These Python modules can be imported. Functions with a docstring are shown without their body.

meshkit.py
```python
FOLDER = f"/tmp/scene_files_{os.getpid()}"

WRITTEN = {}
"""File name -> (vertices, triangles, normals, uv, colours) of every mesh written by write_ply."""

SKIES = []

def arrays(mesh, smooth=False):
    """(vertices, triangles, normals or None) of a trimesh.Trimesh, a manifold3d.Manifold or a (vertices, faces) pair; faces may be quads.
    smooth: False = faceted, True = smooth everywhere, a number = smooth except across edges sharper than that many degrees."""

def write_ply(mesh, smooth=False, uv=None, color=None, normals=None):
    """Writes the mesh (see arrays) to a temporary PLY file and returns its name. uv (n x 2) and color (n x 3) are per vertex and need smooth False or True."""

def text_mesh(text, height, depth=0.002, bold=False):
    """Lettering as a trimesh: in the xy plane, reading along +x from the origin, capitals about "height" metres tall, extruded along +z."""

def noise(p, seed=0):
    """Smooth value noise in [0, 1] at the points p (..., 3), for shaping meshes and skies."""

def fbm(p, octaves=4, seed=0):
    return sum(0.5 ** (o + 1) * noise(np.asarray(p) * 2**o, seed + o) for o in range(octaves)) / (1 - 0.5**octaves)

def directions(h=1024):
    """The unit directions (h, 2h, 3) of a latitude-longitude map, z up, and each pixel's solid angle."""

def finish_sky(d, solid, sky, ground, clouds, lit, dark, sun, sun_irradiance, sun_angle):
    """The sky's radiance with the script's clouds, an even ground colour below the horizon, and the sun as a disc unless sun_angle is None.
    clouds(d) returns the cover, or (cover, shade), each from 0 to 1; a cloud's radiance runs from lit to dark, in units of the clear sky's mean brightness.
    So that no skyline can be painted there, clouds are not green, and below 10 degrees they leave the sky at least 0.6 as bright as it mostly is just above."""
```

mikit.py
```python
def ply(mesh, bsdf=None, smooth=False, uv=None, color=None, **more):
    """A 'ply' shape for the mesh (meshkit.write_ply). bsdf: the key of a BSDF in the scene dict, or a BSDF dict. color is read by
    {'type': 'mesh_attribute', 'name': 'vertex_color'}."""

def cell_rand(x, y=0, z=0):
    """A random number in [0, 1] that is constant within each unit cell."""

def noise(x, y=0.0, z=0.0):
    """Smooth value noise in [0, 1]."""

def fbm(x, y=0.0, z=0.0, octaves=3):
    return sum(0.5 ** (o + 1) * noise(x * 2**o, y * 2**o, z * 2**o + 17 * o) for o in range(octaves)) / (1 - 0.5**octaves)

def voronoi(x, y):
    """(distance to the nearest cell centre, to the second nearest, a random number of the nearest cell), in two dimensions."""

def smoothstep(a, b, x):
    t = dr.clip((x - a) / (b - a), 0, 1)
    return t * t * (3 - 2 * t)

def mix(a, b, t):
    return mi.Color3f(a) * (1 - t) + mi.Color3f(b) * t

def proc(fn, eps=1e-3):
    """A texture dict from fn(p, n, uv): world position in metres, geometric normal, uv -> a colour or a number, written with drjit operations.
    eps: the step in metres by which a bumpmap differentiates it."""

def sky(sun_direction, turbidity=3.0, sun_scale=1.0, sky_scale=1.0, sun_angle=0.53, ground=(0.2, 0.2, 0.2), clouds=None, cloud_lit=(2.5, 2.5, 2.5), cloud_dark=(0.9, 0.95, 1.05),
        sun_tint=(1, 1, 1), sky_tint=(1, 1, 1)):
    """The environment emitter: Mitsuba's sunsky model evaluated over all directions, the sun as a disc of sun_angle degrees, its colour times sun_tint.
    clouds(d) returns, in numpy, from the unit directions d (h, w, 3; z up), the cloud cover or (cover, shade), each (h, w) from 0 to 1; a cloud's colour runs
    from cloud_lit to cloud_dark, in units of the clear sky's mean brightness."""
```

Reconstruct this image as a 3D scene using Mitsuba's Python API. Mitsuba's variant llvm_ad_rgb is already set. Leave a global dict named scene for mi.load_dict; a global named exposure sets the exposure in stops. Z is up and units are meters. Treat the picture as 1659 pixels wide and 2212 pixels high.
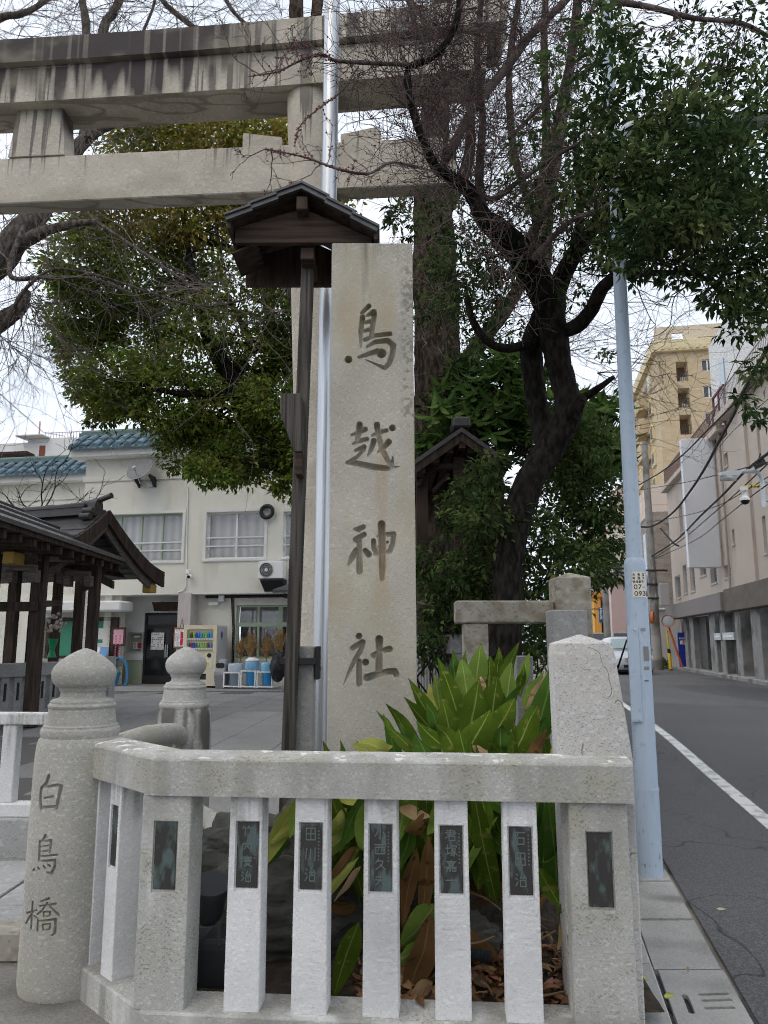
import math, random
import numpy as np, trimesh, manifold3d as m3, mitsuba as mi, drjit as dr
import mikit, meshkit
from mikit import proc, noise, fbm, voronoi, smoothstep, mix, cell_rand
from shapely.geometry import Polygon, LineString, Point, box as sbox
from shapely.ops import unary_union
T = mi.ScalarTransform4f
rnd = random.Random(7)
rng = np.random.default_rng(7)
scene, labels = {}, {}

# ---------------------------------------------------------------- camera, sky, exposure
EYE, PITCH = 1.55, math.radians(9.6)
CP, SP = math.cos(PITCH), math.sin(PITCH)
scene['camera'] = {'type': 'perspective', 'fov': 67.2, 'fov_axis': 'y', 'near_clip': 0.05, 'far_clip': 2000.0,
    'to_world': T().look_at(origin=[0, 0, EYE], target=[0, CP, EYE + SP], up=[0, 0, 1])}
def cover(d):
    return np.ones(d.shape[:2]), np.clip(0.5 + 1.9 * (meshkit.fbm(d * np.array([2.2, 2.2, 4.0]) + 3.1, 4) - 0.5), 0, 1)
scene['sky'] = mikit.sky((-0.35, -0.62, 0.85), turbidity=3, sun_scale=0.2, sun_angle=40, clouds=cover,
    cloud_lit=(4.85, 5.2, 5.8), cloud_dark=(3.6, 3.95, 4.5), ground=(0.2, 0.2, 0.2), sun_tint=(1, 0.97, 0.92))
exposure = 1.4

# ---------------------------------------------------------------- measuring: surveyed points of the place
FOC = 1664.0
def ray(px, py):
    a, b = (px - 829.5) / FOC, (1106 - py) / FOC
    return np.array([a, CP - b * SP, SP + b * CP])
def at(px, py, Y):
    d = ray(px, py); t = Y / d[1]
    return np.array([d[0] * t, Y, EYE + d[2] * t])
def gnd(px, py, z=0.0):
    d = ray(px, py); t = (z - EYE) / d[2]
    return np.array([d[0] * t, d[1] * t, z])

# ---------------------------------------------------------------- names
used = {}
def uniq(base):
    n = used.get(base, 0); used[base] = n + 1
    return base if n == 0 else f'{base}_{n:03d}'
def thing(name, label=None, cat=None, group=None, kind=None):
    k = uniq(name); d = {}
    if label: d['label'] = label
    if cat: d['category'] = cat
    if group: d['group'] = group
    if kind: d['kind'] = kind
    labels[k] = d
    return k
def put(key, mesh, mat, smooth=False, **kw):
    scene[key] = mikit.ply(mesh, mat, smooth, **kw)
    return key
def part(parent, name, mesh, mat, smooth=False, label=None, kind=None, **kw):
    k = uniq(parent + '__' + name)
    put(k, mesh, mat, smooth, **kw)
    if label or kind:
        labels[k] = {}
        if label: labels[k]['label'] = label
        if kind: labels[k]['kind'] = kind
    return k
def single(name, mesh, mat, label, cat, group=None, kind=None, smooth=False, **kw):
    k = thing(name, label, cat, group, kind); put(k, mesh, mat, smooth, **kw); return k
def struct(name, mesh, mat, smooth=False, **kw):
    k = uniq(name); labels[k] = {'kind': 'structure'}; put(k, mesh, mat, smooth, **kw); return k

# ---------------------------------------------------------------- shapes
def cat(ms):
    ms = [m if isinstance(m, trimesh.Trimesh) else tm(m) for m in ms]
    return trimesh.util.concatenate(ms)
def tm(m):
    if isinstance(m, trimesh.Trimesh): return m
    if hasattr(m, 'to_mesh'):
        q = m.to_mesh(); return trimesh.Trimesh(np.array(q.vert_properties[:, :3], float), np.array(q.tri_verts), process=False)
    v, f = m
    f = np.asarray(f)
    if f.shape[1] == 4: f = np.vstack([f[:, [0, 1, 2]], f[:, [0, 2, 3]]])
    return trimesh.Trimesh(np.asarray(v, float), f, process=False)
def hull(p):
    return trimesh.Trimesh(np.asarray(p, float), process=False).convex_hull if False else tm(m3.Manifold.hull_points(np.asarray(p, float)))
def bpts(x0, x1, y0, y1, z0, z1, b):
    P = []
    for x, sx in ((x0, 1), (x1, -1)):
        for y, sy in ((y0, 1), (y1, -1)):
            for z, sz in ((z0, 1), (z1, -1)):
                P += [(x, y + sy * b, z + sz * b), (x + sx * b, y, z + sz * b), (x + sx * b, y + sy * b, z)] if b else [(x, y, z)]
    return np.array(P, float)
def bx(x0, x1, y0, y1, z0, z1, b=0.0):
    x0, x1 = min(x0, x1), max(x0, x1); y0, y1 = min(y0, y1), max(y0, y1); z0, z1 = min(z0, z1), max(z0, z1)
    b = min(b, (x1 - x0) * .4, (y1 - y0) * .4, (z1 - z0) * .4)
    if not b:
        m = trimesh.creation.box([x1 - x0, y1 - y0, z1 - z0]); m.apply_translation([(x0 + x1) / 2, (y0 + y1) / 2, (z0 + z1) / 2]); return m
    return hull(bpts(x0, x1, y0, y1, z0, z1, b))
class Fr:
    """A local frame: u along a horizontal direction, w out of the face towards the viewer, v up."""
    def __init__(s, o, ang):
        s.o = np.array(o, float); s.u = np.array([math.cos(ang), math.sin(ang), 0]); s.n = np.array([math.sin(ang), -math.cos(ang), 0])
        s.M = np.eye(4); s.M[:3, 0] = s.u; s.M[:3, 1] = -s.n; s.M[:3, 2] = [0, 0, 1]; s.M[:3, 3] = s.o
    def box(s, u0, u1, v0, v1, w0, w1, b=0.0):
        return s.tr(bx(u0, u1, -w1, -w0, v0, v1, b))
    def tr(s, m):
        m = tm(m).copy(); m.apply_transform(s.M); return m
    def P(s, u, v, w=0): return s.o + s.u * u + s.n * w + np.array([0, 0, v])
    def px(s, px, py, w=0):
        d = ray(px, py); c = np.array([0, 0, EYE]); o = s.o + s.n * w
        t = ((o - c) @ s.n) / (d @ s.n); p = c + d * t - o
        return p @ s.u, p[2]
    def ext(s, poly, w0, w1):
        """A polygon in (u, v) as a plate from w0 to w1."""
        ms = []
        for g in getattr(poly, 'geoms', [poly]):
            if g.is_empty or g.area < 1e-9: continue
            m = trimesh.creation.extrude_polygon(g, w1 - w0, engine='earcut')
            v = m.vertices; m.vertices = np.stack([v[:, 0], -(w0 + v[:, 2]), v[:, 1]], 1)
            ms.append(m)
        return s.tr(cat(ms))
    def rect(s, a, b, w=0):
        (u0, v0), (u1, v1) = s.px(*a, w), s.px(*b, w)
        return min(u0, u1), max(u0, u1), min(v0, v1), max(v0, v1)
def tube(pts, rad, n=6, caps=True):
    p = np.asarray(pts, float); r = np.broadcast_to(np.asarray(rad, float), (len(p),))
    t = np.gradient(p, axis=0); t /= np.linalg.norm(t, axis=1, keepdims=True) + 1e-12
    ref = np.array([0.31, 0.2, 0.93]) if abs(t[:, 2]).mean() < 0.8 else np.array([1.0, 0.13, 0.05])
    a = np.cross(t, ref); a /= np.linalg.norm(a, axis=1, keepdims=True) + 1e-12
    b = np.cross(t, a); ang = np.arange(n) * 2 * np.pi / n
    v = p[:, None] + r[:, None, None] * (np.cos(ang)[None, :, None] * a[:, None] + np.sin(ang)[None, :, None] * b[:, None])
    v = v.reshape(-1, 3); i, j = np.meshgrid(np.arange(len(p) - 1), np.arange(n), indexing='ij')
    q = np.stack([i * n + j, i * n + (j + 1) % n, (i + 1) * n + (j + 1) % n, (i + 1) * n + j], -1).reshape(-1, 4)
    f = np.vstack([q[:, [0, 1, 2]], q[:, [0, 2, 3]]])
    if caps:
        c0, c1 = len(v), len(v) + 1; v = np.vstack([v, p[0], p[-1]]); k = np.arange(n)
        f = np.vstack([f, np.stack([np.full(n, c0), (k + 1) % n, k], 1), np.stack([np.full(n, c1), (len(p) - 1) * n + k, (len(p) - 1) * n + (k + 1) % n], 1)])
    return trimesh.Trimesh(v, f[:, ::-1], process=False)
def cyl(a, b, r0, r1=None, n=16):
    return tube([a, b], [r0, r0 if r1 is None else r1], n)
def smooth_path(pts, k=6):
    """Catmull-Rom through points (any dimension)."""
    p = np.asarray(pts, float)
    if len(p) < 3: return np.array([p[0] + (p[-1] - p[0]) * t for t in np.linspace(0, 1, k + 1)])
    q = np.vstack([2 * p[0] - p[1], p, 2 * p[-1] - p[-2]]); out = []
    for i in range(1, len(q) - 2):
        for t in np.linspace(0, 1, k, endpoint=False):
            a, b, c, d = q[i - 1:i + 3]
            out.append(0.5 * (2 * b + (c - a) * t + (2 * a - 5 * b + 4 * c - d) * t * t + (3 * b - a - 3 * c + d) * t ** 3))
    return np.array(out + [p[-1]])
def lathe(prof, c, n=40):
    m = trimesh.creation.revolve(np.array(prof, float), sections=n); m.apply_translation(c); return m
def plate(poly, z0, z1):
    ms = []
    for g in getattr(poly, 'geoms', [poly]):
        m = trimesh.creation.extrude_polygon(g, z1 - z0, engine='earcut'); m.apply_translation([0, 0, z0]); ms.append(m)
    return cat(ms)
def loft(rings, close=True):
    """Rings of equal length joined by quads, ends closed by fans."""
    R = np.array(rings, float); k, n = R.shape[:2]; v = R.reshape(-1, 3)
    i, j = np.meshgrid(np.arange(k - 1), np.arange(n), indexing='ij')
    q = np.stack([i * n + j, i * n + (j + 1) % n, (i + 1) * n + (j + 1) % n, (i + 1) * n + j], -1).reshape(-1, 4)
    f = np.vstack([q[:, [0, 1, 2]], q[:, [0, 2, 3]]])
    if close:
        v = np.vstack([v, R[0].mean(0), R[-1].mean(0)]); a = np.arange(n)
        f = np.vstack([f, np.stack([np.full(n, k * n), (a + 1) % n, a], 1), np.stack([np.full(n, k * n + 1), (k - 1) * n + a, (k - 1) * n + (a + 1) % n], 1)])
    m = trimesh.Trimesh(v, f, process=False); m.fix_normals(); return m

# ---------------------------------------------------------------- materials
def bs(key, color, rough=0.8, bump=None, scale=0.002, eps=2e-3, **kw):
    c = color if isinstance(color, dict) else (proc(color) if callable(color) else {'type': 'rgb', 'value': list(color)})
    d = {'type': 'principled', 'base_color': c, 'roughness': rough, 'specular': kw.pop('spec', 0.3), **kw}
    if bump: d = {'type': 'bumpmap', 'arbitrary': proc(bump, eps), 'scale': scale, 'bsdf': d}
    scene[key] = {'type': 'twosided', 'bsdf': d}
    return key
def P3(p): return p.x, p.y, p.z
def granite(base, dark, light, f=240.0, stain=None, amt=0.35):
    def fn(p, n, uv):
        x, y, z = P3(p)
        s = noise(x * f, y * f, z * f); s2 = noise(x * f * .43 + 9, y * f * .43, z * f * .43)
        c = mix(base, dark, smoothstep(.55, .9, s) * .6)
        c = mix(c, light, smoothstep(.6, .85, s2) * .6)
        big = fbm(x * 3.1, y * 3.1, z * 2.3 + 4, 4)
        c = c * (1 - amt * .8 + amt * 1.6 * big)
        if stain is not None: c = stain(c, x, y, z, n)
        return c
    return fn
def gbump(f=130.0):
    return lambda p, n, uv: fbm(p.x * f, p.y * f, p.z * f, 2)
def fence_stain(c, x, y, z, n):
    grit = fbm(x * 130, y * 130, z * 130, 2)
    run = fbm(x * 11, y * 11, z * 1.3, 4)
    blot = fbm(x * 6 + 2, y * 6, z * 6, 4)
    rail = smoothstep(.9, .935, z); post = smoothstep(.45, .95, z + .4 * (blot - .5)) * (1 - rail)
    c = mix(c, mi.Color3f(.2, .195, .165), smoothstep(.38, .66, run) * (.3 + .5 * grit) * (rail * .95 + post * .7))
    c = mix(c, mi.Color3f(.33, .315, .25), .65 * smoothstep(.46, .72, blot) * (.35 + .65 * (rail + post)))
    white = smoothstep(.5, .68, fbm(x * 8 + 5, y * 8, z * 1.1, 3)) * (1 - rail) * (1 - post)
    c = mix(c, mi.Color3f(.66, .66, .65), .55 * white)
    chip = smoothstep(.6, .66, fbm(x * 18, y * 18, z * 18 + 3, 3)) * smoothstep(1.075, 1.085, z)
    c = mix(c, mi.Color3f(.1, .1, .09), .6 * smoothstep(.55, .75, grit) * (.15 + .7 * smoothstep(.5, .65, blot)))
    base = (1 - smoothstep(.1, .2, z + .08 * (grit - .5))) * smoothstep(.4, .6, fbm(x * 7, y * 7, 4, 3))
    c = mix(c, mi.Color3f(.17, .165, .14), .6 * base)
    return mix(c, mi.Color3f(.72, .71, .68), .6 * chip)
bs('m_fence', granite((.385, .38, .355), (.2, .2, .185), (.52, .515, .49), 230, fence_stain), .85, gbump(110), .0035, spec=.2)
bs('m_fence_white', granite((.57, .57, .565), (.36, .36, .355), (.68, .68, .67), 230, lambda c, x, y, z, n: mix(c, mi.Color3f(.2, .195, .165), smoothstep(.78, .98, z + .12 * fbm(x * 9, y * 9, z, 2)) * smoothstep(.4, .66, fbm(x * 38, y * 38, z * 2.5, 3)) * (.3 + .6 * fbm(x * 80, y * 80, z * 80, 2)))), .85, gbump(85), .0035, spec=.2)
bs('m_newel', granite((.33, .32, .285), (.16, .16, .14), (.46, .45, .41), 200, lambda c, x, y, z, n: mix(c, mi.Color3f(.33, .31, .22), .6 * smoothstep(.5, .8, fbm(x * 3 + 3, y * 3, z * 3, 3)))), .85, gbump(120), .0025, spec=.2)
def newel2(c, x, y, z, n):
    s = smoothstep(.38, .6, fbm(x * 16, y * 16, z * 2, 3)) * smoothstep(.35, .7, z + .3 * (fbm(x * 9, y * 9, 1, 2) - .5)) * (1 - smoothstep(1.1, 1.14, z))
    c = mix(c, mi.Color3f(.07, .066, .055), s * .85)
    return mix(c, mi.Color3f(.16, .16, .1), .5 * (1 - smoothstep(.2, .6, z)))
bs('m_newel_dark', granite((.38, .375, .35), (.2, .2, .19), (.5, .49, .46), 150, newel2), .85, gbump(100), .003, spec=.2)
def stele_stain(c, x, y, z, n):
    run = fbm(x * 22, y * 5, z * 1.1, 4)
    c = mix(c, mi.Color3f(.36, .29, .17), .55 * smoothstep(.45, .75, fbm(x * 4.5 + 2, y, z * 1.1, 4)))
    c = mix(c, mi.Color3f(.1, .095, .08), .8 * smoothstep(.5, .72, run) * smoothstep(3.5, 4.25, z))
    lich = fbm(x * 46, y * 46, z * 38, 3) + .25 * fbm(x * 7 + 1, 0, z * 5, 2)
    m = smoothstep(.08, .15, x) * (1 - smoothstep(.19, .23, x)) * smoothstep(2.75, 3.0, z) * (1 - smoothstep(3.9, 4.1, z))
    c = mix(c, mi.Color3f(.12, .12, .105), .7 * m * smoothstep(.62, .78, lich) * (.4 + .9 * fbm(x * 160, y * 160, z * 160, 2)))
    rust = (1 - smoothstep(.015, .055, dr.abs(x + .015 + .02 * (fbm(z * 2.5, 0, 0, 2) - .5)))) * (1 - smoothstep(2.6, 3.0, z)) * smoothstep(1.4, 2.2, z)
    c = mix(c, mi.Color3f(.36, .2, .08), .5 * rust * fbm(x * 30, 0, z * 3, 2))
    return c
bs('m_stele', granite((.39, .37, .315), (.25, .24, .2), (.48, .465, .42), 150, stele_stain), .85, gbump(90), .003, spec=.2)
def torii_stain(c, x, y, z, n):
    run = fbm(x * 14, y * 2.0, z * .35, 3)
    fade = 1 - smoothstep(-1.9, -.7, x + 1.2 * (noise(x * 3.1, 0, 1) - .5))
    zb = ZLINT
    drip = .05 + .62 * smoothstep(.25, .7, fbm(x * 6.5 + 3, 0, 7, 3)) * (.35 + .65 * noise(x * 17, 0, 3))
    low = smoothstep(-.32, .12, z - (zb - drip)) * (1 - smoothstep(.25, .45, -n.z))
    up = smoothstep(-.01, .02, z - zb)
    d = dr.clip(low * (1 - up) * (.35 + .8 * smoothstep(.3, .6, run)) + up * (.62 + .5 * smoothstep(.2, .55, run)), 0, .95) * fade
    d = dr.maximum(d, up * .75 * smoothstep(.5, .62, fbm(x * 19, y * 2, z * .5, 3)))
    thin = smoothstep(.6, .68, fbm(x * 20, y * 3, z * .5, 3)) * smoothstep(6.9, 7.3, z) * .7 * (1 - smoothstep(.3, .8, -n.z))
    c = mix(c, mi.Color3f(.05, .043, .045), dr.maximum(d, thin))
    c = mix(c, mi.Color3f(.3, .27, .21), .5 * smoothstep(.5, .75, fbm(x * 1.6, y * 2, z * 2.4, 4)))
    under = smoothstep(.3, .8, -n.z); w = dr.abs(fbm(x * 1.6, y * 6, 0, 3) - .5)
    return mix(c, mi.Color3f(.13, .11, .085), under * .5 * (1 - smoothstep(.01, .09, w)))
ZLINT = 7.62
bs('m_torii', granite((.47, .43, .36), (.3, .27, .22), (.55, .52, .46), 70, torii_stain, .3), .9, gbump(45), .006, eps=4e-3, spec=.2)
bs('m_speckle', granite((.43, .42, .4), (.12, .12, .12), (.56, .55, .53), 190, lambda c, x, y, z, n: mix(mix(c, mi.Color3f(.48, .44, .37), .4 * smoothstep(.45, .8, fbm(x * 6, y * 6, z * 6, 2))), mi.Color3f(.2, .17, .14), 1 - smoothstep(.004, .009, dr.abs(fbm(x * 7 + 2, y * 7, z * 5, 3) - .5) + .02 * (1 - smoothstep(.45, .55, noise(x * 5, 3, z * 4)))))), .85, gbump(100), .0025, spec=.2)
bs('m_oldstone', granite((.3, .28, .235), (.15, .14, .12), (.4, .39, .34), 60, lambda c, x, y, z, n: mix(c, mi.Color3f(.17, .13, .085), .6 * smoothstep(.45, .7, fbm(x * 12, y * 12, z * 12, 3)))), .9, gbump(60), .004, spec=.2)
bs('m_greystone', granite((.3, .3, .29), (.17, .17, .17), (.4, .4, .39), 80), .9, gbump(60), .003, spec=.2)
def slab_col(p, n, uv):
    x, y, z = P3(p)
    c = mix((.155, .152, .148), (.21, .206, .2), fbm(x * 1.3, y * 1.3, 0, 3))
    return c * (.85 + .3 * noise(x * 90, y * 90, 0)) * (.85 + .3 * fbm(x * .4, y * .4, 3, 3))
bs('m_slab', slab_col, .65, gbump(60), .002, spec=.35)
bs('m_slab2', lambda p, n, uv: slab_col(p, n, uv) * .84, .65, gbump(60), .002, spec=.35)
bs('m_joint', (.075, .073, .07), .95)
def asphalt(p, n, uv):
    x, y, z = P3(p)
    c = mix((.075, .075, .077), (.125, .124, .123), smoothstep(.35, .8, noise(x * 140, y * 140, 0)))
    c = c * (.78 + .45 * fbm(x * .6, y * .35, 0, 4))
    c = c * (1 - .25 * smoothstep(.55, .6, noise(x * .35 + 3, y * .12, 2)))
    crack = 1 - smoothstep(.002, .006, dr.abs(fbm(x * .9, y * .7, 3, 4) - .5))
    c = c * (1 - .5 * crack * smoothstep(.5, .6, noise(x * .5, y * .5, 9)))
    return mix(c, mi.Color3f(.2, .19, .17), smoothstep(.93, .97, noise(x * 60, y * 60, 5)) * .5)
bs('m_asphalt', asphalt, .8, lambda p, n, uv: fbm(p.x * 110, p.y * 110, 0, 2), .004, spec=.3)
def conc(p, n, uv):
    x, y, z = P3(p)
    c = mix((.2, .195, .185), (.33, .325, .31), fbm(x * 4, y * 4, z * 4, 4))
    c = mix(c, mi.Color3f(.1, .097, .09), .7 * smoothstep(.5, .7, fbm(x * 1.4 + 4, y * 2.1, z, 3)))
    return c * (.8 + .4 * noise(x * 150, y * 150, z * 150))
bs('m_concrete', conc, .9, gbump(70), .003, spec=.2)
bs('m_pave', lambda p, n, uv: conc(p, n, uv) * mi.Color3f(.72, .7, .66), .9, gbump(70), .003, spec=.2)
bs('m_paint', lambda p, n, uv: mix((.5, .5, .48), (.26, .255, .245), smoothstep(.45, .75, fbm(p.x * 9, p.y * 9, 0, 4))), .7)
def plaster(p, n, uv):
    x, y, z = P3(p)
    c = mix((.6, .59, .52), (.67, .66, .59), fbm(x * .7, y * .7, z * .9, 3))
    return mix(c, mi.Color3f(.42, .4, .34), .45 * smoothstep(.5, .78, fbm(x * 2.4, y * 2.4, z * .45, 4)))
bs('m_plaster', plaster, .9, spec=.2)
bs('m_plaster_white', lambda p, n, uv: mix((.7, .7, .68), (.58, .58, .56), fbm(p.x, p.y, p.z * 2, 3)), .9, spec=.2)
bs('m_sage', (.3, .35, .25), .8)
bs('m_pilaster', lambda p, n, uv: mix((.4, .36, .35), (.5, .46, .44), noise(p.x * 30, p.y * 30, p.z * 4)), .7)
bs('m_tile', lambda p, n, uv: mix(mix((.018, .04, .06), (.04, .1, .125), fbm(p.x * 2.3, p.y * 2.3, p.z, 2)), (.3, .42, .5), .35 * smoothstep(.5, .8, fbm(p.x * 9, p.y * 9, p.z * 9, 3))), .3, clearcoat=.5)
bs('m_tile_cap', lambda p, n, uv: mix((.06, .1, .1), (.13, .2, .19), fbm(p.x * 5, p.y * 5, p.z * 9, 3)), .5)
bs('m_greenframe', (.3, .37, .28), .6); bs('m_white', (.75, .75, .73), .5); bs('m_alu', (.55, .57, .57), .4, metallic=.6)
bs('m_black', (.018, .018, .02), .5); bs('m_blackgloss', (.012, .014, .014), .15); bs('m_rubber', (.03, .03, .03), .8)
bs('m_dark', (.035, .035, .035), .9)
bs('m_darkroom', (.045, .043, .04), .95)
bs('m_curtain', lambda p, n, uv: mix((.3, .31, .31), (.42, .42, .41), .5 + .5 * dr.sin(p.x * 21 + 3 * noise(p.x * 3, 0, p.z * .5))), .9)
scene['m_pane'] = {'type': 'thindielectric', 'int_ior': 1.5}
def woodf(a, b, f=40.0, along='z'):
    def fn(p, n, uv):
        x, y, z = P3(p)
        g = fbm(x * f, y * f, z * 2.2, 3) if along == 'z' else fbm(x * 2.2, y * f, z * f, 3)
        return mix(a, b, smoothstep(.25, .75, g)) * (.75 + .5 * fbm(x * 2, y * 2, z * 2, 2))
    return fn
bs('m_wood_dark', woodf((.02, .013, .009), (.06, .038, .026), 30), .7)
bs('m_wood_brown', woodf((.022, .013, .009), (.055, .034, .024), 34, 'x'), .75)
bs('m_wood_grey', woodf((.03, .027, .024), (.1, .09, .08), 70), .8, lambda p, n, uv: fbm(p.x * 90, p.y * 90, p.z * 3, 2), .004)
bs('m_wood_beam', woodf((.07, .057, .05), (.15, .125, .11), 40, 'x'), .8)
bs('m_copper', lambda p, n, uv: mix((.03, .027, .027), (.075, .068, .066), fbm(p.x * 8, p.y * 8, p.z * 30, 3)), .45, spec=.5)
bs('m_rooftin', lambda p, n, uv: mix((.035, .036, .04), (.09, .092, .1), fbm(p.x * 14, p.y * 4, p.z * 20, 3)), .4, metallic=.3, spec=.5)
bs('m_gold', (.42, .28, .07), .5, metallic=.5)
bs('m_steel', lambda p, n, uv: mix((.5, .52, .54), (.68, .7, .72), noise(p.x * 40, p.y * 40, p.z * 1.5)), .32, metallic=.75)
def bluepaint(p, n, uv):
    x, y, z = P3(p)
    c = mix((.33, .41, .5), (.4, .48, .57), fbm(x * 6, y * 6, z * 1.2, 3))
    c = mix(c, mi.Color3f(.17, .15, .13), smoothstep(.66, .76, fbm(x * 60, y * 60, z * 22, 3)) * (.25 + .6 * (1 - smoothstep(.05, .5, z))))
    return c
bs('m_lamp_blue', bluepaint, .45, clearcoat=.2)
bs('m_lamp_white', (.55, .6, .64), .4)
bs('m_bronze', lambda p, n, uv: mix((.042, .04, .037), (.09, .122, .117), smoothstep(.48, .72, fbm(p.x * 45, p.y * 45, p.z * 13, 4) + .12 * (fbm(p.x * 5 + 3, p.y * 5, p.z * 4, 2) - .5) * 2)), .5, metallic=.2)
bs('m_patina', (.1, .125, .118), .7)
bs('m_brass', (.3, .32, .3), .7)
bs('m_mortar', (.72, .72, .7), .9)
bs('m_soil', lambda p, n, uv: mix((.02, .016, .012), (.06, .045, .032), fbm(p.x * 30, p.y * 30, 0, 3)), .95, gbump(40), .02)
bs('m_rock', lambda p, n, uv: mix((.03, .03, .026), (.1, .098, .085), fbm(p.x * 9, p.y * 9, p.z * 22, 4)), .9, gbump(35), .02)
def barkf(a, b, f=24.0):
    return lambda p, n, uv: mix(a, b, smoothstep(.3, .75, fbm(p.x * f, p.y * f, p.z * f * .3, 4)))
bb = lambda p, n, uv: fbm(p.x * 40, p.y * 40, p.z * 12, 3)
bs('m_bark_black', barkf((.009, .008, .007), (.03, .026, .022), 34), .95, bb, .02, spec=.1)
bs('m_bark_brown', barkf((.022, .017, .013), (.1, .074, .056), 22), .95, bb, .035, spec=.1)
bs('m_bark_grey', barkf((.04, .033, .028), (.13, .11, .095), 24), .95, bb, .02)
bs('m_twig', barkf((.1, .085, .075), (.22, .19, .165), 9), .9)
bs('m_twig_plum', barkf((.055, .042, .039), (.17, .135, .122), 9), .9)
bs('m_bud', (.16, .03, .035), .6)
VC = {'type': 'mesh_attribute', 'name': 'vertex_color'}
def leafmat(key, rough=.45, trans=.5, spec=.4):
    scene[key] = {'type': 'principledthin', 'base_color': VC, 'roughness': rough, 'diff_trans': trans, 'spec_trans': 0.0, 'eta': 1.45}
leafmat('m_leaf', .4, .7)
def bladef(a, b, mid, tear):
    def fn(p, n, uv):
        v = dr.abs(uv.x - .5); s = .5 + .5 * dr.sin(uv.x * 88 + 2 * noise(uv.y * 3, p.x * 9, p.z * 9))
        c = mix(a, b, .65 * fbm(p.x * 9, p.y * 9, p.z * 9, 2) + .35 * s)
        c = mix(c, mi.Color3f(mid), .8 * (1 - smoothstep(.012, .045, v)))
        c = mix(c, mi.Color3f(tear), smoothstep(.64, .74, fbm(p.x * 26 + uv.y * 3, p.y * 26, p.z * 26, 3)) * .8)
        c = mix(c, mi.Color3f(.1, .06, .03), smoothstep(.955, .985, uv.y + .05 * (noise(p.x * 30, p.y * 30, p.z * 30) - .5)))
        return c
    return fn
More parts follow.
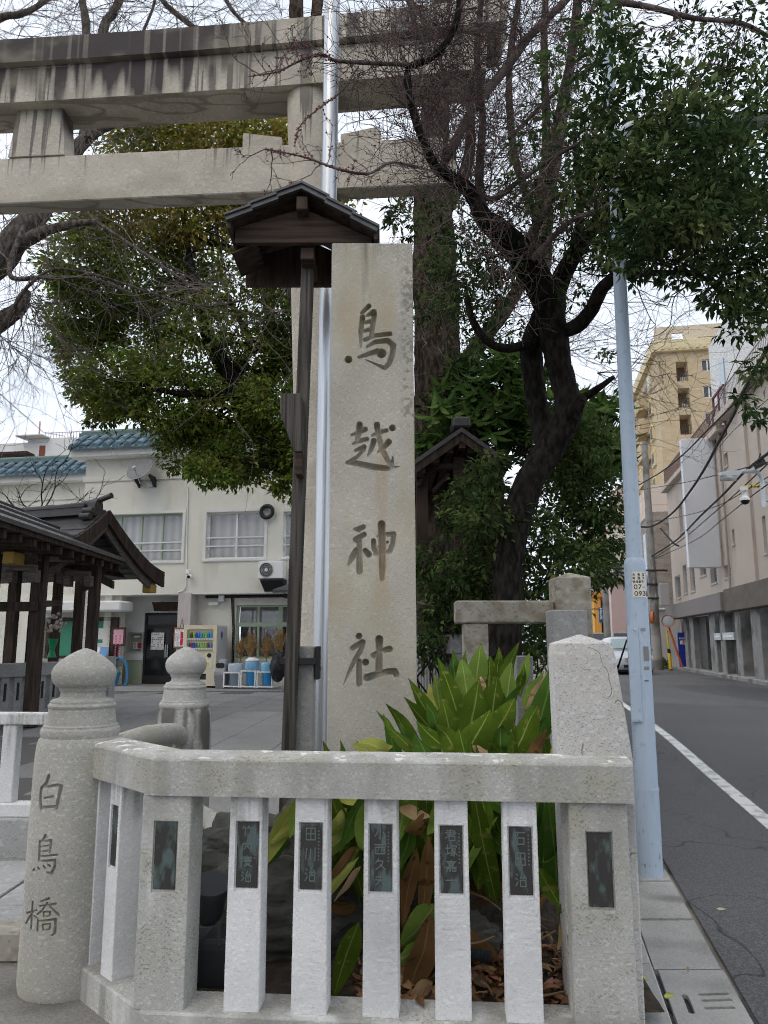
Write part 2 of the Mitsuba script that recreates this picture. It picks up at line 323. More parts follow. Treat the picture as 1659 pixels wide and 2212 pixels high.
for k_, args in dict(green=((.035, .075, .008), (.11, .165, .02), (.26, .32, .08), (.2, .2, .05)), dark=((.03, .075, .012), (.075, .15, .024), (.16, .23, .07), (.11, .12, .04)), light=((.1, .17, .03), (.17, .24, .05), (.3, .36, .12), (.25, .22, .07)), yellow=((.26, .29, .05), (.36, .37, .1), (.45, .45, .2), (.4, .3, .1)), tan=((.3, .2, .11), (.46, .34, .2), (.5, .38, .24), (.2, .11, .05)), brown=((.1, .055, .022), (.22, .125, .055), (.28, .17, .08), (.06, .035, .015))).items():
    scene['m_blade_' + k_] = {'type': 'principledthin', 'base_color': proc(bladef(*args)), 'roughness': .34, 'diff_trans': .5, 'spec_trans': 0.0, 'eta': 1.45}
scene['m_vc'] = {'type': 'twosided', 'bsdf': {'type': 'principled', 'base_color': VC, 'roughness': .6, 'specular': .3}}
scene['m_vcgloss'] = {'type': 'twosided', 'bsdf': {'type': 'principled', 'base_color': VC, 'roughness': .25, 'specular': .5}}
_flat = {}
def flat(rgb, rough=.6, **kw):
    k = 'm_f_' + '_'.join(str(int(c * 1000)) for c in rgb) + f'_{int(rough * 100)}'
    if k not in _flat: _flat[k] = bs(k, rgb, rough, **kw)
    return k
# ---------------------------------------------------------------- ground, road, pavement
COURT = .12
R = np.array
struct('ground', trimesh.Trimesh([[-900, -300, -.02], [900, -300, -.02], [900, 1500, -.02], [-900, 1500, -.02]], [[0, 1, 2], [0, 2, 3]], process=False), 'm_pave')
SD = np.array([math.sin(math.radians(10.5)), math.cos(math.radians(10.5)), 0]); ST = np.array([SD[1], -SD[0], 0])
kA, kB = gnd(1640, 2212), gnd(1430, 1850)
def strip(left, right, z): return tm((np.vstack([[*p[:2], z] for p in left] + [[*p[:2], z] for p in right]), [[i, len(left) + i, len(left) + i + 1, i + 1] for i in range(len(left) - 1)]))
# kerb line, nearest first; the street bends slightly to the right further off
kd = (kB - kA) / np.linalg.norm(kB - kA)
kerb = [kA - kd * 9, kA, kB, R([4.3, 16.5, 0]), R([8.2, 35, 0]), R([13.0, 60, 0]), R([24, 120, 0]), R([60, 300, 0])]
rside = [p + R([1, -.2, 0]) / 1.02 * w for p, w in zip(kerb, (12, 10.5, 9.5, 8.3, 6.9, 6.6, 6.6, 6.6))]
struct('road', strip(kerb, rside, 0.0), 'm_asphalt')
wl = [gnd(1659, 1776) * 1.0, gnd(1535, 1672), gnd(1412, 1568), gnd(1340, 1506)]
wl = [wl[0] * 2 - wl[1], *wl[:3], R([7.4, 27, 0]), R([9.6, 38, 0]), R([14.2, 60, 0])]
wl_m = []
wp = smooth_path(wl, 8); nd = np.gradient(wp, axis=0); nd /= np.linalg.norm(nd, axis=1, keepdims=True); sd = np.stack([nd[:, 1], -nd[:, 0], 0 * nd[:, 0]], 1)
single('road_line', strip([p - s * .075 for p, s in zip(wp, sd)], [p + s * .075 for p, s in zip(wp, sd)], .004), 'm_paint', 'worn white edge line painted on the asphalt beside the pale blue pole', 'road marking')
# foreground pavement and the gutter slabs between fence and road
struct('pavement', plate(Polygon([(-9, -3), (1.2, -3), (1.2, 2.0), (1.1, 3.3), (.9, 3.45), (-1.0, 3.6), (-1.5, 4.05), (-9, 4.05)]), -.015, 0.0), 'm_pave')
gk = struct('gutter', strip([R([.7, 0, 0]), R([.85, 3.2, 0]), R([1.4, 6.3, 0]), R([3.2, 16.4, 0]), R([7.3, 35, 0])], [kerb[0] - R([.06, 0, 0]), kA - R([.06, 0, 0]), kB - R([.06, 0, 0]), kerb[3] - R([.06, 0, 0]), kerb[4]], -.012), 'm_joint')
def lerp2(a, b, t): return a + (b - a) * t
def kpos(Y):
    for a, b in zip(kerb, kerb[1:]):
        if a[1] <= Y <= b[1]: return lerp2(a, b, (Y - a[1]) / (b[1] - a[1]))
    return kerb[-1]
GW = .36
ys = [2.2, 2.85, 3.36, 3.98, 4.66, 5.36, 6.1, 7.0, 8.2, 9.6, 11.2, 13.2, 16]
for i, (y0, y1) in enumerate(zip(ys, ys[1:])):
    a, b = kpos(y0 + .008), kpos(y1 - .008)
    wob = rnd.uniform(-.003, .003)
    pts = [(a[0] - GW, a[1]), (a[0] - .03, a[1]), (b[0] - .03, b[1]), (b[0] - GW, b[1])]
    pl = Polygon(pts)
    part(gk, 'inner_slab', hull([(x + o_, y, z) for x, y in (pts[0], pts[3]) for o_, z in ((-.008, -.05), (-.008, .03 + wob), (-.016, .04 + wob), (-.3, .055 + wob), (-.3, -.05))]), 'm_concrete')
    if i == 2:
        c = R([(a[0] + b[0]) / 2 - GW * .45, 3.1]); continue
    part(gk, 'slab', hull([(x, y, z) for x, y in pl.exterior.coords[:-1] for z in (-.05,)] + [(x + (.006 if k in (0, 3) else -.006), y + (.006 if k < 2 else -.006), .014 + wob) for k, (x, y) in enumerate(pts)]), 'm_concrete')
# the grate slab with three slots, at the lower right
Y0, Y1 = 3.37, 3.97
a, b = kpos(Y0), kpos(Y1)
def gpt(u, t): p = lerp2(a, b, t); return (p[0] - .03 - u, p[1])
gpoly = Polygon([gpt(GW - .05, 0), gpt(.0, 0), gpt(.0, 1), gpt(GW - .05, 1)])
for (p0, p1) in (((1513, 2148), (1568, 2146)), ((1520, 2161), (1576, 2159)), ((1526, 2177), (1582, 2176))):
    q0, q1 = gnd(*p0, .016), gnd(*p1, .016)
    gpoly = gpoly.difference(LineString([q0[:2], q1[:2]]).buffer(.012))
q0, q1, q2 = gnd(1478, 2150, .016), gnd(1484, 2160, .016), gnd(1494, 2186, .016)
gpoly = gpoly.difference(LineString([q0[:2], q1[:2], q2[:2]]).buffer(.013))
gr = thing('gutter_cover', 'grey concrete gutter cover with three drain slots at lower right', 'drain cover')
part(gr, 'slab', plate(gpoly, -.02, .016), 'm_concrete')
part(gr, 'pit', bx(a[0] - .30, b[0] - .06, Y0 + .02, Y1 - .02, -.011, -.003), 'm_black')
# raised court of the shrine: base sheet and its paving slabs
cedge = [(-30, 4.28), (-1.56, 4.22), (-1.3, 4.4), (-.75, 6.35), (.2, 6.35), (.6, 9), (1.4, 12), (5.5, 30), (5.5, 46), (-40, 46), (-40, 4.3)]
court = Polygon(cedge)
ck = struct('court', plate(court, -.02, COURT - .012), 'm_joint')
da = math.atan2(*(lambda d: (d[1], d[0]))(gnd(604, 1537.6, .12) - gnd(462, 1610, .12)))
cu, cv = R([math.cos(da), math.sin(da)]), R([-math.sin(da), math.cos(da)])
co = gnd(462, 1610, .12)[:2]
def slabs(region, du, dv, z, off, lim):
    n = 0
    for i in range(-60, 60):
        for j in range(-60, 60):
            sh = (off if i % 2 else 0) * du
            c = co + cv * (i + .5) * dv + cu * ((j + .5) * du + sh)
            if not lim(c): continue
            q = [co + cv * (i * dv + v) + cu * (j * du + sh + u) for u, v in ((.006, .006), (du - .006, .006), (du - .006, dv - .006), (.006, dv - .006))]
            pg = Polygon(q).intersection(region)
            if pg.area < .02 or pg.geom_type != 'Polygon': continue
            n += 1
            part(ck, 'slab', plate(pg, z - .05, z + rnd.uniform(-.002, .002)), rnd.choice(('m_slab', 'm_slab', 'm_slab2')))
    return n
lim = lambda c: (c[1] > 7.35 or (c[0] > -1.3 and c[1] > 6.3)) and c[1] < 23 and abs(c[0]) < .62 * c[1] and -.42 * c[1] - .2 < c[0] < -.05 * c[1] + .6
ns = slabs(court, 1.8, .9, COURT, .5, lim)
single('court_paving', plate(court.difference(Polygon([(-.42 * 6.3 - .7, 6.0), (.9, 6.0), (.2, 23.6), (-.43 * 23 - .9, 23.6)])).difference(sbox(-6, 4, -1.2, 8)), -.01, COURT - .002), 'm_slab', 'far grey stone paving of the shrine court running up to the office', 'paving', kind='stuff')
# the nearer steps of stone left of the newel
yb = [4.3, 4.55, 4.95, 5.45, 6.0, 6.6, 7.3]
for a_, b_ in zip(yb, yb[1:]):
    for x0, x1 in ((-4.6, -3.1), (-3.08, -2.2), (-2.18, -1.35)):
        part(ck, 'slab', bx(x0, x1, a_ + .006, b_ - .006, .02, COURT + rnd.uniform(-.003, .003), .006), 'm_greystone' if a_ < 5 else 'm_slab')
part(ck, 'step_stone', bx(-8, -1.55, 4.14, 4.3, -.02, COURT + .004, .012), 'm_oldstone')

# ---------------------------------------------------------------- carved and cast lettering
def scol(p):
    return p
DEEP = R([1.12, 3.4, 1.12])
def groove(pts, nseg=12, squash=1.0):
    """Strokes given as (xyz, radius) chains -> hulls of spheres, for cutting."""
    out = []
    base = trimesh.creation.icosphere(2).vertices
    for ch in pts:
        for (p, r), (q, s) in zip(ch, ch[1:]):
            out.append(m3.Manifold.hull_points(np.vstack([np.array(p) + base * r * DEEP, np.array(q) + base * s * DEEP])))
        if len(ch) == 1:
            out.append(m3.Manifold.hull_points(np.array(ch[0][0]) + base * ch[0][1] * DEEP))
    return m3.Manifold.batch_boolean(out, m3.OpType.Add)
def to_man(m):
    m = tm(m); m.merge_vertices(); return m3.Manifold(m3.Mesh(np.array(m.vertices, np.float32), np.array(m.faces, np.uint32)))
KJ = {
'小': [[(5,0),(5,10),(4,9)],[(2.5,3.5),(.5,7.5)],[(7.5,3.5),(9.5,7.5)]],
'西': [[(0,1),(10,1)],[(1,3.5),(9,3.5),(9,9.5),(1,9.5),(1,3.5)],[(3.8,1),(3.8,5),(2.5,7)],[(6.2,1),(6.2,6),(8,6.5)]],
'久': [[(3.5,0),(1,4)],[(3,2),(7.5,2),(6,6),(1,10)],[(5,5),(9.5,10)]],
'夫': [[(1.5,2.5),(8.5,2.5)],[(.5,5.2),(9.5,5.2)],[(5,0),(5,5),(1,10)],[(5.2,5.5),(9.5,10)]],
'君': [[(1.5,1),(8.5,1),(8.5,4.5),(1.5,4.5)],[(.3,2.8),(9.7,2.8)],[(5,0),(4,5),(.5,8)],[(3.5,6.2),(8.5,6.2),(8.5,10),(3.5,10),(3.5,6.2)]],
'塚': [[(0,3),(4,3)],[(2,0),(2,8)],[(0,8.5),(4,7.5)],[(5,2),(5,.8),(9.8,.8),(9.8,2)],[(5.5,2.8),(9,2.8)],[(7.5,3),(5,5.5)],[(6,4),(8,7),(7.5,10),(6.5,9.3)],[(7.5,5.5),(5,7.5)],[(7.8,7),(4.8,9.5)],[(9,4),(7.8,5.5)],[(7.8,5.5),(10,9)]],
'嘉': [[(1,1),(9,1)],[(5,0),(5,2.3)],[(2,2.3),(8,2.3)],[(3,3.2),(7,3.2),(7,4.6),(3,4.6),(3,3.2)],[(3.5,5),(4,5.8)],[(6.5,5),(6,5.8)],[(.5,6.2),(9.5,6.2)],[(1,7.6),(4.5,7.6),(4,10),(3.2,9.5)],[(2.8,6.5),(1,10)],[(6,7.4),(9,7.4),(9,9.8),(6,9.8),(6,7.4)]],
'一': [[(.5,4),(9.5,3.8),(9.7,5)]],
'石': [[(.5,1),(9.5,1)],[(4,1),(.5,7)],[(3,5),(8.5,5),(8.5,9.5),(3,9.5),(3,5)]],
'田': [[(1,1),(9,1),(9,9.5),(1,9.5),(1,1)],[(5,1),(5,9.5)],[(1,5),(9,5)]],
'竹': [[(2,0),(.5,3)],[(1.5,2),(4.5,2)],[(3,2),(3,10)],[(6.5,0),(5.3,3)],[(6,2),(9.7,2)],[(8,2),(8,10),(7,9)]],
'内': [[(1,10),(1,3),(9,3),(9,10),(8,9.5)],[(5,0),(5,4),(2.5,8)],[(5,5),(7.5,8)]],
'慶': [[(5,0),(5,1.3)],[(1,1.3),(9.5,1.3)],[(1.2,1.3),(.2,10)],[(2.5,2.8),(9,2.8)],[(2.5,4.3),(9,4.3),(9,2.8)],[(4.3,1.5),(4.3,4.2)],[(6.8,1.5),(6.8,4.2)],[(2.5,5.5),(9,5.5)],[(5,7),(3,8.5)],[(4.5,7.5),(8,7.5),(3,10)],[(5,8),(9.5,10)]],
'治': [[(1,1),(2.2,2)],[(.5,4),(1.8,5)],[(.5,9.5),(2.5,6.5)],[(6,0),(4.5,4),(9,3.5)],[(8,2),(9.5,4.5)],[(4.5,5.5),(9,5.5),(9,9.8),(4.5,9.8),(4.5,5.5)]],
'川': [[(1.5,1),(.8,9)],[(5,1.5),(5,8.5)],[(9,.5),(9,10)]],
'台': [[(5,0),(2,4),(8,4)],[(7,2),(9,5)],[(2,5.5),(8,5.5),(8,10),(2,10),(2,5.5)]],
'東': [[(.5,1.5),(9.5,1.5)],[(2,3),(8,3),(8,6.5),(2,6.5),(2,3)],[(2,4.8),(8,4.8)],[(5,0),(5,10)],[(5,6.5),(.5,10)],[(5,6.5),(9.5,10)]],
'区': [[(9.5,.5),(.5,.5),(.5,9.5),(9.5,9.5)],[(7.5,2),(2.5,8)],[(3,3),(7.5,8)]],
'街': [[(2,0),(.3,3)],[(2,3),(.3,6)],[(1.3,5),(1.3,10)],[(3,2),(6.5,2)],[(4.7,.5),(4.7,4)],[(3,4),(6.5,4)],[(3,6.5),(6.5,6.5)],[(4.7,5),(4.7,9)],[(3,9),(6.5,8.5)],[(7.2,1.5),(9.7,1.5)],[(7,4),(10,4)],[(8.6,4),(8.6,10)]],
'路': [[(.5,.8),(4,.8),(4,4),(.5,4),(.5,.8)],[(2.3,4),(2.3,9)],[(2.3,6.5),(4,6.5)],[(.6,6),(.6,9.5)],[(.5,9.6),(4.3,8.8)],[(6.5,0),(5,3)],[(6,1.5),(9,1.5),(5,6)],[(6.5,2.5),(9.8,6)],[(5.8,6.5),(9,6.5),(9,9.8),(5.8,9.8),(5.8,6.5)]],
'灯': [[(1,2.5),(1.3,4.5)],[(3.8,2),(3,4)],[(2.3,0),(2.3,5),(.3,10)],[(2.5,6),(4,9)],[(5,1.5),(10,1.5)],[(7.5,1.5),(7.5,10),(6.3,9)]],
'管': [[(2,0),(.7,2)],[(1.5,1.2),(4.5,1.2)],[(6.5,0),(5.5,2)],[(6,1.2),(9.5,1.2)],[(1,5),(1,3.3),(9,3.3),(9,5)],[(2.5,4.8),(7.5,4.8),(7.5,6.8),(2.5,6.8)],[(2.5,4.8),(2.5,10)],[(2.5,8),(8,8),(8,10),(2.5,10)]],
'理': [[(.3,1),(3.8,1)],[(.5,4.5),(3.6,4.5)],[(2,1),(2,8)],[(.2,8.8),(4,7.8)],[(5,1),(9.5,1),(9.5,5.5),(5,5.5),(5,1)],[(5,3.2),(9.5,3.2)],[(7.2,1),(7.2,9.8)],[(5,7.6),(9.5,7.6)],[(4.3,9.8),(10,9.8)]],
'番': [[(8,0),(2,1)],[(.5,3),(9.5,3)],[(5,.8),(5,5)],[(3,1.2),(3.6,2.4)],[(7,1),(6.4,2.4)],[(4.8,3),(.5,5.2)],[(5.2,3),(9.5,5.2)],[(2,5.5),(8,5.5),(8,10),(2,10),(2,5.5)],[(5,5.5),(5,10)],[(2,7.7),(8,7.7)]],
'号': [[(2.5,.5),(7.5,.5),(7.5,3.5),(2.5,3.5),(2.5,.5)],[(.3,5.2),(9.7,5.2)],[(3,5.2),(2.5,7.2),(8,7.2),(7.5,9.8),(5.5,9.5)]],
'ア': [[(1,1.5),(9,1.5),(7,4.5)],[(5,3.5),(5,6),(2.5,9.5)]],
'タ': [[(4,.5),(1,5)],[(3.5,2.5),(8.5,2.5),(6.5,7),(2,10)],[(4,5),(7,7)]],
'ナ': [[(.5,3.5),(9.5,3.5)],[(5.3,0),(5.2,5),(2,10)]],
'ッ': [[(2,4),(3,6)],[(4.5,3.5),(5.5,5.5)],[(8.5,3.5),(7.5,7.5),(4,10)]],
'ク': [[(4,.5),(1,4.5)],[(3.5,2.5),(8.5,2.5),(7,7),(2.5,10)]],
}
def glyph(ch, x, y, w, h, lw):
    """Character as a polygon in a box whose upper left corner is (x, y), y up."""
    return unary_union([LineString([(x + a / 10 * w, y - b / 10 * h) for a, b in st]).buffer(lw, quad_segs=2) for st in KJ[ch]])

# ---------------------------------------------------------------- stone fence in front
FA = math.atan2(3.10 - 3.26, .965 + .93)          # direction of the front run
ff = Fr((-.945, 3.285, 0), FA)                     # u: along the front, w: towards the street
c0 = R([-.945, 3.285, 0]); cb = R([-1.46, 3.83, 0])
sdv = (c0 - cb); SL = np.linalg.norm(sdv); fs = Fr(cb, math.atan2(sdv[1], sdv[0]))
LEN = 1.922
fence = thing('stone_fence', 'pale granite fence with seven bronze name plaques, standing in the foreground', 'fence')
# cap rail: a mitred run along both directions, with a weathered top
def rail_sec(w0, w1, z0, z1): return [(w0, z0), (w0, z1 - .012), (w0 - .006, z1 - .004), (w0 - .03, z1 + .004), (w1 + .05, z1 + .012), (w1, z1 - .0), (w1, z0)]
sec = rail_sec(.0, -.2, .935, 1.085)
mit = math.tan((fs_ang := math.atan2(sdv[1], sdv[0]) - FA) / 2)
ra = np.array([[ff.P(w * -mit if False else 0, v, w) for w, v in sec]])[0]
bis = (ff.n + fs.n); bis = bis / np.linalg.norm(bis); k_ = 1 / (bis @ ff.n)
corner = R([c0 + bis * k_ * w + R([0, 0, v]) for w, v in sec])
endR = R([ff.P(LEN, v, w) for w, v in sec]); endL = R([fs.P(-.0, v, w) for w, v in sec])
def dense(a, b, n): return [a + (b - a) * t for t in np.linspace(0, 1, n)]
part(fence, 'cap_rail', loft(dense(endL, corner, 6) + dense(corner, endR, 14)[1:]), 'm_fence', 25)
sec = [(.0, -.03), (.0, .122), (-.008, .13), (-.2, .13), (-.2, -.03)]
corner = R([c0 + bis * k_ * w + R([0, 0, v]) for w, v in sec])
part(fence, 'base_rail', loft(dense(R([fs.P(0, v, w) for w, v in sec]), corner, 6) + dense(corner, R([ff.P(LEN, v, w) for w, v in sec]), 14)[1:]), 'm_fence', 25)
NAMES = {0: '竹内慶治', 1: '田川治吉'[:2] + '治', 2: '小西久夫', 3: '君塚嘉一', 4: '石田治'}
def stone_bar(fr, u0, u1, wf, th, mat, name, pl=None, text=None, ztop=.936, pw=.088, ph=(.582, .832), zb=.128, taper=0.0, vis=(.85, 1)):
    """A fence bar with a recessed panel that carries a bronze plaque."""
    t = taper
    m = hull(np.vstack([bpts(u0 - t, u1 + t, -wf, -wf + th, zb, zb + .01, .003)[:, :], bpts(u0, u1, -wf, -wf + th, ztop - .01, ztop, .004)]))
    uc = (u0 + u1) / 2 + (pl or 0)
    if pl is not None:
        hp = bx(uc - pw / 2 - .006, uc + pw / 2 + .006, -wf - .05, -wf + .012, ph[0] - .012, ph[1] + .006)
        m = tm(to_man(m) - to_man(hp))
    k = part(fence, name, fr.tr(m), mat)
    if pl is not None:
        q = part(k, 'plaque', fr.tr(bx(uc - pw / 2, uc + pw / 2, -wf + .005, -wf + .011, ph[0], ph[1], .002)), 'm_bronze')
        if text:
            h = (ph[1] - ph[0]) / (len(text) + .5) * .72; st = (ph[1] - ph[0] - .02) / len(text)
            g = unary_union([glyph(c, uc - .024, ph[1] - .014 - i * st, .045, h, .0022) for i, c in enumerate(text)])
            small = [sbox(uc + .028, z, uc + .034, z + .006) for z in np.arange(ph[0] + .11, ph[1] - .03, .0135)]
            part(k, 'lettering', fr.ext(unary_union([g, *small]), wf - .0055, wf - .003), 'm_patina', kind='stuff')
    return k
for i, uc in enumerate((.385, .652, .932, 1.212, 1.482)):
    stone_bar(ff, uc - .066, uc + .066, -.032, .115, 'm_fence_white', 'baluster', pl=.0 if i else .008, text=NAMES[i], taper=.004)
stone_bar(ff, -.045, .158, -.022, .17, 'm_fence', 'corner_post', pl=-.0, text=None, pw=.09, ph=(.57, .828))
stone_bar(ff, 1.672, 1.895, -.022, .17, 'm_fence', 'end_post', pl=.0, text=None, pw=.092, ph=(.55, .82), taper=.006)
stone_bar(fs, .3, .41, -.03, .11, 'm_fence_white', 'side_baluster', pl=0, text=None, pw=.06)
stone_bar(fs, .06, .18, -.03, .11, 'm_fence_white', 'side_baluster', pl=None)
part(fence, 'mortar_joint', fs.tr(cat([bx(-.012, .004, -.004, .012, .02, .14), bx(-.01, .004, .016, .03, .14, .93), bx(-.014, .004, -.006, .006, .93, 1.09), bx(-.01, .003, -.006, .2, 1.083, 1.095)])), 'm_mortar')
# the tall tapering end post of the roadside run
pw0, pw1 = .165, .128
pc = ff.P(1.79, 0, -.26)
fpost = Fr(pc, FA - .02)
def tap(z, hw, b, skew=0.0):
    return [(x * hw + dx + skew, y * hw * .9 + dy, z) for x, y in ((-1, -1), (1, -1), (1, 1), (-1, 1)) for dx, dy in ((-x * b, 0), (0, -y * b))]
rings = [tap(.1, .14, .006, .02), tap(1.0, .143, .006, .02), tap(1.08, .144, .006, .02), tap(1.5, .126, .006, -.01), tap(1.545, .118, .01, -.012)]
post_m = hull([p for r in rings for p in r] + [(-.01, 0, 1.585)])
single('granite_post', fpost.tr(post_m), 'm_speckle', 'speckled granite post with pointed top, rising behind the right end of the fence', 'stone post')

# ---------------------------------------------------------------- newel posts of the old bridge
def newel_prof(r, z0=0.0):
    p = [(r * .97, 0), (r, .03), (r, .1), (r * .985, .6), (r * .965, .98), (r * .945, 1.06), (r * .905, 1.095), (r * .86, 1.106), (r * .87, 1.112),
         (r * .885, 1.122), (r * .885, 1.138), (r * .86, 1.147), (r * .835, 1.15), (r * .835, 1.158), (r * .79, 1.163),
         (r * .735, 1.236), (r * .755, 1.241), (r * .765, 1.25), (r * .735, 1.26), (r * .71, 1.262), (r * .71, 1.27), (r * .67, 1.279), (r * .57, 1.283), (r * .515, 1.289), (r * .495, 1.305),
         (r * .5, 1.314), (r * .525, 1.318), (r * .535, 1.327), (r * .56, 1.335), (r * .65, 1.349), (r * .71, 1.375), (r * .73, 1.406), (r * .67, 1.436), (r * .535, 1.464), (r * .375, 1.488), (r * .22, 1.506), (r * .09, 1.517), (r * .03, 1.521)]
    p = p[:28] + [tuple(q) for q in smooth_path(p[28:], 4)]
    return [(0, 0)] + [(a, b if b == 0 else b - z0 if b > .2 else b) for a, b in p] + [(0, 1.522 - z0)]
NC = R([-1.47, 3.86, 0.0]); NR = .205
prof = newel_prof(NR)
nb = m3.Manifold.revolve(m3.CrossSection([np.array(prof)]), 96)
def carve_pts(zx, zy, w):
    px, py = zx * .3302, 1481.3 + zy * .3302
    d = ray(px, py); o = R([0, 0, EYE]) - NC; r = NR * .985
    A = d[0] ** 2 + d[1] ** 2; B = o[0] * d[0] + o[1] * d[1]; C = o[0] ** 2 + o[1] ** 2 - r * r
    t = (-B - math.sqrt(max(B * B - A * C, 0))) / A; p = o + d * t
    return p, max(.0042, w * .3302 / FOC * 3.75 * .5)
S_BRIDGE = [
 [(318,590,20),(300,640,22),(270,665,14)],[(268,670,20),(262,740,20),(268,805,22)],[(280,668,14),(370,650,20),(400,658,22),(385,720,20),(368,805,20)],[(290,735,14),(345,725,18)],[(280,797,18),(365,790,18)],
 [(297,980,18),(278,1012,14)],[(260,1015,15),(258,1090,16),(255,1142,13)],[(268,1020,12),(335,1010,16),(330,1060,14),(325,1090,13)],[(268,1052,11),(325,1045,12)],[(268,1085,11),(322,1078,12)],[(262,1115,13),(375,1105,14)],[(258,1145,13),(360,1140,16),(358,1185,16),(335,1230,18),(310,1220,11)],[(218,1207,15),(224,1200,15)],[(250,1190,13),(258,1200,14)],[(285,1180,12),(295,1192,14)],[(315,1170,11),(328,1180,14)],
 [(178,1485,13),(240,1468,14)],[(215,1415,15),(210,1500,15),(205,1590,14)],[(208,1490,13),(170,1555,10)],[(225,1505,11),(245,1520,12)],[(320,1392,17),(270,1410,11)],[(262,1440,11),(365,1425,14)],[(310,1420,13),(275,1470,11),(245,1495,9)],[(325,1440,13),(382,1497,16)],[(285,1480,9),(330,1475,10),(325,1505,10),(290,1508,9),(285,1480,9)],[(250,1530,13),(246,1600,14)],[(255,1537,11),(365,1525,15),(360,1620,16),(340,1630,11)],[(280,1562,9),(330,1555,10),(325,1592,10),(285,1596,9),(280,1562,9)]]
nb = nb - groove([[carve_pts(*q) for q in st] for st in S_BRIDGE])
nm = tm(nb); nm.apply_translation(NC)
single('bridge_newel', nm, 'm_newel', 'large round granite newel with onion finial carved with three characters, at lower left', 'newel post', smooth=40)
N2 = R([-1.365, 5.42, COURT])
m2 = lathe(newel_prof(.19, COURT), N2, 56)
single('bridge_newel', m2, 'm_newel_dark', 'dark streaked newel with onion finial, standing behind the fence rail', 'newel post', smooth=40)
arc = smooth_path([N2 + R([0, -.05, .80]), R([-1.34, 5.02, .985]), R([-1.42, 4.65, 1.0]), R([-1.5, 4.3, .97]), R([-1.5, 4.05, .93])], 8)
hr = thing('bridge_handrail', 'weathered round stone handrail curving between the two newels', 'handrail')
part(hr, 'rail', tube(arc, .062, 20), 'm_newel', 30)
part(hr, 'joint_band', tube(arc[14:17], .065, 20), 'm_newel', 30)
low = smooth_path([R([-1.2, 5.3, .44]), R([-1.02, 4.9, .46]), R([-.92, 4.5, .40]), R([-.9, 4.2, .30])], 8)
part(hr, 'lower_arch', tube(low, .06, 16), 'm_newel', 30)
# white painted stone railing at the far left
wr = thing('low_railing', 'whitish painted low railing behind the newel at the left edge', 'railing')
wf_ = Fr(at(-30, 1760, 5.6) * R([1, 1, 0]), -.05)
u1 = wf_.px(96, 1600)[0]
zt, zr, zb_ = wf_.px(40, 1539)[1], wf_.px(40, 1564)[1], wf_.px(40, 1732)[1]
zl = wf_.px(40, 1762)[1]
part(wr, 'top_rail', wf_.box(-2.5, u1 + .35, zr, zt, -.06, .06, .008), 'm_fence_white')
part(wr, 'bottom_rail', wf_.box(-2.5, u1 + .35, zl, zb_, -.06, .06, .008), 'm_fence_white')
for px_ in (23, -120, 200):
    u = wf_.px(px_, 1650)[0]
    part(wr, 'post', wf_.box(u - .05, u + .05, zb_, zr, -.045, .045, .006), 'm_fence_white')
part(wr, 'kerb', wf_.box(-2.5, u1 + .35, 0, zl, -.1, .1, .01), 'm_greystone')
lf = at(243, 1589, 4.05)
def leaf_blade(B, Tp, width, side, arch=.12, n=9, fold=.25, twist=0.0):
    """A strap leaf from B to Tp: bowed spine, folded along the midrib."""
    B, Tp, side = R(B, float), R(Tp, float), R(side, float)
    L = np.linalg.norm(Tp - B); ax = (Tp - B) / L
    side = side - ax * (side @ ax); side /= np.linalg.norm(side) + 1e-9; nm_ = np.cross(side, ax)
    t = np.linspace(0, 1, n); sp = B + np.outer(t, Tp - B) + np.outer(np.sin(t * math.pi) * arch * L, nm_)
    w = width * np.sin(np.clip(t, 0, 1) ** .8 * math.pi) ** .95 * .5 + .001
    V = []
    for i in range(n):
        s = side * math.cos(twist * t[i]) + nm_ * math.sin(twist * t[i]); u = np.cross(s, ax)
        V += [sp[i] - s * w[i] + u * w[i] * fold * -1, sp[i] - s * w[i] * .5 + u * w[i] * fold * -.35, sp[i], sp[i] + s * w[i] * .5 + u * w[i] * fold * -.35, sp[i] + s * w[i] - u * w[i] * fold]
    F = [[i * 5 + j, i * 5 + j + 1, i * 5 + j + 6, i * 5 + j + 5] for i in range(n - 1) for j in range(4)]
    return np.array(V), np.array(F)
def leaf_col(n, c, edge, mid=1.35, tipc=None):
    out = []
    for i in range(n):
        t = i / (n - 1)
        for j in range(5):
            k = R(c) * (mid if j == 2 else 1.0 if j in (1, 3) else edge)
            if tipc is not None and t > .95: k = R(tipc)
            out.append(k)
    return np.array(out)
lk = single('fallen_leaf', leaf_blade(lf, lf + R([.055, .02, .012]), .04, (.2, 1, .2), .25)[0:2], 'm_vc', 'orange dry leaf lying on the fence rail by the newel', 'leaf', smooth=True, color=leaf_col(9, (.5, .2, .07), .9))
for i, (px_, py_, z_, dx, dy, col, lab, wd) in enumerate(((1434, 2154, .018, .05, .01, (.35, .36, .08), 'yellow green leaf lying flat on the gutter slab above the drain', .022), (1379, 2116, .055, .05, .02, (.33, .36, .1), 'pale green leaf beside the right fence post', .02), (1483, 2188 - 90, .03, .02, .02, (.25, .15, .06), 'small curled brown leaf on the gutter slab', .02), (1548, 1901 + 63, .004, .05, -.01, (.42, .4, .28), 'pale leaf lying on the asphalt', .014))):
    p = gnd(px_, py_, z_)
    v, f = leaf_blade(p + R([0, 0, .004]), p + R([dx, dy, .006]), wd, (-dy, dx, .2), .12)
    single('fallen_leaf', (v, f), 'm_vc', lab, 'leaf', smooth=True, color=leaf_col(9, col, .9))
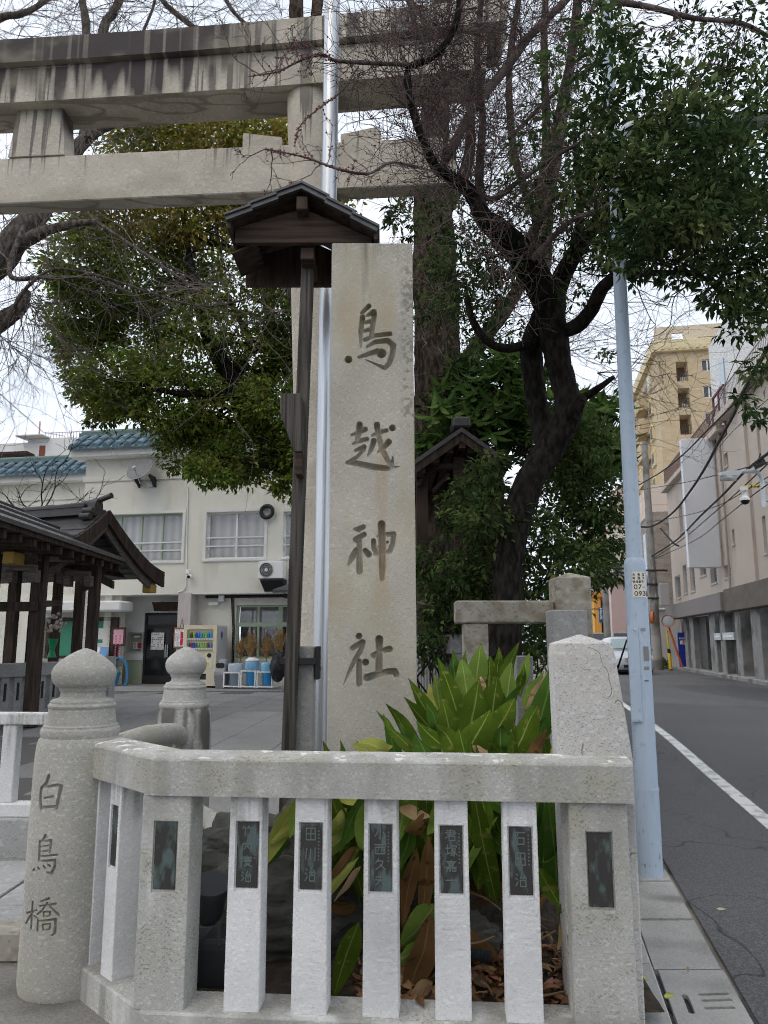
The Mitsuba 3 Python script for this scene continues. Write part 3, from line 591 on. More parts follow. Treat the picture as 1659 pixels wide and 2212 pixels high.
# ---------------------------------------------------------------- the stele with the shrine's name
SY = 4.72
sfr = Fr((0, SY, 0), 0.0)
def su(p, y): return at(p, y, SY)
tl, tr_, bl, br = su(717, 525), su(891, 523), su(706, 1620), su(902, 1620)
e = (tl[2] - .25) / (tl[2] - bl[2])
sx = lambda a, b, z: a[0] + (b[0] - a[0]) * (tl[2] - z) / (tl[2] - bl[2])
stele_pts = []
for z in (.2, tl[2]):
    xa, xb = sx(tl, bl, z), sx(tr_, br, z); b_ = .006
    zz = [z] if z < 1 else [z - .006]
    for q in zz:
        stele_pts += [(xa, SY + b_, q), (xa + b_, SY, q), (xb - b_, SY, q), (xb, SY + b_, q), (xb, SY + .21, q), (xa, SY + .21, q)]
    if z > 1: stele_pts += [(xa + b_, SY + b_, z), (xb - b_, SY + b_, z), (xb - b_, SY + .2, z), (xa + b_, SY + .2, z)]
stone = m3.Manifold.hull_points(R(stele_pts))
def s1(q): return at((1250 + .4069 * q[0]) / 1.8228, (1100 + .4069 * q[1]) / 1.8228, SY), q[2] * .2232 / FOC * SY * .56
def s2(q): return at((1250 + .4069 * q[0]) / 1.8228, (1950 + .4069 * q[1]) / 1.8228, SY), q[2] * .2232 / FOC * SY * .56
K1 = [
 [(498,258,44),(430,325,34)],[(437,365,48),(418,500,44),(420,655,16)],[(480,352,26),(545,315,52),(550,350,48),(535,440,46),(520,560,42)],
 [(465,418,32),(515,405,40)],[(455,500,32),(510,485,40)],[(458,585,38),(550,545,38),(702,527,44)],
 [(482,650,26),(560,605,42),(680,592,50),(735,640,52),(725,730,50),(690,820,48),(650,858,42),(580,828,26),(462,775,8)],
 [(402,755,30),(500,720,44),(580,695,52)],[(620,715,84)],[(300,775,66)],
 [(408,1405,54),(402,1480,52),(385,1545,40)],[(330,1505,22),(400,1485,42),(462,1450,48)],[(345,1590,25),(410,1563,42),(480,1545,38)],[(370,1655,30),(452,1620,42),(442,1660,32),(380,1720,32),(300,1770,36)],
 [(290,1772,36),(360,1775,48),(560,1818,54),(680,1828,46),(792,1810,8)],
 [(545,1562,50),(522,1640,42),(488,1705,18)],[(530,1510,26),(590,1485,42),(668,1462,38)],[(575,1408,54),(590,1500,48),(625,1640,46),(680,1750,44),(720,1805,42),(726,1760,30),(728,1712,8)],[(690,1572,54),(640,1630,42),(580,1675,14)],[(725,1437,58)]]
K2 = [
 [(355,325,22),(400,328,50),(445,305,42)],[(368,430,48),(452,378,44)],[(405,445,46),(405,600,52),(408,735,58)],[(375,530,46),(335,600,52),(302,668,26)],[(462,532,42),(495,570,56)],
 [(542,440,42),(547,510,46),(572,560,44)],[(585,400,26),(640,380,36),(740,375,44),(730,460,46),(702,540,42),(625,562,26)],[(590,500,22),(680,452,26)],[(560,566,40),(620,562,28)],[(620,278,62),(628,500,62),(628,700,56),(626,812,40)],
 [(402,1364,54)],[(337,1480,44),(390,1450,48),(438,1422,48),(420,1500,46),(360,1600,40),(300,1720,26),(252,1832,7)],[(402,1607,44),(403,1700,48),(405,1828,50)],[(466,1617,58)],
 [(542,1552,48),(620,1512,50),(698,1487,52)],[(598,1392,64),(600,1500,56),(596,1690,60)],[(482,1766,64),(560,1742,58),(680,1707,52),(748,1707,58),(764,1735,54)]]
stone = stone - groove([[s1(q) for q in st] for st in K1] + [[s2(q) for q in st] for st in K2])
single('inscribed_stele', tm(stone), 'm_stele', 'tall pale stone pillar carved with four large characters, lichen on its right side', 'stone pillar')

# ---------------------------------------------------------------- wooden pole with a small gabled roof (lamp shelter) and what it is strapped to
wp_ = thing('roofed_post', 'weathered grey timber post carrying a small dark gabled roof beside the stone pillar', 'roofed post')
PY = 5.4
pa, pb = at(624, 1615, PY), at(664, 610, PY)
pdir = (pa - pb); pa = pa + pdir * .23
def beam(p, q, wx, wy, b=.006):
    z = (q - p) / np.linalg.norm(q - p); x = np.cross([0, 1, 0], z); x /= np.linalg.norm(x); y = np.cross(z, x); L = np.linalg.norm(q - p)
    m = bx(-wx / 2, wx / 2, -wy / 2, wy / 2, 0, L, b); M = np.eye(4); M[:3, 0], M[:3, 1], M[:3, 2], M[:3, 3] = x, y, z, p; m.apply_transform(M); return m
pt = pb + (pb - pa) * .14
part(wp_, 'post', beam(pa, pt, .088, .12), 'm_wood_grey')
ka, kb = at(630, 862, PY - .07), at(648, 985, PY - .07)
part(wp_, 'bracket', hull(np.vstack([bpts(ka[0] - .065, ka[0] + .08, PY - .2, PY + .1, ka[2] - .14, ka[2], .006), bpts(kb[0] - .03, kb[0] + .03, PY - .2, PY + .0, kb[2], kb[2] + .04, .004)])), 'm_wood_grey')
part(wp_, 'bracket_tenon', bx(kb[0] - .02, kb[0] + .03, PY - .19, PY - .04, kb[2] - .16, kb[2], .005), 'm_wood_brown')
# roof: three stepped boards on each side, capped with dark metal
ry0, ry1 = 5.02, 5.74
def rp(px_, py_): q = at(px_, py_, ry0); return R([q[0], q[2]])
rf = Fr((0, ry0, 0), 0.0)
apex, le, re_ = rp(652, 402), rp(484, 462), rp(820, 487)
def board(a, b, th, y0, y1, name, mat, drop=0.0):
    d = (b - a) / np.linalg.norm(b - a); nrm = R([-d[1], d[0]]);
    if nrm[1] < 0: nrm = -nrm
    a, b = a - nrm * drop, b - nrm * drop
    pts = [(q[0], y, q[1]) for q in (a, b, b - nrm * th, a - nrm * th) for y in (y0, y1)]
    return part(wp_, name, hull(pts), mat)
for s_, en in ((-1, le), (1, re_)):
    for k, (t0, t1) in enumerate(((0, .36), (.33, .70), (.66, 1.0))):
        a, b = apex + (en - apex) * t0, apex + (en - apex) * t1
        up = R([0, .035 - .018 * k])
        board(a + up, b + up, .016, ry0 - .015, ry1 + .015, 'roof_sheet', 'm_rooftin')
        board(a + up, b + up, .03, ry0, ry0 + .03, 'roof_board_edge', 'm_rooftin', .017)
        board(a + up, b + up, .018, ry0 + .035, ry1, 'roof_board', 'm_wood_brown', .022)
def gable(y, lo, name, mat, th=.04):
    l, r = apex + (le - apex) * .90, apex + (re_ - apex) * .90
    zb = lo
    pts = [(apex[0], apex[1] - .09), (l[0], l[1] - .05), (l[0] + .0, zb), (r[0], zb), (r[0], r[1] - .05)]
    return part(wp_, name, rf.ext(Polygon([(p[0], p[1]) for p in pts]), -(y - ry0) - th, -(y - ry0)), mat)
zlo = min(le[1], re_[1]) - .14
gable(ry0 + .14, zlo + .085, 'gable_beam', 'm_wood_brown')
gable(ry1 - .12, zlo - .02, 'rear_gable_beam', 'm_wood_dark')
part(wp_, 'ridge_beam', bx(apex[0] - .04, apex[0] + .04, ry0 + .03, ry1 - .02, apex[1] - .16, apex[1] - .06, .004), 'm_wood_dark')
part(wp_, 'cross_tie', bx(apex[0] - .02, apex[0] + .075, ry0 + .18, ry1 - .16, zlo - .02, zlo + .07, .004), 'm_wood_brown')
for s_, en in ((-1, le), (1, re_)):
    q = apex + (en - apex) * .95
    part(wp_, 'eave_board', bx(q[0] - .014, q[0] + .014, ry0 + .04, ry1 - .02, q[1] - .1, q[1] - .03, .003), 'm_wood_dark')
    l2 = apex + (en - apex) * .62
    part(wp_, 'soffit_board', hull([(x, y, z) for x, z in ((l2[0], zlo + .1), (q[0], zlo + .02)) for y in (ry0 + .18, ry1 - .15) for z in (z, z + .015)]), 'm_wood_brown')
sp = thing('stone_stub', 'short rough granite post strapped to the timber post with a black steel band', 'stone post')
qa, qb = at(640, 1396, 5.42), at(683, 1396, 5.42)
part(sp, 'shaft', bx(qa[0], qb[0] - .012, 5.42, 5.58, COURT, qa[2], .008), 'm_greystone')
ua, ub = at(606, 1418, 5.36), at(684, 1430, 5.36)
part(sp, 'strap', bx(ua[0], ub[0], 5.36, 5.4, at(640, 1421, 5.38)[2] - .045, at(640, 1421, 5.38)[2], .003), 'm_black')
part(sp, 'strap_plate', bx(ub[0] - .01, ub[0] + .012, 5.37, 5.56, at(680, 1468, 5.38)[2], at(680, 1396, 5.38)[2], .002), 'm_black')
part(sp, 'bolt', cyl(at(626, 1424, 5.36), at(626, 1424, 5.345), .008, n=8), 'm_alu')
# steel flag pole
fa, fb = at(718, 0, 6.15), at(691, 1615, 6.15)
fd = fa - fb
fpk = thing('flagpole', 'bright silver metal pole running the full height beside the stone pillar', 'flagpole')
part(fpk, 'pole', tube([fb - fd * .16, fb, fa, fa + fd * .25], [.07, .068, .069, .06], 28), 'm_steel', 40)
q = at(690, 1443, 6.05)
part(fpk, 'clamp_rod', cyl(R([ub[0], 5.45, q[2]]), q, .016, n=10), flat((.13, .05, .04)))

# ---------------------------------------------------------------- torii gate
to = thing('torii_gate', 'large weathered stone shrine gate with dark rain streaks on its top beam', 'torii gate')
TA = -math.radians(4.4)
tf = Fr((at(668, 300, 8.2)[0], 8.2, 0), TA)   # u=0 at the right column's upper axis
def tpx(px_, py_, w=0): return tf.px(px_, py_, w)
u_g = tpx(95, 300)[0]                       # the middle of the gate
# right column, leaning inwards, with a soft swelling
ct, cbm = tpx(666, 180), tpx(705, 1380)
def column(u_top, z_top, u_bot, z_bot):
    k = np.linspace(0, 1, 14); pts = []
    for t in k:
        z = z_bot + (z_top - z_bot) * t; pts.append(tf.P(u_bot + (u_top - u_bot) * t, z, -.02))
    return tube(pts, .305 - .045 * k, 40)
zk = tpx(400, 206)[1]
lean = (ct[0] - cbm[0]) / (ct[1] - cbm[1])
ub_ = ct[0] - lean * (ct[1] - COURT)
part(to, 'column', column(ct[0] + lean * (zk - ct[1]), zk + .05, ub_, COURT), 'm_torii', 40)
mir = 2 * u_g
part(to, 'column', column(mir - ct[0] - lean * (zk - ct[1]), zk + .05, mir - ub_, COURT), 'm_torii', 40)
for u_ in (ub_, mir - ub_):
    part(to, 'column_base', lathe([(0, 0), (.42, 0), (.42, .2), (.36, .3), (0, .3)], tf.P(u_, COURT, -.02), 32), 'm_torii', 30)
# nuki (tie beam)
n0, n1 = tpx(300, 342), tpx(300, 440)
v0, v1 = n1[1], n0[1]
ur = tpx(985, 380)[0]
part(to, 'tie_beam', tf.tr(bx(mir - ur, ur, -.12, .12, v0, v1, .012)), 'm_torii')
# wedges beside the column
for u_a, u_b, h in ((tpx(529, 300)[0], tpx(612, 300)[0], .17), (tpx(738, 300)[0], tpx(822, 300)[0], .17)):
    s_ = 1 if u_a > 0 else -1
    hi, lo = .2, .12
    pts = [(u_a, v1 + .004), (u_b, v1 + .004), (u_b, v1 + (hi if s_ > 0 else lo)), (u_a, v1 + (lo if s_ > 0 else hi))]
    part(to, 'wedge', tf.ext(Polygon(pts), -.085, .085), 'm_torii')
    part(to, 'wedge', tf.ext(Polygon([(mir - a, b) for a, b in pts]), -.085, .085), 'm_torii')
# strut in the middle
g0, g1, g2, g3 = tpx(47, 226, .0), tpx(137, 224, .0), tpx(29, 347, .1), tpx(137, 346, .1)
zs = tpx(300, 206, .28)[1] - .02
part(to, 'strut', hull([tf.P(u_g + s_ * hw, z, w) for z, hw, ww in ((v1 + .003, .345, .14), (zs + .06, .28, .12)) for s_ in (-1, 1) for w in (-ww, ww)]), 'm_torii')
# two-layer lintel, rising gently towards both ends
def lintel(zb, zt, w0, w1, uend, slant, rise, name, n=22, split=None):
    us = np.linspace(-uend, uend, n); rings = []
    for u_ in us:
        r_ = rise * (abs(u_) / uend) ** 2.2; sl = slant * (1 if u_ > 0 else -1) * (1 if abs(u_) == uend else 0)
        rings.append([tf.P(u_g + u_ + d, z + r_, w) for z, w, d in ((zb, w0, 0), (zt, w0, sl), (zt + .05, (w0 + w1) / 2, sl), (zt, w1, sl), (zb, w1, 0))])
    part(to, name, loft(rings), 'm_torii', 25)
z_a, z_b, z_c = tpx(300, 205, .28)[1], tpx(300, 130, .28)[1], tpx(300, 116, .31)[1]
z_d = tpx(300, 72, .33)[1]; ZLINT = float(z_b)
half = tpx(1085, 60, .3)[0] - u_g
lintel(z_a, z_b, .27, -.27, half * .965, .03, .1, 'lower_lintel')
lintel(z_b + .003, z_d, .36, -.36, half, .1, .16, 'upper_lintel')
part(to, 'joint_step', tf.box(u_g - .28, u_g + .42, z_b - .02, z_b + .01, .27, .276, .002), 'm_torii')

# ---------------------------------------------------------------- planter behind the fence
soil = []
gx, gy = np.meshgrid(np.linspace(-.95, 1.12, 34), np.linspace(3.36, 5.6, 34))
gz = .06 + .25 * np.clip((gy - 3.5) / 1.2, 0, 1) * np.clip((gx + .9) / 1.2, .2, 1) + .06 * meshkit.fbm(np.stack([gx * 4, gy * 4, gx * 0], -1), 3)
v = np.stack([gx, gy, gz], -1).reshape(-1, 3); i, j = np.meshgrid(np.arange(33), np.arange(33), indexing='ij'); a = (i * 34 + j).ravel()
struct('soil', tm((v, np.stack([a, a + 1, a + 35, a + 34], 1))), 'm_soil', True)
def zsoil(x, y): return float(gz[np.clip(int((y - 3.36) / 2.24 * 33), 0, 33), np.clip(int((x + .95) / 2.07 * 33), 0, 33)])
def rock(c, s, seed, name='rock', lab=None, mat='m_rock', group=None, sub=4):
    m = trimesh.creation.icosphere(sub); v = m.vertices
    v = v * (1 + .9 * (meshkit.fbm(v * 1.1 + seed * 3.7, 3, seed) - .5)[:, None] + .34 * (meshkit.fbm(v * [2, 2, 7] + seed, 3, seed) - .5)[:, None])
    m.vertices = v * R(s) + R(c); return single(name, m, mat, lab, 'rock', group, smooth=30)
rock((-.28, 4.3, .45), (.34, .24, .42), 3, lab='dark layered upright rock behind the second and third fence bars')
rock((-.5, 4.0, .2), (.4, .25, .3), 5, lab='low dark rock in the planter beside the black spotlight')
rock((.36, 3.78, .2), (.16, .12, .14), 8, lab='rounded grey black stone among dead leaves between the last two bars')
rock((-.75, 4.5, .28), (.3, .3, .34), 12, lab='dark rock under the curved stone arch behind the corner post')
# spotlight
slk = thing('spotlight', 'black ground spotlight behind the fence beside the corner post', 'spotlight')
sc = at(453, 1945, 3.62)
hd = R([.12, -.35, .93]); hd /= np.linalg.norm(hd)
part(slk, 'head', tube([sc - hd * .09, sc - hd * .06, sc + hd * .05, sc + hd * .055, sc + hd * .085, sc + hd * .08], [.05, .062, .075, .082, .082, .06], 26), flat((.035, .036, .04), .45), 30)
part(slk, 'yoke', cat([bx(sc[0] - .075, sc[0] + .085, sc[1] - .05, sc[1] - .035, sc[2] - .19, sc[2] - .14, .004), beam(sc + R([-.05, -.05, -.17]), sc + R([.03, -.045, -.09]), .02, .012), beam(sc + R([.06, -.05, -.17]), sc + R([.05, -.045, -.07]), .02, .012)]), flat((.05, .05, .055), .4), kind='stuff')
part(slk, 'knob', cyl(sc + R([-.06, -.06, -.1]), sc + R([-.085, -.06, -.1]), .018, n=12), flat((.05, .05, .055), .4))
part(slk, 'ballast_box', bx(sc[0] - .1, sc[0] + .11, sc[1] - .05, sc[1] + .12, .06, sc[2] - .15, .008), flat((.022, .022, .025), .4))
pp = [at(x_, y_, 3.42) for x_, y_ in ((1000, 2066), (1030, 2062), (1060, 2066))]
hx = smooth_path(pp, 40); hr_ = .021 + .0035 * np.sin(np.arange(len(hx)) * 1.9)
single('corrugated_hose', tube(hx, hr_, 14), flat((.04, .042, .047), .5), 'grey corrugated hose lying in dead leaves between the last two bars', 'hose', smooth=50)
# dead leaves and twigs on the soil
def litter(n, xr, yr, seed):
    g = np.random.default_rng(seed); V, F, C = [], [], []; o = 0
    for i in range(n):
        x_, y_ = g.uniform(*xr), g.uniform(*yr); z = zsoil(x_, y_) + g.uniform(.0, .035); a_ = g.uniform(0, 6.28); L = g.uniform(.03, .1)
        d = R([math.cos(a_), math.sin(a_), g.uniform(-.25, .45)])
        v, f = leaf_blade((x_, y_, z), R([x_, y_, z]) + d * L, L * g.uniform(.3, .55), (-d[1], d[0], g.uniform(-.6, .6)), g.uniform(-.3, .35), 5, g.uniform(-.6, .6), g.uniform(-1, 1))
        c = R([.26, .14, .06]) * g.uniform(.35, 1.15) * [1, g.uniform(.8, 1.1), g.uniform(.8, 1.3)]
        V.append(v); F.append(f + o); C.append(np.tile(c, (len(v), 1))); o += len(v)
    return np.vstack(V), np.vstack(F), np.vstack(C)
V, F_, C = litter(900, (-.1, 1.02), (3.38, 3.95), 4)
single('dead_leaves', (V, F_), 'm_vc', 'brown dead leaves covering the soil at the foot of the fence', 'leaf litter', kind='stuff', smooth=True, color=C)
TW = [((1000, 2040, 3.45), (1068, 2022, 3.5)), ((1094, 2175, 3.38), (1222, 2140, 3.42)), ((1100, 2130, 3.44), (1120, 2060, 3.5)), ((1120, 2060, 3.5), (1200, 2010, 3.55)), ((1185, 2020, 3.5), (1225, 2090, 3.5)), ((1010, 1925, 3.9), (1082, 1965, 3.7)), ((1002, 1850, 4.0), (1010, 1925, 3.9)), ((1150, 1870, 3.8), (1142, 1940, 3.7)), ((1040, 2120, 3.4), (1066, 2150, 3.42)), ((1160, 1990, 3.6), (1140, 2060, 3.5))]
TL = ['tan twig lying level on the hose between the last two bars', 'long tan twig lying low along the base rail before the end post', 'short twig standing between last bar and end post', 'twig running up right behind the last gap of the fence', 'thin curved twig touching the end post', 'bent tan stalk sloping right behind the fifth bar', 'upright thin stalk beneath the hanging leaf between the last bars', 'upright thin stalk beside the end post in shadow', 'small pale twig at the foot of the fifth bar', 'fine twig leaning left among the dead leaves near the end post']
for n_, (p, q) in enumerate(TW):
    p, q = at(*p), at(*q); m_ = (p + q) / 2 + R([rnd.uniform(-.015, .015), 0, rnd.uniform(-.01, .02)])
    single('fallen_twig', tube(smooth_path([p, m_, q], 4), np.linspace(.0062, .0035, 9), 6), flat((.2, .14, .085), .8), TL[n_], 'twig', group='dry twigs in the planter')

# ---------------------------------------------------------------- broad-leaved plants in the planter, leaf by leaf
ap = thing('broad_leaf_plant', 'dense clump of long glossy green leaves rising above the fence rail', 'plant')
def zp(x_, y_): return (768 + x_ * .3637, 1344 + y_ * .3637)
G1, G2, G3, TAN, BRN, YEL = 'green', 'dark', 'light', 'tan', 'brown', 'yellow'
LUV = R([[j / 4, i / 10] for i in range(11) for j in range(5)])
LV = [((178,485),(350,760),74,G1,4.2),((285,440),(450,640),74,G1,4.3),((313,335),(480,620),84,G1,4.35),((487,205),(615,590),84,G1,4.4),((470,300),(505,520),56,G3,4.45),((577,165),(600,360),60,G2,4.6),((655,170),(668,360),60,G3,4.6),((743,125),(722,360),92,G3,4.55),((800,195),(795,430),84,G1,4.5),((853,150),(842,360),60,G1,4.6),((630,215),(668,440),88,G3,4.45),((735,330),(680,660),150,G1,4.2),((845,315),(820,620),132,G1,4.25),((975,115),(905,360),74,G1,4.6),((1035,180),(980,380),52,G3,4.6),((930,230),(905,480),94,G3,4.45),((950,445),(840,660),104,G1,4.2),((1010,345),(900,590),94,G2,4.3),((1170,260),(1080,650),112,G2,4.25),((1120,290),(1035,480),66,G3,4.35),((1140,285),(1035,520),44,TAN,4.3),((1085,472),(930,830),150,G1,4.0),((800,515),(680,760),136,G1,4.0),((360,585),(500,720),104,G1,4.0),((478,600),(610,800),94,G1,3.95),((612,635),(655,800),84,G1,3.95),((350,650),(430,800),76,G2,3.95),((160,580),(350,770),66,G1,4.1),((125,520),(240,680),26,G1,4.2),((515,455),(565,680),92,G1,4.15),((870,600),(862,790),86,G2,4.0),((1135,630),(1040,830),56,BRN,3.95),((1205,710),(1185,820),46,YEL,4.0),((780,690),(870,800),36,G1,3.92),((560,255),(590,420),40,G2,4.55),((745,320),(748,400),46,TAN,4.3),((672,728),(780,790),36,TAN,3.9),((440,360),(470,500),60,YEL,4.5),((1190,400),(1150,640),70,G2,4.4),((1000,250),(985,400),40,G1,4.5),((1060,480),(1000,700),80,G2,4.2),((540,500),(600,720),80,G2,4.25),((420,480),(480,640),70,G2,4.3),((700,480),(690,640),70,G2,4.3),((880,420),(860,600),70,G2,4.3),((1130,560),(1110,760),80,G2,4.15),((250,600),(360,770),50,G2,4.15)]
def add_leaf(B, Tp, wid, col, g, arch, fold=.3, tw=.2, side=None, edge=.85):
    sd_ = R([1.0, g.uniform(-.5, .5), g.uniform(-.2, .2)]) if side is None else side
    v, f = leaf_blade(B, Tp, wid, sd_, arch, 11, fold, tw)
    u = np.linspace(0, 1, 11); wv = (g.normal(size=3) * .006)[:, None] * np.sin(np.outer(R([5, 8, 12]), u) + g.uniform(0, 6, (3, 1)))
    v = v + np.repeat(wv.sum(0), 5)[:, None] * R([0, 1, .4])
    part(ap, 'leaf', (v, f), 'm_blade_' + col, True, uv=LUV)
g = np.random.default_rng(3)
for tpx_, bpx, w, c, Y in LV:
    Tp, B = at(*zp(*tpx_), Y), at(*zp(*bpx), Y - g.uniform(.0, .12))
    B = B + (B - Tp) * .25; B[1] += .05
    add_leaf(B, Tp, w * .3637 / FOC * Y * 1.3, c, g, g.uniform(-.14, .16), g.uniform(.15, .45), g.uniform(-.9, .9))
# the same clump goes on lower down: leaves that hang towards the fence, and darker ones behind
for i in range(95):
    x_, y_ = g.uniform(-.1, .95), g.uniform(3.85, 4.6); B = R([x_, y_, zsoil(x_, y_)]) ; a_ = g.uniform(0, 6.28)
    h = g.uniform(.45, .95); Tp = B + R([math.cos(a_) * .3, math.sin(a_) * .22 - .1, h]); Tp[1] = max(Tp[1], 3.55); Tp[0] = min(Tp[0], .2 * Tp[1])
    if x_ < .1: Tp[2] = min(Tp[2], 1.0)
    B = B + (Tp - B) * .25
    add_leaf(B, Tp, g.uniform(.09, .14), G2 if g.random() < .5 else G1, g, g.uniform(-.1, .2), .3, g.uniform(-.8, .8))
HANG = [((640,1745),(572,1830),.1,YEL,3.95,.3),((700,1740),(575,1826),.06,YEL,3.85,.1),((715,1720),(830,1725),.06,YEL,3.8,.1),((760,1790),(650,1880),.07,G3,3.8,.25),((780,1740),(660,1920),.09,G1,3.9,.2),((720,1730),(680,1850),.05,G1,3.9,.2),((775,1850),(625,2030),.05,YEL,3.7,.1),((770,1760),(690,1960),.08,G1,3.85,.15),((1030,1800),(1000,1860),.09,G1,3.8,.1),((1075,1760),(1000,1905),.1,G3,3.75,.1),((1010,1760),(1060,1850),.08,G1,3.75,.1),((1170,1860),(1225,1820),.07,G2,3.7,.1),((1165,1880),(1215,1960),.08,G1,3.7,.2),((940,1950),(860,2045),.12,G3,3.65,.15),((935,2030),(850,2080),.07,G3,3.6,.1),((775,1990),(718,2165),.1,G1,3.55,.1),((930,1760),(870,1800),.07,BRN,3.75,.2),((860,1745),(930,1765),.06,TAN,3.75,.2),((770,1830),(690,1930),.05,BRN,3.7,.05),((780,1870),(720,1950),.045,TAN,3.66,.05),((935,2120),(880,2180),.1,TAN,3.5,.1),((930,1980),(860,2190),.12,BRN,3.6,-.1),((925,1800),(905,2020),.07,BRN,3.7,-.1),((900,1830),(870,2000),.07,BRN,3.75,.05),((1225,1960),(1205,2060),.04,TAN,3.5,.1),((1230,1945),(1200,1975),.05,G3,3.5,.1),((890,1780),(860,1880),.08,G2,3.8,.1),((860,1890),(890,2060),.06,BRN,3.75,.1),((960,1690),(1010,1750),.08,G2,3.7,.1),((1040,1720),(1055,1800),.07,G1,3.7,.1),((760,1610),(850,1612),.07,YEL,3.95,.35),((840,1620),(770,1600),.08,YEL,3.95,.3)]
for i in range(46):
    x0 = g.uniform(640, 1120); y0 = g.uniform(1660, 1800); dx = (x0 - 900) * g.uniform(.1, .45) + g.uniform(-60, 60)
    HANG.append(((x0, y0), (x0 + dx, y0 + g.uniform(60, 190)), g.uniform(.06, .11), (G1, G1, G3, G2, YEL)[int(g.integers(5)) if x0 < 800 else int(g.integers(4))], g.uniform(3.72, 4.0), g.uniform(.1, .3)))
for b_, t_, w, c, Y, arch in HANG:
    add_leaf(at(*b_, Y), at(*t_, Y - .06), w, c, g, arch, .3, g.uniform(-.4, .4), R([.5, .2, .8]))
for i in range(20):
    x_, y_ = g.uniform(-.25, .9), g.uniform(3.6, 4.2); z = zsoil(x_, y_) + .02; a_ = g.uniform(0, 6.28); L = g.uniform(.25, .5)
    add_leaf((x_, y_, z + .25 * g.random()), (x_ + math.cos(a_) * L * .5, y_ + math.sin(a_) * .15, z + L * g.uniform(.1, .7)), g.uniform(.05, .09), BRN, g, g.uniform(-.1, .25), .4, g.uniform(-1, 1))

# ---------------------------------------------------------------- old fence along the street side, behind the planter
of = thing('old_stone_fence', 'brown weathered stone fence with one thick beam on posts, under the evergreen tree', 'fence')
OY = 6.1
oA, oB = at(985, 1297, OY), at(1192, 1300, OY)
b_lo = at(1090, 1346, OY)[2]
part(of, 'beam', bx(oA[0], oB[0] + .02, OY, OY + .22, b_lo, oA[2], .012), 'm_oldstone')
q0, q1 = at(1003, 1380, OY), at(1056, 1380, OY)
part(of, 'post', bx(q0[0], q1[0], OY + .02, OY + .2, .1, b_lo - .002, .008), 'm_oldstone')
q0, q1 = at(1198, 1250, OY), at(1272, 1250, OY)
zt_ = at(1230, 1247, OY)[2]
part(of, 'corner_post', hull(np.vstack([bpts(q0[0], q1[0], OY - .06, OY + .24, .1, zt_, .01), [[(q0[0] + q1[0]) / 2, OY + .09, zt_ + .045]]])), 'm_oldstone')
q0, q1 = at(1190, 1320, OY - .3), at(1264, 1320, OY - .3)
part(of, 'short_post', bx(q0[0], q1[0], OY - .36, OY - .1, .1, at(1225, 1317, OY - .36)[2], .01), 'm_greystone')
q0, q1 = at(1115, 1417, 6.6), at(1151, 1417, 6.6)
part(of, 'rear_post', bx(q0[0], q1[0], 6.6, 6.75, .1, q0[2], .008), 'm_greystone')
# thin-barred fence of the side shrine, left of it
bf = thing('shrine_fence', 'grey stone fence with thin bars, half hidden between the pillar and the old fence', 'fence')
f0, f1 = at(900, 1376, 9.5), at(992, 1362, 8.2)
fz0 = at(945, 1372, 8.85)[2]
fdv = R([f1[0] - f0[0], f1[1] - f0[1], 0]); fl = np.linalg.norm(fdv); sfr2 = Fr((f0[0], f0[1], 0), math.atan2(fdv[1], fdv[0]))
part(bf, 'rail', sfr2.box(-1.4, fl, fz0 - .2, fz0, -.1, .1, .01), 'm_greystone')
part(bf, 'base', sfr2.box(-1.4, fl, .1, .5, -.1, .1, .01), 'm_greystone')
for u_ in np.arange(-1.35, fl - .02, .095):
    part(bf, 'bar', sfr2.box(u_, u_ + .055, .5, fz0 - .2, -.03, .03), 'm_greystone')
# ---------------------------------------------------------------- shrine office
OA = -math.radians(10)
o0 = at(300, 1200, 26.4); fo = Fr((o0[0], 26.4, 0), OA)
def Z(zx, zy): return (zx * .5, 737.3 + zy * .5)
def zr_(x0, y0, x1, y1, w=0): return fo.rect(Z(x0, y0), Z(x1, y1), w)
office = thing('shrine_office', 'cream two storey office building with blue tiled eave and curtained windows', 'building')
uL = fo.px(*Z(356, 800))[0]; uR = uL + 12.2
vB = fo.px(*Z(700, 1087))[1]; vT = fo.px(*Z(420, 470))[1]; vL0 = fo.px(*Z(600, 601))[1]; vL1 = fo.px(*Z(600, 577))[1]
wins = [zr_(425, 752, 784, 946), zr_(896, 740, 1140, 935), zr_(1225, 735, 1440, 928)]
wall = sbox(uL, vB, uR, vT)
for w_ in wins: wall = wall.difference(sbox(*[w_[k] for k in (0, 2, 1, 3)]))
part(office, 'upper_wall', fo.ext(wall, -.3, 0), 'm_plaster')
uM = fo.px(*Z(838, 700))[0]
part(office, 'wall_ledge', fo.box(uL - .05, uM + .02, vL0, vL1, -.05, .06, .01), 'm_plaster')
part(office, 'wall_ledge', fo.box(uM + .0, uR, vL0 + .1, vL1 + .12, -.05, .05, .01), 'm_plaster')
part(office, 'wall_panel', fo.box(uM, uR, vL1 + .125, vT, -.05, .035), 'm_plaster')
part(office, 'side_wall', fo.tr(bx(uL, uL + .3, .3, 9, 0, vT)), 'm_plaster')
part(office, 'soffit', fo.box(uL, uR, vB - .05, vB + .0, -6, -.003), 'm_plaster_white')
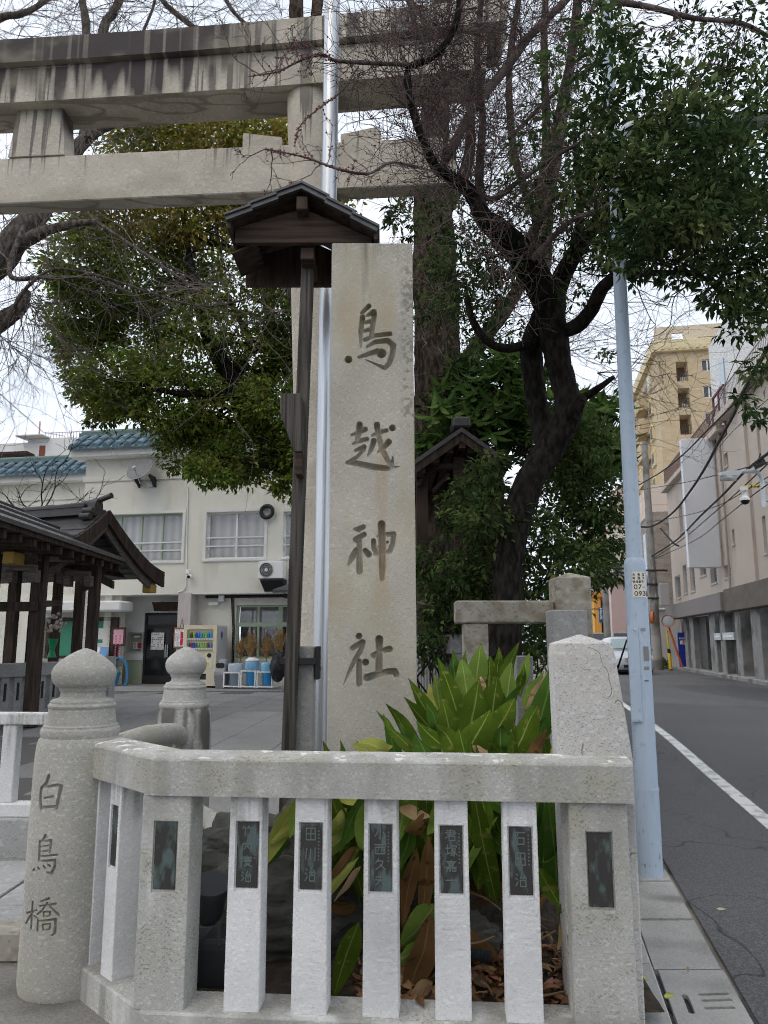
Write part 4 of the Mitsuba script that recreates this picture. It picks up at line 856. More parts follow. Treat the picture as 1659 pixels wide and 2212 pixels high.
def window(holder, fr, r, ncol, mat, curtain=True, rails=(), depth=.22, split=None, name='window', sill=True):
    u0, u1, v0, v1 = r; t = .05
    fp = sbox(u0, v0, u1, v1)
    for k in range(ncol):
        a, b = u0 + t + (u1 - u0 - t) * k / ncol, u0 + (u1 - u0 - t) * (k + 1) / ncol
        for (va, vb) in ([(v0 + t, v1 - t)] if split is None else [(v0 + t, split - t / 2), (split + t / 2, v1 - t)]):
            fp = fp.difference(sbox(a, va, b, vb))
    k_ = part(holder, name, fr.ext(fp, -depth + .02, -depth + .09), mat)
    part(k_, 'pane', fr.ext(sbox(u0 + .03, v0 + .03, u1 - .03, v1 - .03), -depth + .035, -depth + .036), 'm_pane')
    part(k_, 'curtain' if curtain else 'backing', fr.box(u0, u1, v0, v1, -depth - .12, -depth - .1), 'm_curtain' if curtain else 'm_darkroom')
    for v_ in rails: part(k_, 'guard_rail', fr.box(u0 - .02, u1 + .02, v_ - .02, v_ + .02, -.02, .03), 'm_alu')
    if sill: part(k_, 'sill', fr.box(u0 - .08, u1 + .08, v0 - .09, v0, -.1, .06, .01), 'm_plaster_white')
    return k_
rl = [fo.px(*Z(600, 872))[1], fo.px(*Z(600, 906))[1]]
k1 = window(office, fo, wins[0], 4, 'm_greenframe', rails=rl); k2 = window(office, fo, wins[1], 2, 'm_white', rails=(rl[0] + .12, rl[1] + .1)); k3 = window(office, fo, wins[2], 2, 'm_white', rails=(rl[0] + .12, rl[1] + .1))
for r in wins[:2]:
    part(office, 'window_surround', fo.ext(sbox(r[0] - .1, r[2] - .1, r[1] + .1, r[3] + .1).difference(sbox(r[0] - .003, r[2] - .003, r[1] + .003, r[3] + .003)), -.02, .05), 'm_plaster_white')
# tiled eave: curved tiles one by one in two rows, with a ridge cap above
def tiled(holder, fr, u0, u1, ve, depth_out, n_lim=60, rise=.75, run=1.0, pitch=.42):
    part(holder, 'eave_board', fr.box(u0, u1, ve - .28, ve - .0, -.3, depth_out, .01), 'm_plaster_white')
    part(holder, 'roof_deck', fr.tr(hull([(u, y, z) for u in (u0, u1) for y, z in ((-depth_out - .1, ve), (run - depth_out, ve + rise), (run - depth_out, ve))])), 'm_tile_cap')
    part(holder, 'ridge_cap', fr.tr(cat([bx(u0 - .05, u1, run - depth_out - .35, run - depth_out + .1, ve + rise - .12, ve + rise + .02), tube([(u0 - .05, run - depth_out - .12, ve + rise + .05), (u1, run - depth_out - .12, ve + rise + .05)], .12, 10)])), 'm_tile_cap', kind='stuff')
    ang = np.linspace(0, math.pi, 7); L = math.hypot(run * .78, rise * .78); d = R([run, rise]) / math.hypot(run, rise)
    for row in range(2):
        s0, s1 = L * .48 * row - .12, L * .48 * (row + 1) - .06
        n = int((u1 - u0) / pitch)
        for i in range(n):
            uc = u0 + (i + .5) * pitch; rings = []
            for s, lift in ((s0, .075), (s0 + .02, .09), (s1, .03)):
                y, z = -depth_out - .1 + d[0] * s, ve + d[1] * s + lift - .02
                rings.append([(uc - math.cos(a) * pitch * .36 + .0, y, z + math.sin(a) * .15) for a in ang] + [(uc + pitch * .62, y, z - .03), (uc + pitch * .62, y, z - .06), (uc - pitch * .36, y, z - .05)])
            part(holder, 'tile', fr.tr(loft(rings)), 'm_tile')
ve = fo.px(*Z(420, 462), .5)[1]
tiled(office, fo, fo.px(*Z(300, 462), .5)[0], uL + 12.6, ve, .5)
# ground floor: recessed porch with a door, pilaster, window bay
WB = -.55
def zg(x0, y0, x1, y1, w=WB): return fo.rect(Z(x0, y0), Z(x1, y1), w)
uP0, uP1 = fo.px(*Z(766, 1200), .02)[0], fo.px(*Z(822, 1200), .02)[0]
pr = zg(545, 1090, 766, 1470, -1.1)
door_r = zg(626, 1173, 768, 1468, -1.1)
ug0 = fo.px(*Z(535, 1200), -1.1)[0]
wl_ = sbox(ug0, COURT, uP0 + .9, vB).difference(sbox(door_r[0], COURT, door_r[1], door_r[3]))
dr_case = zg(556, 1256, 618, 1345, -1.1)
wl_ = wl_.difference(sbox(dr_case[0], dr_case[2], dr_case[1], dr_case[3]))
part(office, 'porch_wall', fo.ext(wl_, -1.3, -1.1), 'm_plaster_white')
r = zg(535, 1376, 617, 1465, -1.1)
part(office, 'wainscot', fo.box(ug0, door_r[0], COURT, r[3], -1.1, -1.085), 'm_sage')
part(office, 'porch_side', fo.box(ug0 - .25, ug0, COURT, vB, -1.3, -.2), 'm_plaster')
dk = part(office, 'door', fo.box(door_r[0], door_r[1], COURT, door_r[3], -1.26, -1.2), 'm_black')
fr_ = sbox(door_r[0], COURT, door_r[1], door_r[3]); vm_ = door_r[2] + (door_r[3] - door_r[2]) * .8
um_ = (door_r[0] * .25 + door_r[1] * .75)
for a in ((door_r[0] + .08, COURT + .28, um_ - .05, vm_ - .08), (um_ + .05, COURT + .28, door_r[1] - .08, vm_ - .08), (door_r[0] + .08, vm_ + .06, door_r[1] - .08, door_r[3] - .08)): fr_ = fr_.difference(sbox(*a))
part(dk, 'frame', fo.ext(fr_, -1.2, -1.15), 'm_black')
part(dk, 'glass', fo.box(door_r[0] + .05, door_r[1] - .05, COURT + .2, door_r[3] - .05, -1.199, -1.185), 'm_blackgloss')
for x_ in (718, 727):
    h_ = zg(x_, 1310, x_ + 4, 1365, -1.1); part(dk, 'handle', fo.tr(tube([(h_[0], 1.06, h_[2]), (h_[0], 1.06, h_[3])], .022, 8)), 'm_alu')
po = zg(655, 1258, 707, 1332, -1.13)
def printed(holder, fr, r, w, base=(.72, .72, .7), rows=10, cols=4, ink=(.2, .2, .22), seed=1, name='poster', fill=.75, extra=()):
    g = np.random.default_rng(seed); u0, u1, v0, v1 = r
    k = part(holder, name, fr.box(u0, u1, v0, v1, w - .02, w), flat(base, .6))
    P = []
    for i in range(rows):
        for j in range(cols):
            if g.random() < fill:
                cw, ch = (u1 - u0) * .9 / cols, (v1 - v0) * .9 / rows
                a, b = u0 + (u1 - u0) * .05 + j * cw, v0 + (v1 - v0) * .05 + i * ch
                P.append(sbox(a + cw * .08, b + ch * .2, a + cw * g.uniform(.5, .95), b + ch * .8))
    part(k, 'print', fr.ext(unary_union(P), w + .001, w + .003), flat(ink, .7), kind='stuff')
    return k
printed(dk, fo, po, -1.12, rows=9, cols=6, seed=3, fill=.6)
part(office, 'pilaster', fo.box(uP0, uP1, COURT, vB - .003, -.85, .02, .01), 'm_pilaster')
# display case in the porch wall with a small lit lamp
cs = part(office, 'display_case', fo.ext(sbox(dr_case[0], dr_case[2], dr_case[1], dr_case[3]).difference(sbox(dr_case[0] + .05, dr_case[2] + .05, dr_case[1] - .05, dr_case[3] - .05)), -1.14, -1.06), 'm_alu')
part(cs, 'back', fo.box(dr_case[0], dr_case[1], dr_case[2], dr_case[3], -1.3, -1.27), flat((.42, .39, .33)))
part(cs, 'lamp', fo.tr(cyl(R([dr_case[0] * .7 + dr_case[1] * .3, 1.2, dr_case[3] - .16]), R([dr_case[0] * .3 + dr_case[1] * .7, 1.2, dr_case[3] - .16]), .05, n=10)), 'm_white')
scene[cs + '__lamp']['emitter'] = {'type': 'area', 'radiance': {'type': 'rgb', 'value': [3.2, 2.8, 2.2]}}
q = ((dr_case[0] * .45 + dr_case[1] * .55) - .17, (dr_case[0] * .45 + dr_case[1] * .55) + .34, dr_case[2] + .12, dr_case[3] - .35)
printed(cs, fo, q, -1.2, rows=12, cols=4, seed=5)
part(cs, 'red_band', fo.box(q[0] + .17, q[0] + .32, q[2] + .03, q[3] - .02, -1.2, -1.19), flat((.5, .04, .04)))
# window bay to the right of the pilaster
bay = zg(1022, 1140, 1400, 1372, WB)
ub0, ub1 = uP1 - .2, uR
part(office, 'bay_wall', fo.ext(sbox(ub0, COURT, ub1, vB).difference(sbox(bay[0], bay[2], bay[1], bay[3])), WB - .25, WB), 'm_plaster')
sp_ = fo.px(*Z(1100, 1222), WB)[1]
for k_, r_ in enumerate(((bay[0], (bay[0] + bay[1]) / 2, bay[2], bay[3]), ((bay[0] + bay[1]) / 2 + .003, bay[1], bay[2], bay[3]))):
    u0, u1, v0, v1 = r_
    fp = sbox(u0, v0, u1, v1)
    for k in range(2):
        a, b = u0 + .07 + (u1 - u0 - .07) * k / 2, u0 + (u1 - u0 - .07) * (k + 1) / 2
        for va, vb in ((v0 + .07, sp_ - .08), (sp_ + .06, v1 - .07)): fp = fp.difference(sbox(a, va, b, vb))
    kk = part(office, 'green_window', fo.ext(fp, WB - .16, WB - .06), 'm_greenframe')
    part(kk, 'pane', fo.ext(sbox(u0 + .03, v0 + .03, u1 - .03, v1 - .03), WB - .13, WB - .129), 'm_pane')
    part(kk, 'backing', fo.box(u0, u1, v0, v1, WB - .5, WB - .48), 'm_darkroom')
    part(kk, 'blind', fo.box(u0, u1, sp_, v1, WB - .4, WB - .38), flat((.2, .2, .2)))
part(office, 'conduit', fo.tr(tube([(ub0 + .5, -WB - .04, vB - .12), (ub1, -WB - .04, vB - .1)], .05, 6)), 'm_black')
for x_ in (1000, 1006):
    a, b = fo.px(*Z(x_, 1100), WB + .04), fo.px(*Z(x_ + 3, 1385), WB + .04)
    part(office, 'cable', fo.tr(tube([(a[0], -WB - .04, a[1]), ((a[0] + b[0]) / 2 + .04, -WB - .04, (a[1] + b[1]) / 2), (b[0], -WB - .04, b[1])], .02, 5)), 'm_black')
lr = zg(900, 1126, 940, 1140, WB + .2); part(office, 'porch_light', fo.box(*lr, WB, WB + .2, .02), 'm_white')
fr2 = zg(940, 1095, 965, 1125, WB + .2); part(office, 'flood_light', fo.box(*fr2, WB, WB + .15, .02), 'm_alu')
# fittings on the upper wall
dd = thing('satellite_dish', 'grey satellite dish on black arms fixed to the cream office wall', 'satellite dish')
dc = fo.P(*fo.px(*Z(610, 560), .55), .55); dn = R([-.25, -.8, .5]); dn /= np.linalg.norm(dn)
prof_ = [(0, 0), (.2, .02), (.36, .06), (.48, .115), (.485, .1), (.36, .04), (.2, -.005), (0, -.02)]
dm = trimesh.creation.revolve(R(prof_), sections=28); dm.apply_transform(trimesh.geometry.align_vectors([0, 0, 1], dn)); dm.apply_translation(dc)
part(dd, 'reflector', dm, flat((.2, .2, .2), .5), 30)
b0 = fo.P(*fo.px(*Z(635, 615), .0), 0)
for s_ in (-.3, .3): part(dd, 'arm', hull([b0 + fo.u * s_ + R([0, 0, z]) + fo.n * w for z, w in ((-.15, 0), (.2, .0), (.22, .5), (.15, .5))] + [b0 + fo.u * (s_ + .06) + R([0, 0, z]) + fo.n * w for z, w in ((-.15, 0), (.2, .0), (.22, .5), (.15, .5))]), 'm_black')
part(dd, 'feed_horn', cyl(dc + dn * .5 + R([0, 0, -.2]), dc + dn * .4 + R([0, 0, -.24]), .06, n=10), 'm_alu')
part(dd, 'feed_arm', cyl(dc + R([0, 0, -.45]), dc + dn * .45 + R([0, 0, -.22]), .02, n=6), 'm_alu')
part(dd, 'junction_box', fo.box(*zr_(640, 605, 660, 628, .1), 0, .15), 'm_alu')
ac = thing('air_conditioner', 'white air conditioner unit on a bracket beneath the office window', 'air conditioner')
r = zr_(1115, 950, 1222, 1024, .45)
part(ac, 'case', fo.box(*r, .12, .45, .02), 'm_white')
fc = R([r[0] + (r[1] - r[0]) * .34, (r[2] + r[3]) / 2]); fr_r = (r[3] - r[2]) * .4
part(ac, 'fan_grille', fo.tr(cyl(R([fc[0], -.452, fc[1]]), R([fc[0], -.47, fc[1]]), fr_r, n=28)), flat((.05, .05, .05)))
for k in range(4):
    t_ = np.linspace(0, 2 * math.pi, 25); part(ac, 'grille_ring', fo.tr(tube([(fc[0] + math.cos(a) * fr_r * (k + 1) / 4, -.475, fc[1] + math.sin(a) * fr_r * (k + 1) / 4) for a in t_], .008, 4, False)), 'm_alu')
part(ac, 'hub', fo.tr(cyl(R([fc[0], -.475, fc[1]]), R([fc[0], -.49, fc[1]]), fr_r * .25, n=14)), 'm_white')
part(ac, 'bracket', fo.tr(hull([(u, y, z) for u in (r[0] + .1, r[1]) for y, z in ((-.5, r[2] - .02), (-.5, r[2] - .06), (0, r[2] - .4), (0, r[2] - .02))])), 'm_dark')
hood = thing('canopy', 'small dark canopy roof projecting from the office wall, right of the air conditioner', 'canopy')
r = zr_(1178, 1030, 1245, 1072, 1.2)
part(hood, 'roof', fo.tr(hull([(u, y, z) for u, y, z in ((r[0], -1.2, r[2]), (r[0] + 3.5, -1.2, r[2]), (r[0] + .9, 0, r[3] + .2), (r[0] + 3.5, 0, r[3] + .2), (r[0], -1.2, r[2] - .1), (r[0] + 3.5, -1.2, r[2] - .1))])), 'm_copper')
part(hood, 'beam', fo.box(r[0] + .3, r[0] + 3.4, r[2] - .25, r[2] - .11, .2, 1.0), 'm_wood_dark')
cm = thing('security_camera', 'small white security camera on the office wall above the pilaster', 'security camera')
r = zr_(803, 986, 817, 1003, .12); part(cm, 'box', fo.box(*r, 0, .12, .01), 'm_white')
c_ = fo.px(*Z(811, 1014), .3); part(cm, 'body', fo.tr(cyl(R([c_[0] - .02, -.05, c_[1] + .02]), R([c_[0] + .06, -.36, c_[1] - .03]), .07, n=14)), 'm_white')
part(cm, 'lens', fo.tr(cyl(R([c_[0] + .06, -.36, c_[1] - .03]), R([c_[0] + .063, -.375, c_[1] - .033]), .05, n=12)), 'm_blackgloss')
pipe = [fo.px(*Z(x_, y_), .05) for x_, y_ in ((812, 628), (808, 800), (806, 985), (803, 1060), (790, 1078), (768, 1083))]
part(cm, 'conduit', fo.tr(tube([(a, -.04, b) for a, b in pipe], .022, 6)), 'm_plaster_white')
rl_ = thing('cable_reel', 'black cable reel hanging beside the middle office window', 'cable reel')
c_ = fo.px(*Z(1155, 737), .1); part(rl_, 'coil', fo.tr(trimesh.creation.torus(.2, .07, 20, 8).apply_transform(trimesh.geometry.align_vectors([0, 0, 1], [0, 1, 0])).apply_translation([c_[0], -.14, c_[1]])), 'm_black', 30)
part(rl_, 'hook', fo.tr(cyl(R([c_[0], 0, c_[1] + .12]), R([c_[0], -.14, c_[1] + .14]), .02, n=6)), 'm_alu')
sg = thing('wooden_plaque', 'dark wooden name plaque leaning out above the black office door', 'sign')
r = zg(668, 1128, 790, 1164, -.75)
part(sg, 'board', fo.tr(hull([(u, y, z) for u in (r[0], uP0 - .02) for y, z in ((.75, r[2]), (.8, r[2]), (.55, r[3]), (.6, r[3]))])), 'm_wood_dark')
part(sg, 'bracket', fo.box(r[0] + .3, r[0] + .36, r[3] - .05, r[3] + .02, -1.1, -.6), 'm_wood_dark')

# notices
nt = thing('framed_notice', 'white and red framed notice hanging beside the vending machine', 'notice')
r = zg(750, 1237, 798, 1326, .1)
part(nt, 'frame', fo.box(*r, .03, .07, .01), flat((.25, .12, .07)))
q = (r[0] + .05, r[1] - .05, r[2] + .06, r[3] - .06); printed(nt, fo, q, .085, rows=14, cols=5, seed=9, ink=(.3, .3, .32))
um = q[0] + (q[1] - q[0]) * .62
for a, b in ((.08, .47), (.5, .86)): part(nt, 'red_panel', fo.box(um, q[1] - .03, q[2] + (q[3] - q[2]) * a, q[2] + (q[3] - q[2]) * b, .085, .092), flat((.55, .02, .08)))
part(nt, 'cord', fo.tr(tube([(r[0] + .2, -.03, r[3]), ((r[0] + r[1]) / 2 + .05, -.03, r[3] + .3), (r[1] - .1, -.03, r[3])], .008, 4)), 'm_dark')
pk = thing('pink_poster', 'pink poster in a dark red frame left of the porch', 'poster')
r = fo.rect(Z(484, 1235), Z(540, 1317), -.15)
part(pk, 'frame', fo.box(*r, -.2, -.15, .01), flat((.07, .03, .03)))
q = (r[0] + .08, r[1] - .08, r[2] + .08, r[3] - .08)
part(pk, 'sheet', fo.box(*q, -.15, -.14), flat((.62, .36, .42)))
g = np.random.default_rng(2); uc = (q[0] + q[1]) / 2
part(pk, 'print', fo.ext(unary_union([sbox(uc + dx, q[3] - .25 - i * .09, uc + dx + .05, q[3] - .2 - i * .09) for dx in (-.1, .05) for i in range(8) if g.random() < .85]), -.1395, -.137), flat((.5, .1, .2)), kind='stuff')
nbk = thing('notice_board', 'dark framed window counter full of green and white notices, behind the water pavilion', 'notice board')
r = fo.rect(Z(386, 1192), Z(500, 1372), -.2)
part(nbk, 'frame', fo.ext(sbox(r[0] - 1.6, r[2], r[1], r[3]).difference(sbox(r[0] - 1.5, r[2] + .1, r[1] - .35, r[3] - .12)), -.3, -.2), 'm_wood_dark')
part(nbk, 'back', fo.box(r[0] - 1.5, r[1] - .2, r[2], r[3] - .1, -.34, -.32), flat((.05, .24, .15)))
part(nbk, 'counter', fo.box(r[0] - 1.8, r[1] + .15, r[2] - .25, r[2], -.4, .25, .02), 'm_greystone')
g = np.random.default_rng(11)
for i in range(5):
    for j in range(5):
        if g.random() < .8:
            u_ = r[0] - .1 + i * .36; v_ = r[2] + .16 + j * .5
            if u_ + .3 < r[1] - .35 and v_ + .42 < r[3] - .1:
                part(nbk, 'notice', fo.box(u_, u_ + g.uniform(.2, .31), v_, v_ + g.uniform(.25, .44), -.315, -.31), flat([(.68, .7, .68), (.6, .66, .5), (.55, .62, .7)][int(g.integers(3))]))
for dx, c in ((-.75, (.7, .7, .7)), (-.45, (.12, .28, .55))): part(nbk, 'leaflet', fo.tr(hull([(r[1] + dx + a, y, z) for a in (0, .26) for y, z in ((-.1, r[2] + .01), (-.12, r[2] + .01), (.05, r[2] + .4), (.03, r[2] + .4))])), flat(c))
part(office, 'left_ground_wall', fo.ext(sbox(uL - 14, COURT, r[0] - 1.8, vB).union(sbox(r[0] - 1.85, r[3], ug0 - .25, vB)).union(sbox(r[0] - 1.85, COURT, ug0 - .25, r[2] - .26)).union(sbox(r[1] + .0, COURT, ug0 - .25, vB)), -.7, -.4), 'm_plaster')
r2 = fo.rect(Z(412, 1090), Z(520, 1165), .5)
part(office, 'awning', fo.box(r2[0] - 2.5, r2[1], r2[2], r2[2] + .35, -.4, .5, .05), 'm_plaster_white')
# hose and bucket
hs = thing('garden_hose', 'coiled blue garden hose hanging by the green wainscot', 'hose')
c_ = fo.px(*Z(517, 1432), .1)
for k in range(5):
    t_ = np.linspace(0, 2 * math.pi, 21); part(hs, 'coil', fo.tr(tube([(c_[0] + math.cos(a) * (.27 + .02 * k) + .03 * math.sin(k * 2), -.05 - .05 * k, c_[1] + math.sin(a) * (.5 + .03 * k) - .03 * k) for a in t_], .028, 6, False)), flat((.05, .17, .32), .4))
bk = thing('bucket', 'blue bucket with green rim beside the coiled hose', 'bucket')
cc = fo.P(fo.px(*Z(488, 1460), .1)[0], COURT, .25)
part(bk, 'body', lathe([(0, 0), (.22, 0), (.3, .4), (.28, .4), (.21, .03), (0, .03)], cc, 20), flat((.07, .22, .42), .4), 30)
part(bk, 'lid', lathe([(0, .41), (.31, .41), (.29, .47), (.1, .55), (0, .55)], cc, 20), flat((.06, .3, .2), .4), 30)

# ---------------------------------------------------------------- vending machine by the porch
vmk = thing('vending_machine', 'white drinks vending machine with three rows of bottles, standing by the office porch', 'vending machine')
vr = fo.rect(Z(797, 1226), Z(931, 1476), .75); vu0, vu1, vv1 = vr[0], vr[1], vr[3]; vv0 = COURT + .06
part(vmk, 'body', fo.box(vu0, vu1, vv0, vv1, -.15, .7, .03), flat((.5, .5, .5), .4))
H_ = vv1 - vv0; Wd = vu1 - vu0
dw = sbox(vu0 + Wd * .1, vv0 + H_ * .55, vu1 - Wd * .1, vv1 - H_ * .07).buffer(-.04).buffer(.04)
fk = part(vmk, 'front', fo.ext(sbox(vu0, vv0, vu1, vv1).difference(dw).difference(sbox(vu0 + Wd * .42, vv0 + H_ * .1, vu1 - Wd * .28, vv0 + H_ * .2)), .7, .78), flat((.62, .57, .43), .35))
part(vmk, 'display_back', fo.ext(dw, .69, .705), flat((.62, .54, .36), .5))
part(vmk, 'pickup_flap', fo.box(vu0 + Wd * .42, vu1 - Wd * .28, vv0 + H_ * .1, vv0 + H_ * .2, .7, .74), 'm_black')
part(vmk, 'coin_panel', fo.box(vu1 - Wd * .3, vu1 - Wd * .1, vv0 + H_ * .30, vv0 + H_ * .52, .78, .79), flat((.66, .62, .5)))
part(vmk, 'coin_slot', fo.tr(cyl(R([vu1 - Wd * .2, -.79, vv0 + H_ * .5]), R([vu1 - Wd * .2, -.81, vv0 + H_ * .5]), .07, n=12)), 'm_black')
part(vmk, 'yellow_sticker', fo.box(vu1 - Wd * .3, vu1 - Wd * .2, vv0 + H_ * .33, vv0 + H_ * .39, .79, .795), flat((.7, .55, .05)))
part(vmk, 'base', fo.box(vu0 + .05, vu1 - .05, COURT, vv0, -.1, .7), 'm_black')
COL = [(.1, .35, .08), (.16, .05, .03), (.3, .5, .1), (.03, .12, .45), (.04, .2, .6), (.1, .3, .6), (.1, .45, .15), (.25, .5, .12), (.03, .25, .55), (.06, .35, .7)]
COL2 = [(.04, .2, .5), (.4, .05, .04), (.03, .1, .4), (.05, .15, .5), (.25, .45, .1), (.3, .5, .15), (.25, .5, .2), (.3, .5, .1), (.2, .05, .05), (.1, .3, .6)]
COL3 = [(.45, .04, .05), (.5, .08, .1), (.55, .12, .12), (.5, .05, .08), (.4, .1, .1), (.2, .04, .05), (.35, .3, .25), (.45, .06, .05), (.15, .35, .1), (.3, .4, .1)]
for row, cs_ in enumerate((COL, COL2, COL3)):
    zb = vv1 - H_ * (.07 + .16 * (row + 1)) + .03
    sh_ = part(vmk, 'shelf', fo.box(vu0 + Wd * .12, vu1 - Wd * .12, zb - .07, zb - .02, .7, .775), 'm_white')
    part(sh_, 'buttons', fo.ext(unary_union([sbox(vu0 + Wd * (.14 + .073 * i), zb - .065, vu0 + Wd * (.14 + .073 * i) + .05, zb - .03) for i in range(10)]), .775, .785), flat((.3, .3, .32)), kind='stuff')
    for i, c in enumerate(cs_):
        uc = vu0 + Wd * (.16 + .073 * i); h = H_ * (.105 if row == 0 else .085)
        part(vmk, 'bottle', fo.tr(lathe([(0, 0), (.032, 0), (.035, h * .6), (.03, h * .72), (.014, h * .85), (.014, h), (0, h)] if row == 0 else [(0, 0), (.032, 0), (.032, h * .85), (.022, h), (0, h)], (uc, -.74, zb), 9)), flat(c, .25))
part(vmk, 'balloon_mark', fo.tr(hull([(vu1 + .004, -.35 + math.cos(a) * .07, vv1 - H_ * .16 + math.sin(a) * .12) for a in np.linspace(0, 6.28, 14)[:-1]] + [(vu1 + .001, -.35, vv1 - H_ * .16), (vu1 + .004, -.35, vv1 - H_ * .26)])), flat((.03, .06, .28)))

# bins
def binn(px0, px1, pyt, col, bag, lab, name='waste_bin', lid=None):
    w = .9; u0, u1 = fo.px(*Z(px0, 1450), w)[0], fo.px(*Z(px1, 1450), w)[0]; vt = fo.px(*Z(px0, pyt), w)[1]; uc, r_ = (u0 + u1) / 2, (u1 - u0) * .42
    k = thing(name, lab, 'waste bin'); c = fo.P(uc, COURT + .1, w)
    part(k, 'body', lathe([(0, 0), (r_ * .8, 0), (r_ * 1.0, vt - COURT - .25), (r_ * 1.08, vt - COURT - .25), (r_ * 1.08, vt - COURT - .2), (r_ * .95, vt - COURT - .2), (0, vt - COURT - .4)], c, 22), flat(col, .4), 25)
    m = lathe([(r_ * 1.04, vt - COURT - .42), (r_ * 1.14, vt - COURT - .3), (r_ * 1.13, vt - COURT - .17), (r_ * 1.0, vt - COURT - .13), (r_ * .8, vt - COURT - .3)], (0, 0, 0), 26)
    v = m.vertices; m.vertices = v + c + (.06 * (meshkit.fbm(v * 9 + px0, 2) - .5))[:, None] * [1, 1, .8]
    part(k, 'liner_bag', m, flat(bag, .3), 60)
    if lid: part(k, 'lid', lathe([(0, vt - COURT - .04), (.1, vt - COURT - .03), (r_ * 1.1, vt - COURT - .1), (r_ * 1.12, vt - COURT - .14), (0, vt - COURT - .14)], c, 22), 'm_white', 30)
    # its white carrier frame
    fk_ = thing('bin_frame', lab.split(' waste')[0] + ' bin\'s white metal carrier frame', 'frame')
    hu, hw = (u1 - u0) * .5, .34
    def bar(a, b): return fo.box(min(a[0], b[0]) - .018, max(a[0], b[0]) + .018, min(a[2], b[2]) - .018, max(a[2], b[2]) + .018, w + min(a[1], b[1]) - .018, w + max(a[1], b[1]) + .018)
    zt = COURT + (vt - COURT) * .62
    for s in (-1, 1):
        for t in (-1, 1): part(fk_, 'upright', bar((uc + s * hu, t * hw, COURT + .06), (uc + s * hu, t * hw, zt)), 'm_white')
        for z in (COURT + .08, zt):
            part(fk_, 'rail', bar((uc - hu, s * hw, z), (uc + hu, s * hw, z)), 'm_white'); part(fk_, 'rail', bar((uc + s * hu, -hw, z), (uc + s * hu, hw, z)), 'm_white')
    return k
binn(985, 1050, 1387, (.2, .25, .3), (.45, .52, .58), 'grey blue waste bin with pale liner, first of the three round bins')
binn(1058, 1118, 1375, (.04, .24, .52), (.2, .42, .62), 'blue waste bin with a white lid, middle of the three round bins', lid=True)
binn(1127, 1190, 1382, (.04, .27, .58), (.22, .5, .7), 'bright blue waste bin with blue liner, last of the three round bins')
rb = thing('recycling_bin', 'grey recycling bin with two round holes, beside the vending machine', 'waste bin')
r = fo.rect(Z(937, 1372), Z(978, 1474), .9)
part(rb, 'body', fo.tr(hull(np.vstack([bpts(r[0] + .04, r[1] - .04, -1.05, -.65, COURT, COURT + .02, .005), bpts(r[0], r[1], -1.1, -.6, r[3] - .55, r[3] - .5, .01)]))), flat((.2, .21, .22), .5))
part(rb, 'head', fo.tr(hull(np.vstack([bpts(r[0], r[1], -1.1, -.6, r[3] - .5, r[3] - .4, .01), bpts(r[0] + .1, r[1] - .02, -.95, -.65, r[3] - .06, r[3], .02)]))), flat((.27, .28, .29), .5))
for s in (.36, .68): part(rb, 'hole', fo.tr(cyl(R([r[0] + (r[1] - r[0]) * s, -1.06, r[3] - .2]), R([r[0] + (r[1] - r[0]) * s, -1.03, r[3] - .2]), .085, n=14)), 'm_black')
# brooms behind the bins
BR = [((1082, 1385), (1080, 1265), .2, 'tan straw broom standing upside down before the green window'), ((1040, 1385), (1045, 1300), .12, 'short straw broom leaning left of the tall broom'), ((1150, 1385), (1152, 1290), .14, 'straw broom with loose bristles behind the blue bins'), ((1205, 1385), (1208, 1248), .16, 'straw broom at the right end of the green window')]
for b_, t_, wd, lab in BR:
    k = thing('straw_broom', lab, 'broom'); w = .15
    a, c = fo.px(*Z(*b_), w), fo.px(*Z(*t_), w); g = np.random.default_rng(b_[0]); ms = []
    part(k, 'handle', fo.tr(tube([(a[0], -w, COURT), (a[0], -w, a[1] + .25)], .025, 6)), flat((.3, .2, .1)))
    for i in range(90):
        s = g.normal(0, wd * .8); ms.append(tube([(a[0] + g.normal(0, .03), -w + g.normal(0, .03), a[1] + .15), (a[0] + s * .5, -w + g.normal(0, .05), (a[1] + c[1]) / 2), (a[0] + s * g.uniform(.8, 1.3), -w + g.normal(0, .08), c[1] - abs(s) * .8 + g.normal(0, .12))], [.01, .008, .005], 3))
    part(k, 'bristles', fo.tr(cat(ms)), flat((.27, .17, .07), .8), kind='stuff')
bb_ = thing('trash_bag', 'black rubbish bag hanging beside the last blue bin', 'bag')
c_ = fo.P(*fo.px(*Z(1203, 1405), 1.3), 1.3); m = trimesh.creation.icosphere(3); m.vertices = m.vertices * [.25, .3, .45] * (1 + .5 * (meshkit.fbm(m.vertices * 2.5, 2) - .5))[:, None] + c_
put(bb_, m, flat((.02, .02, .024), .35), 40)
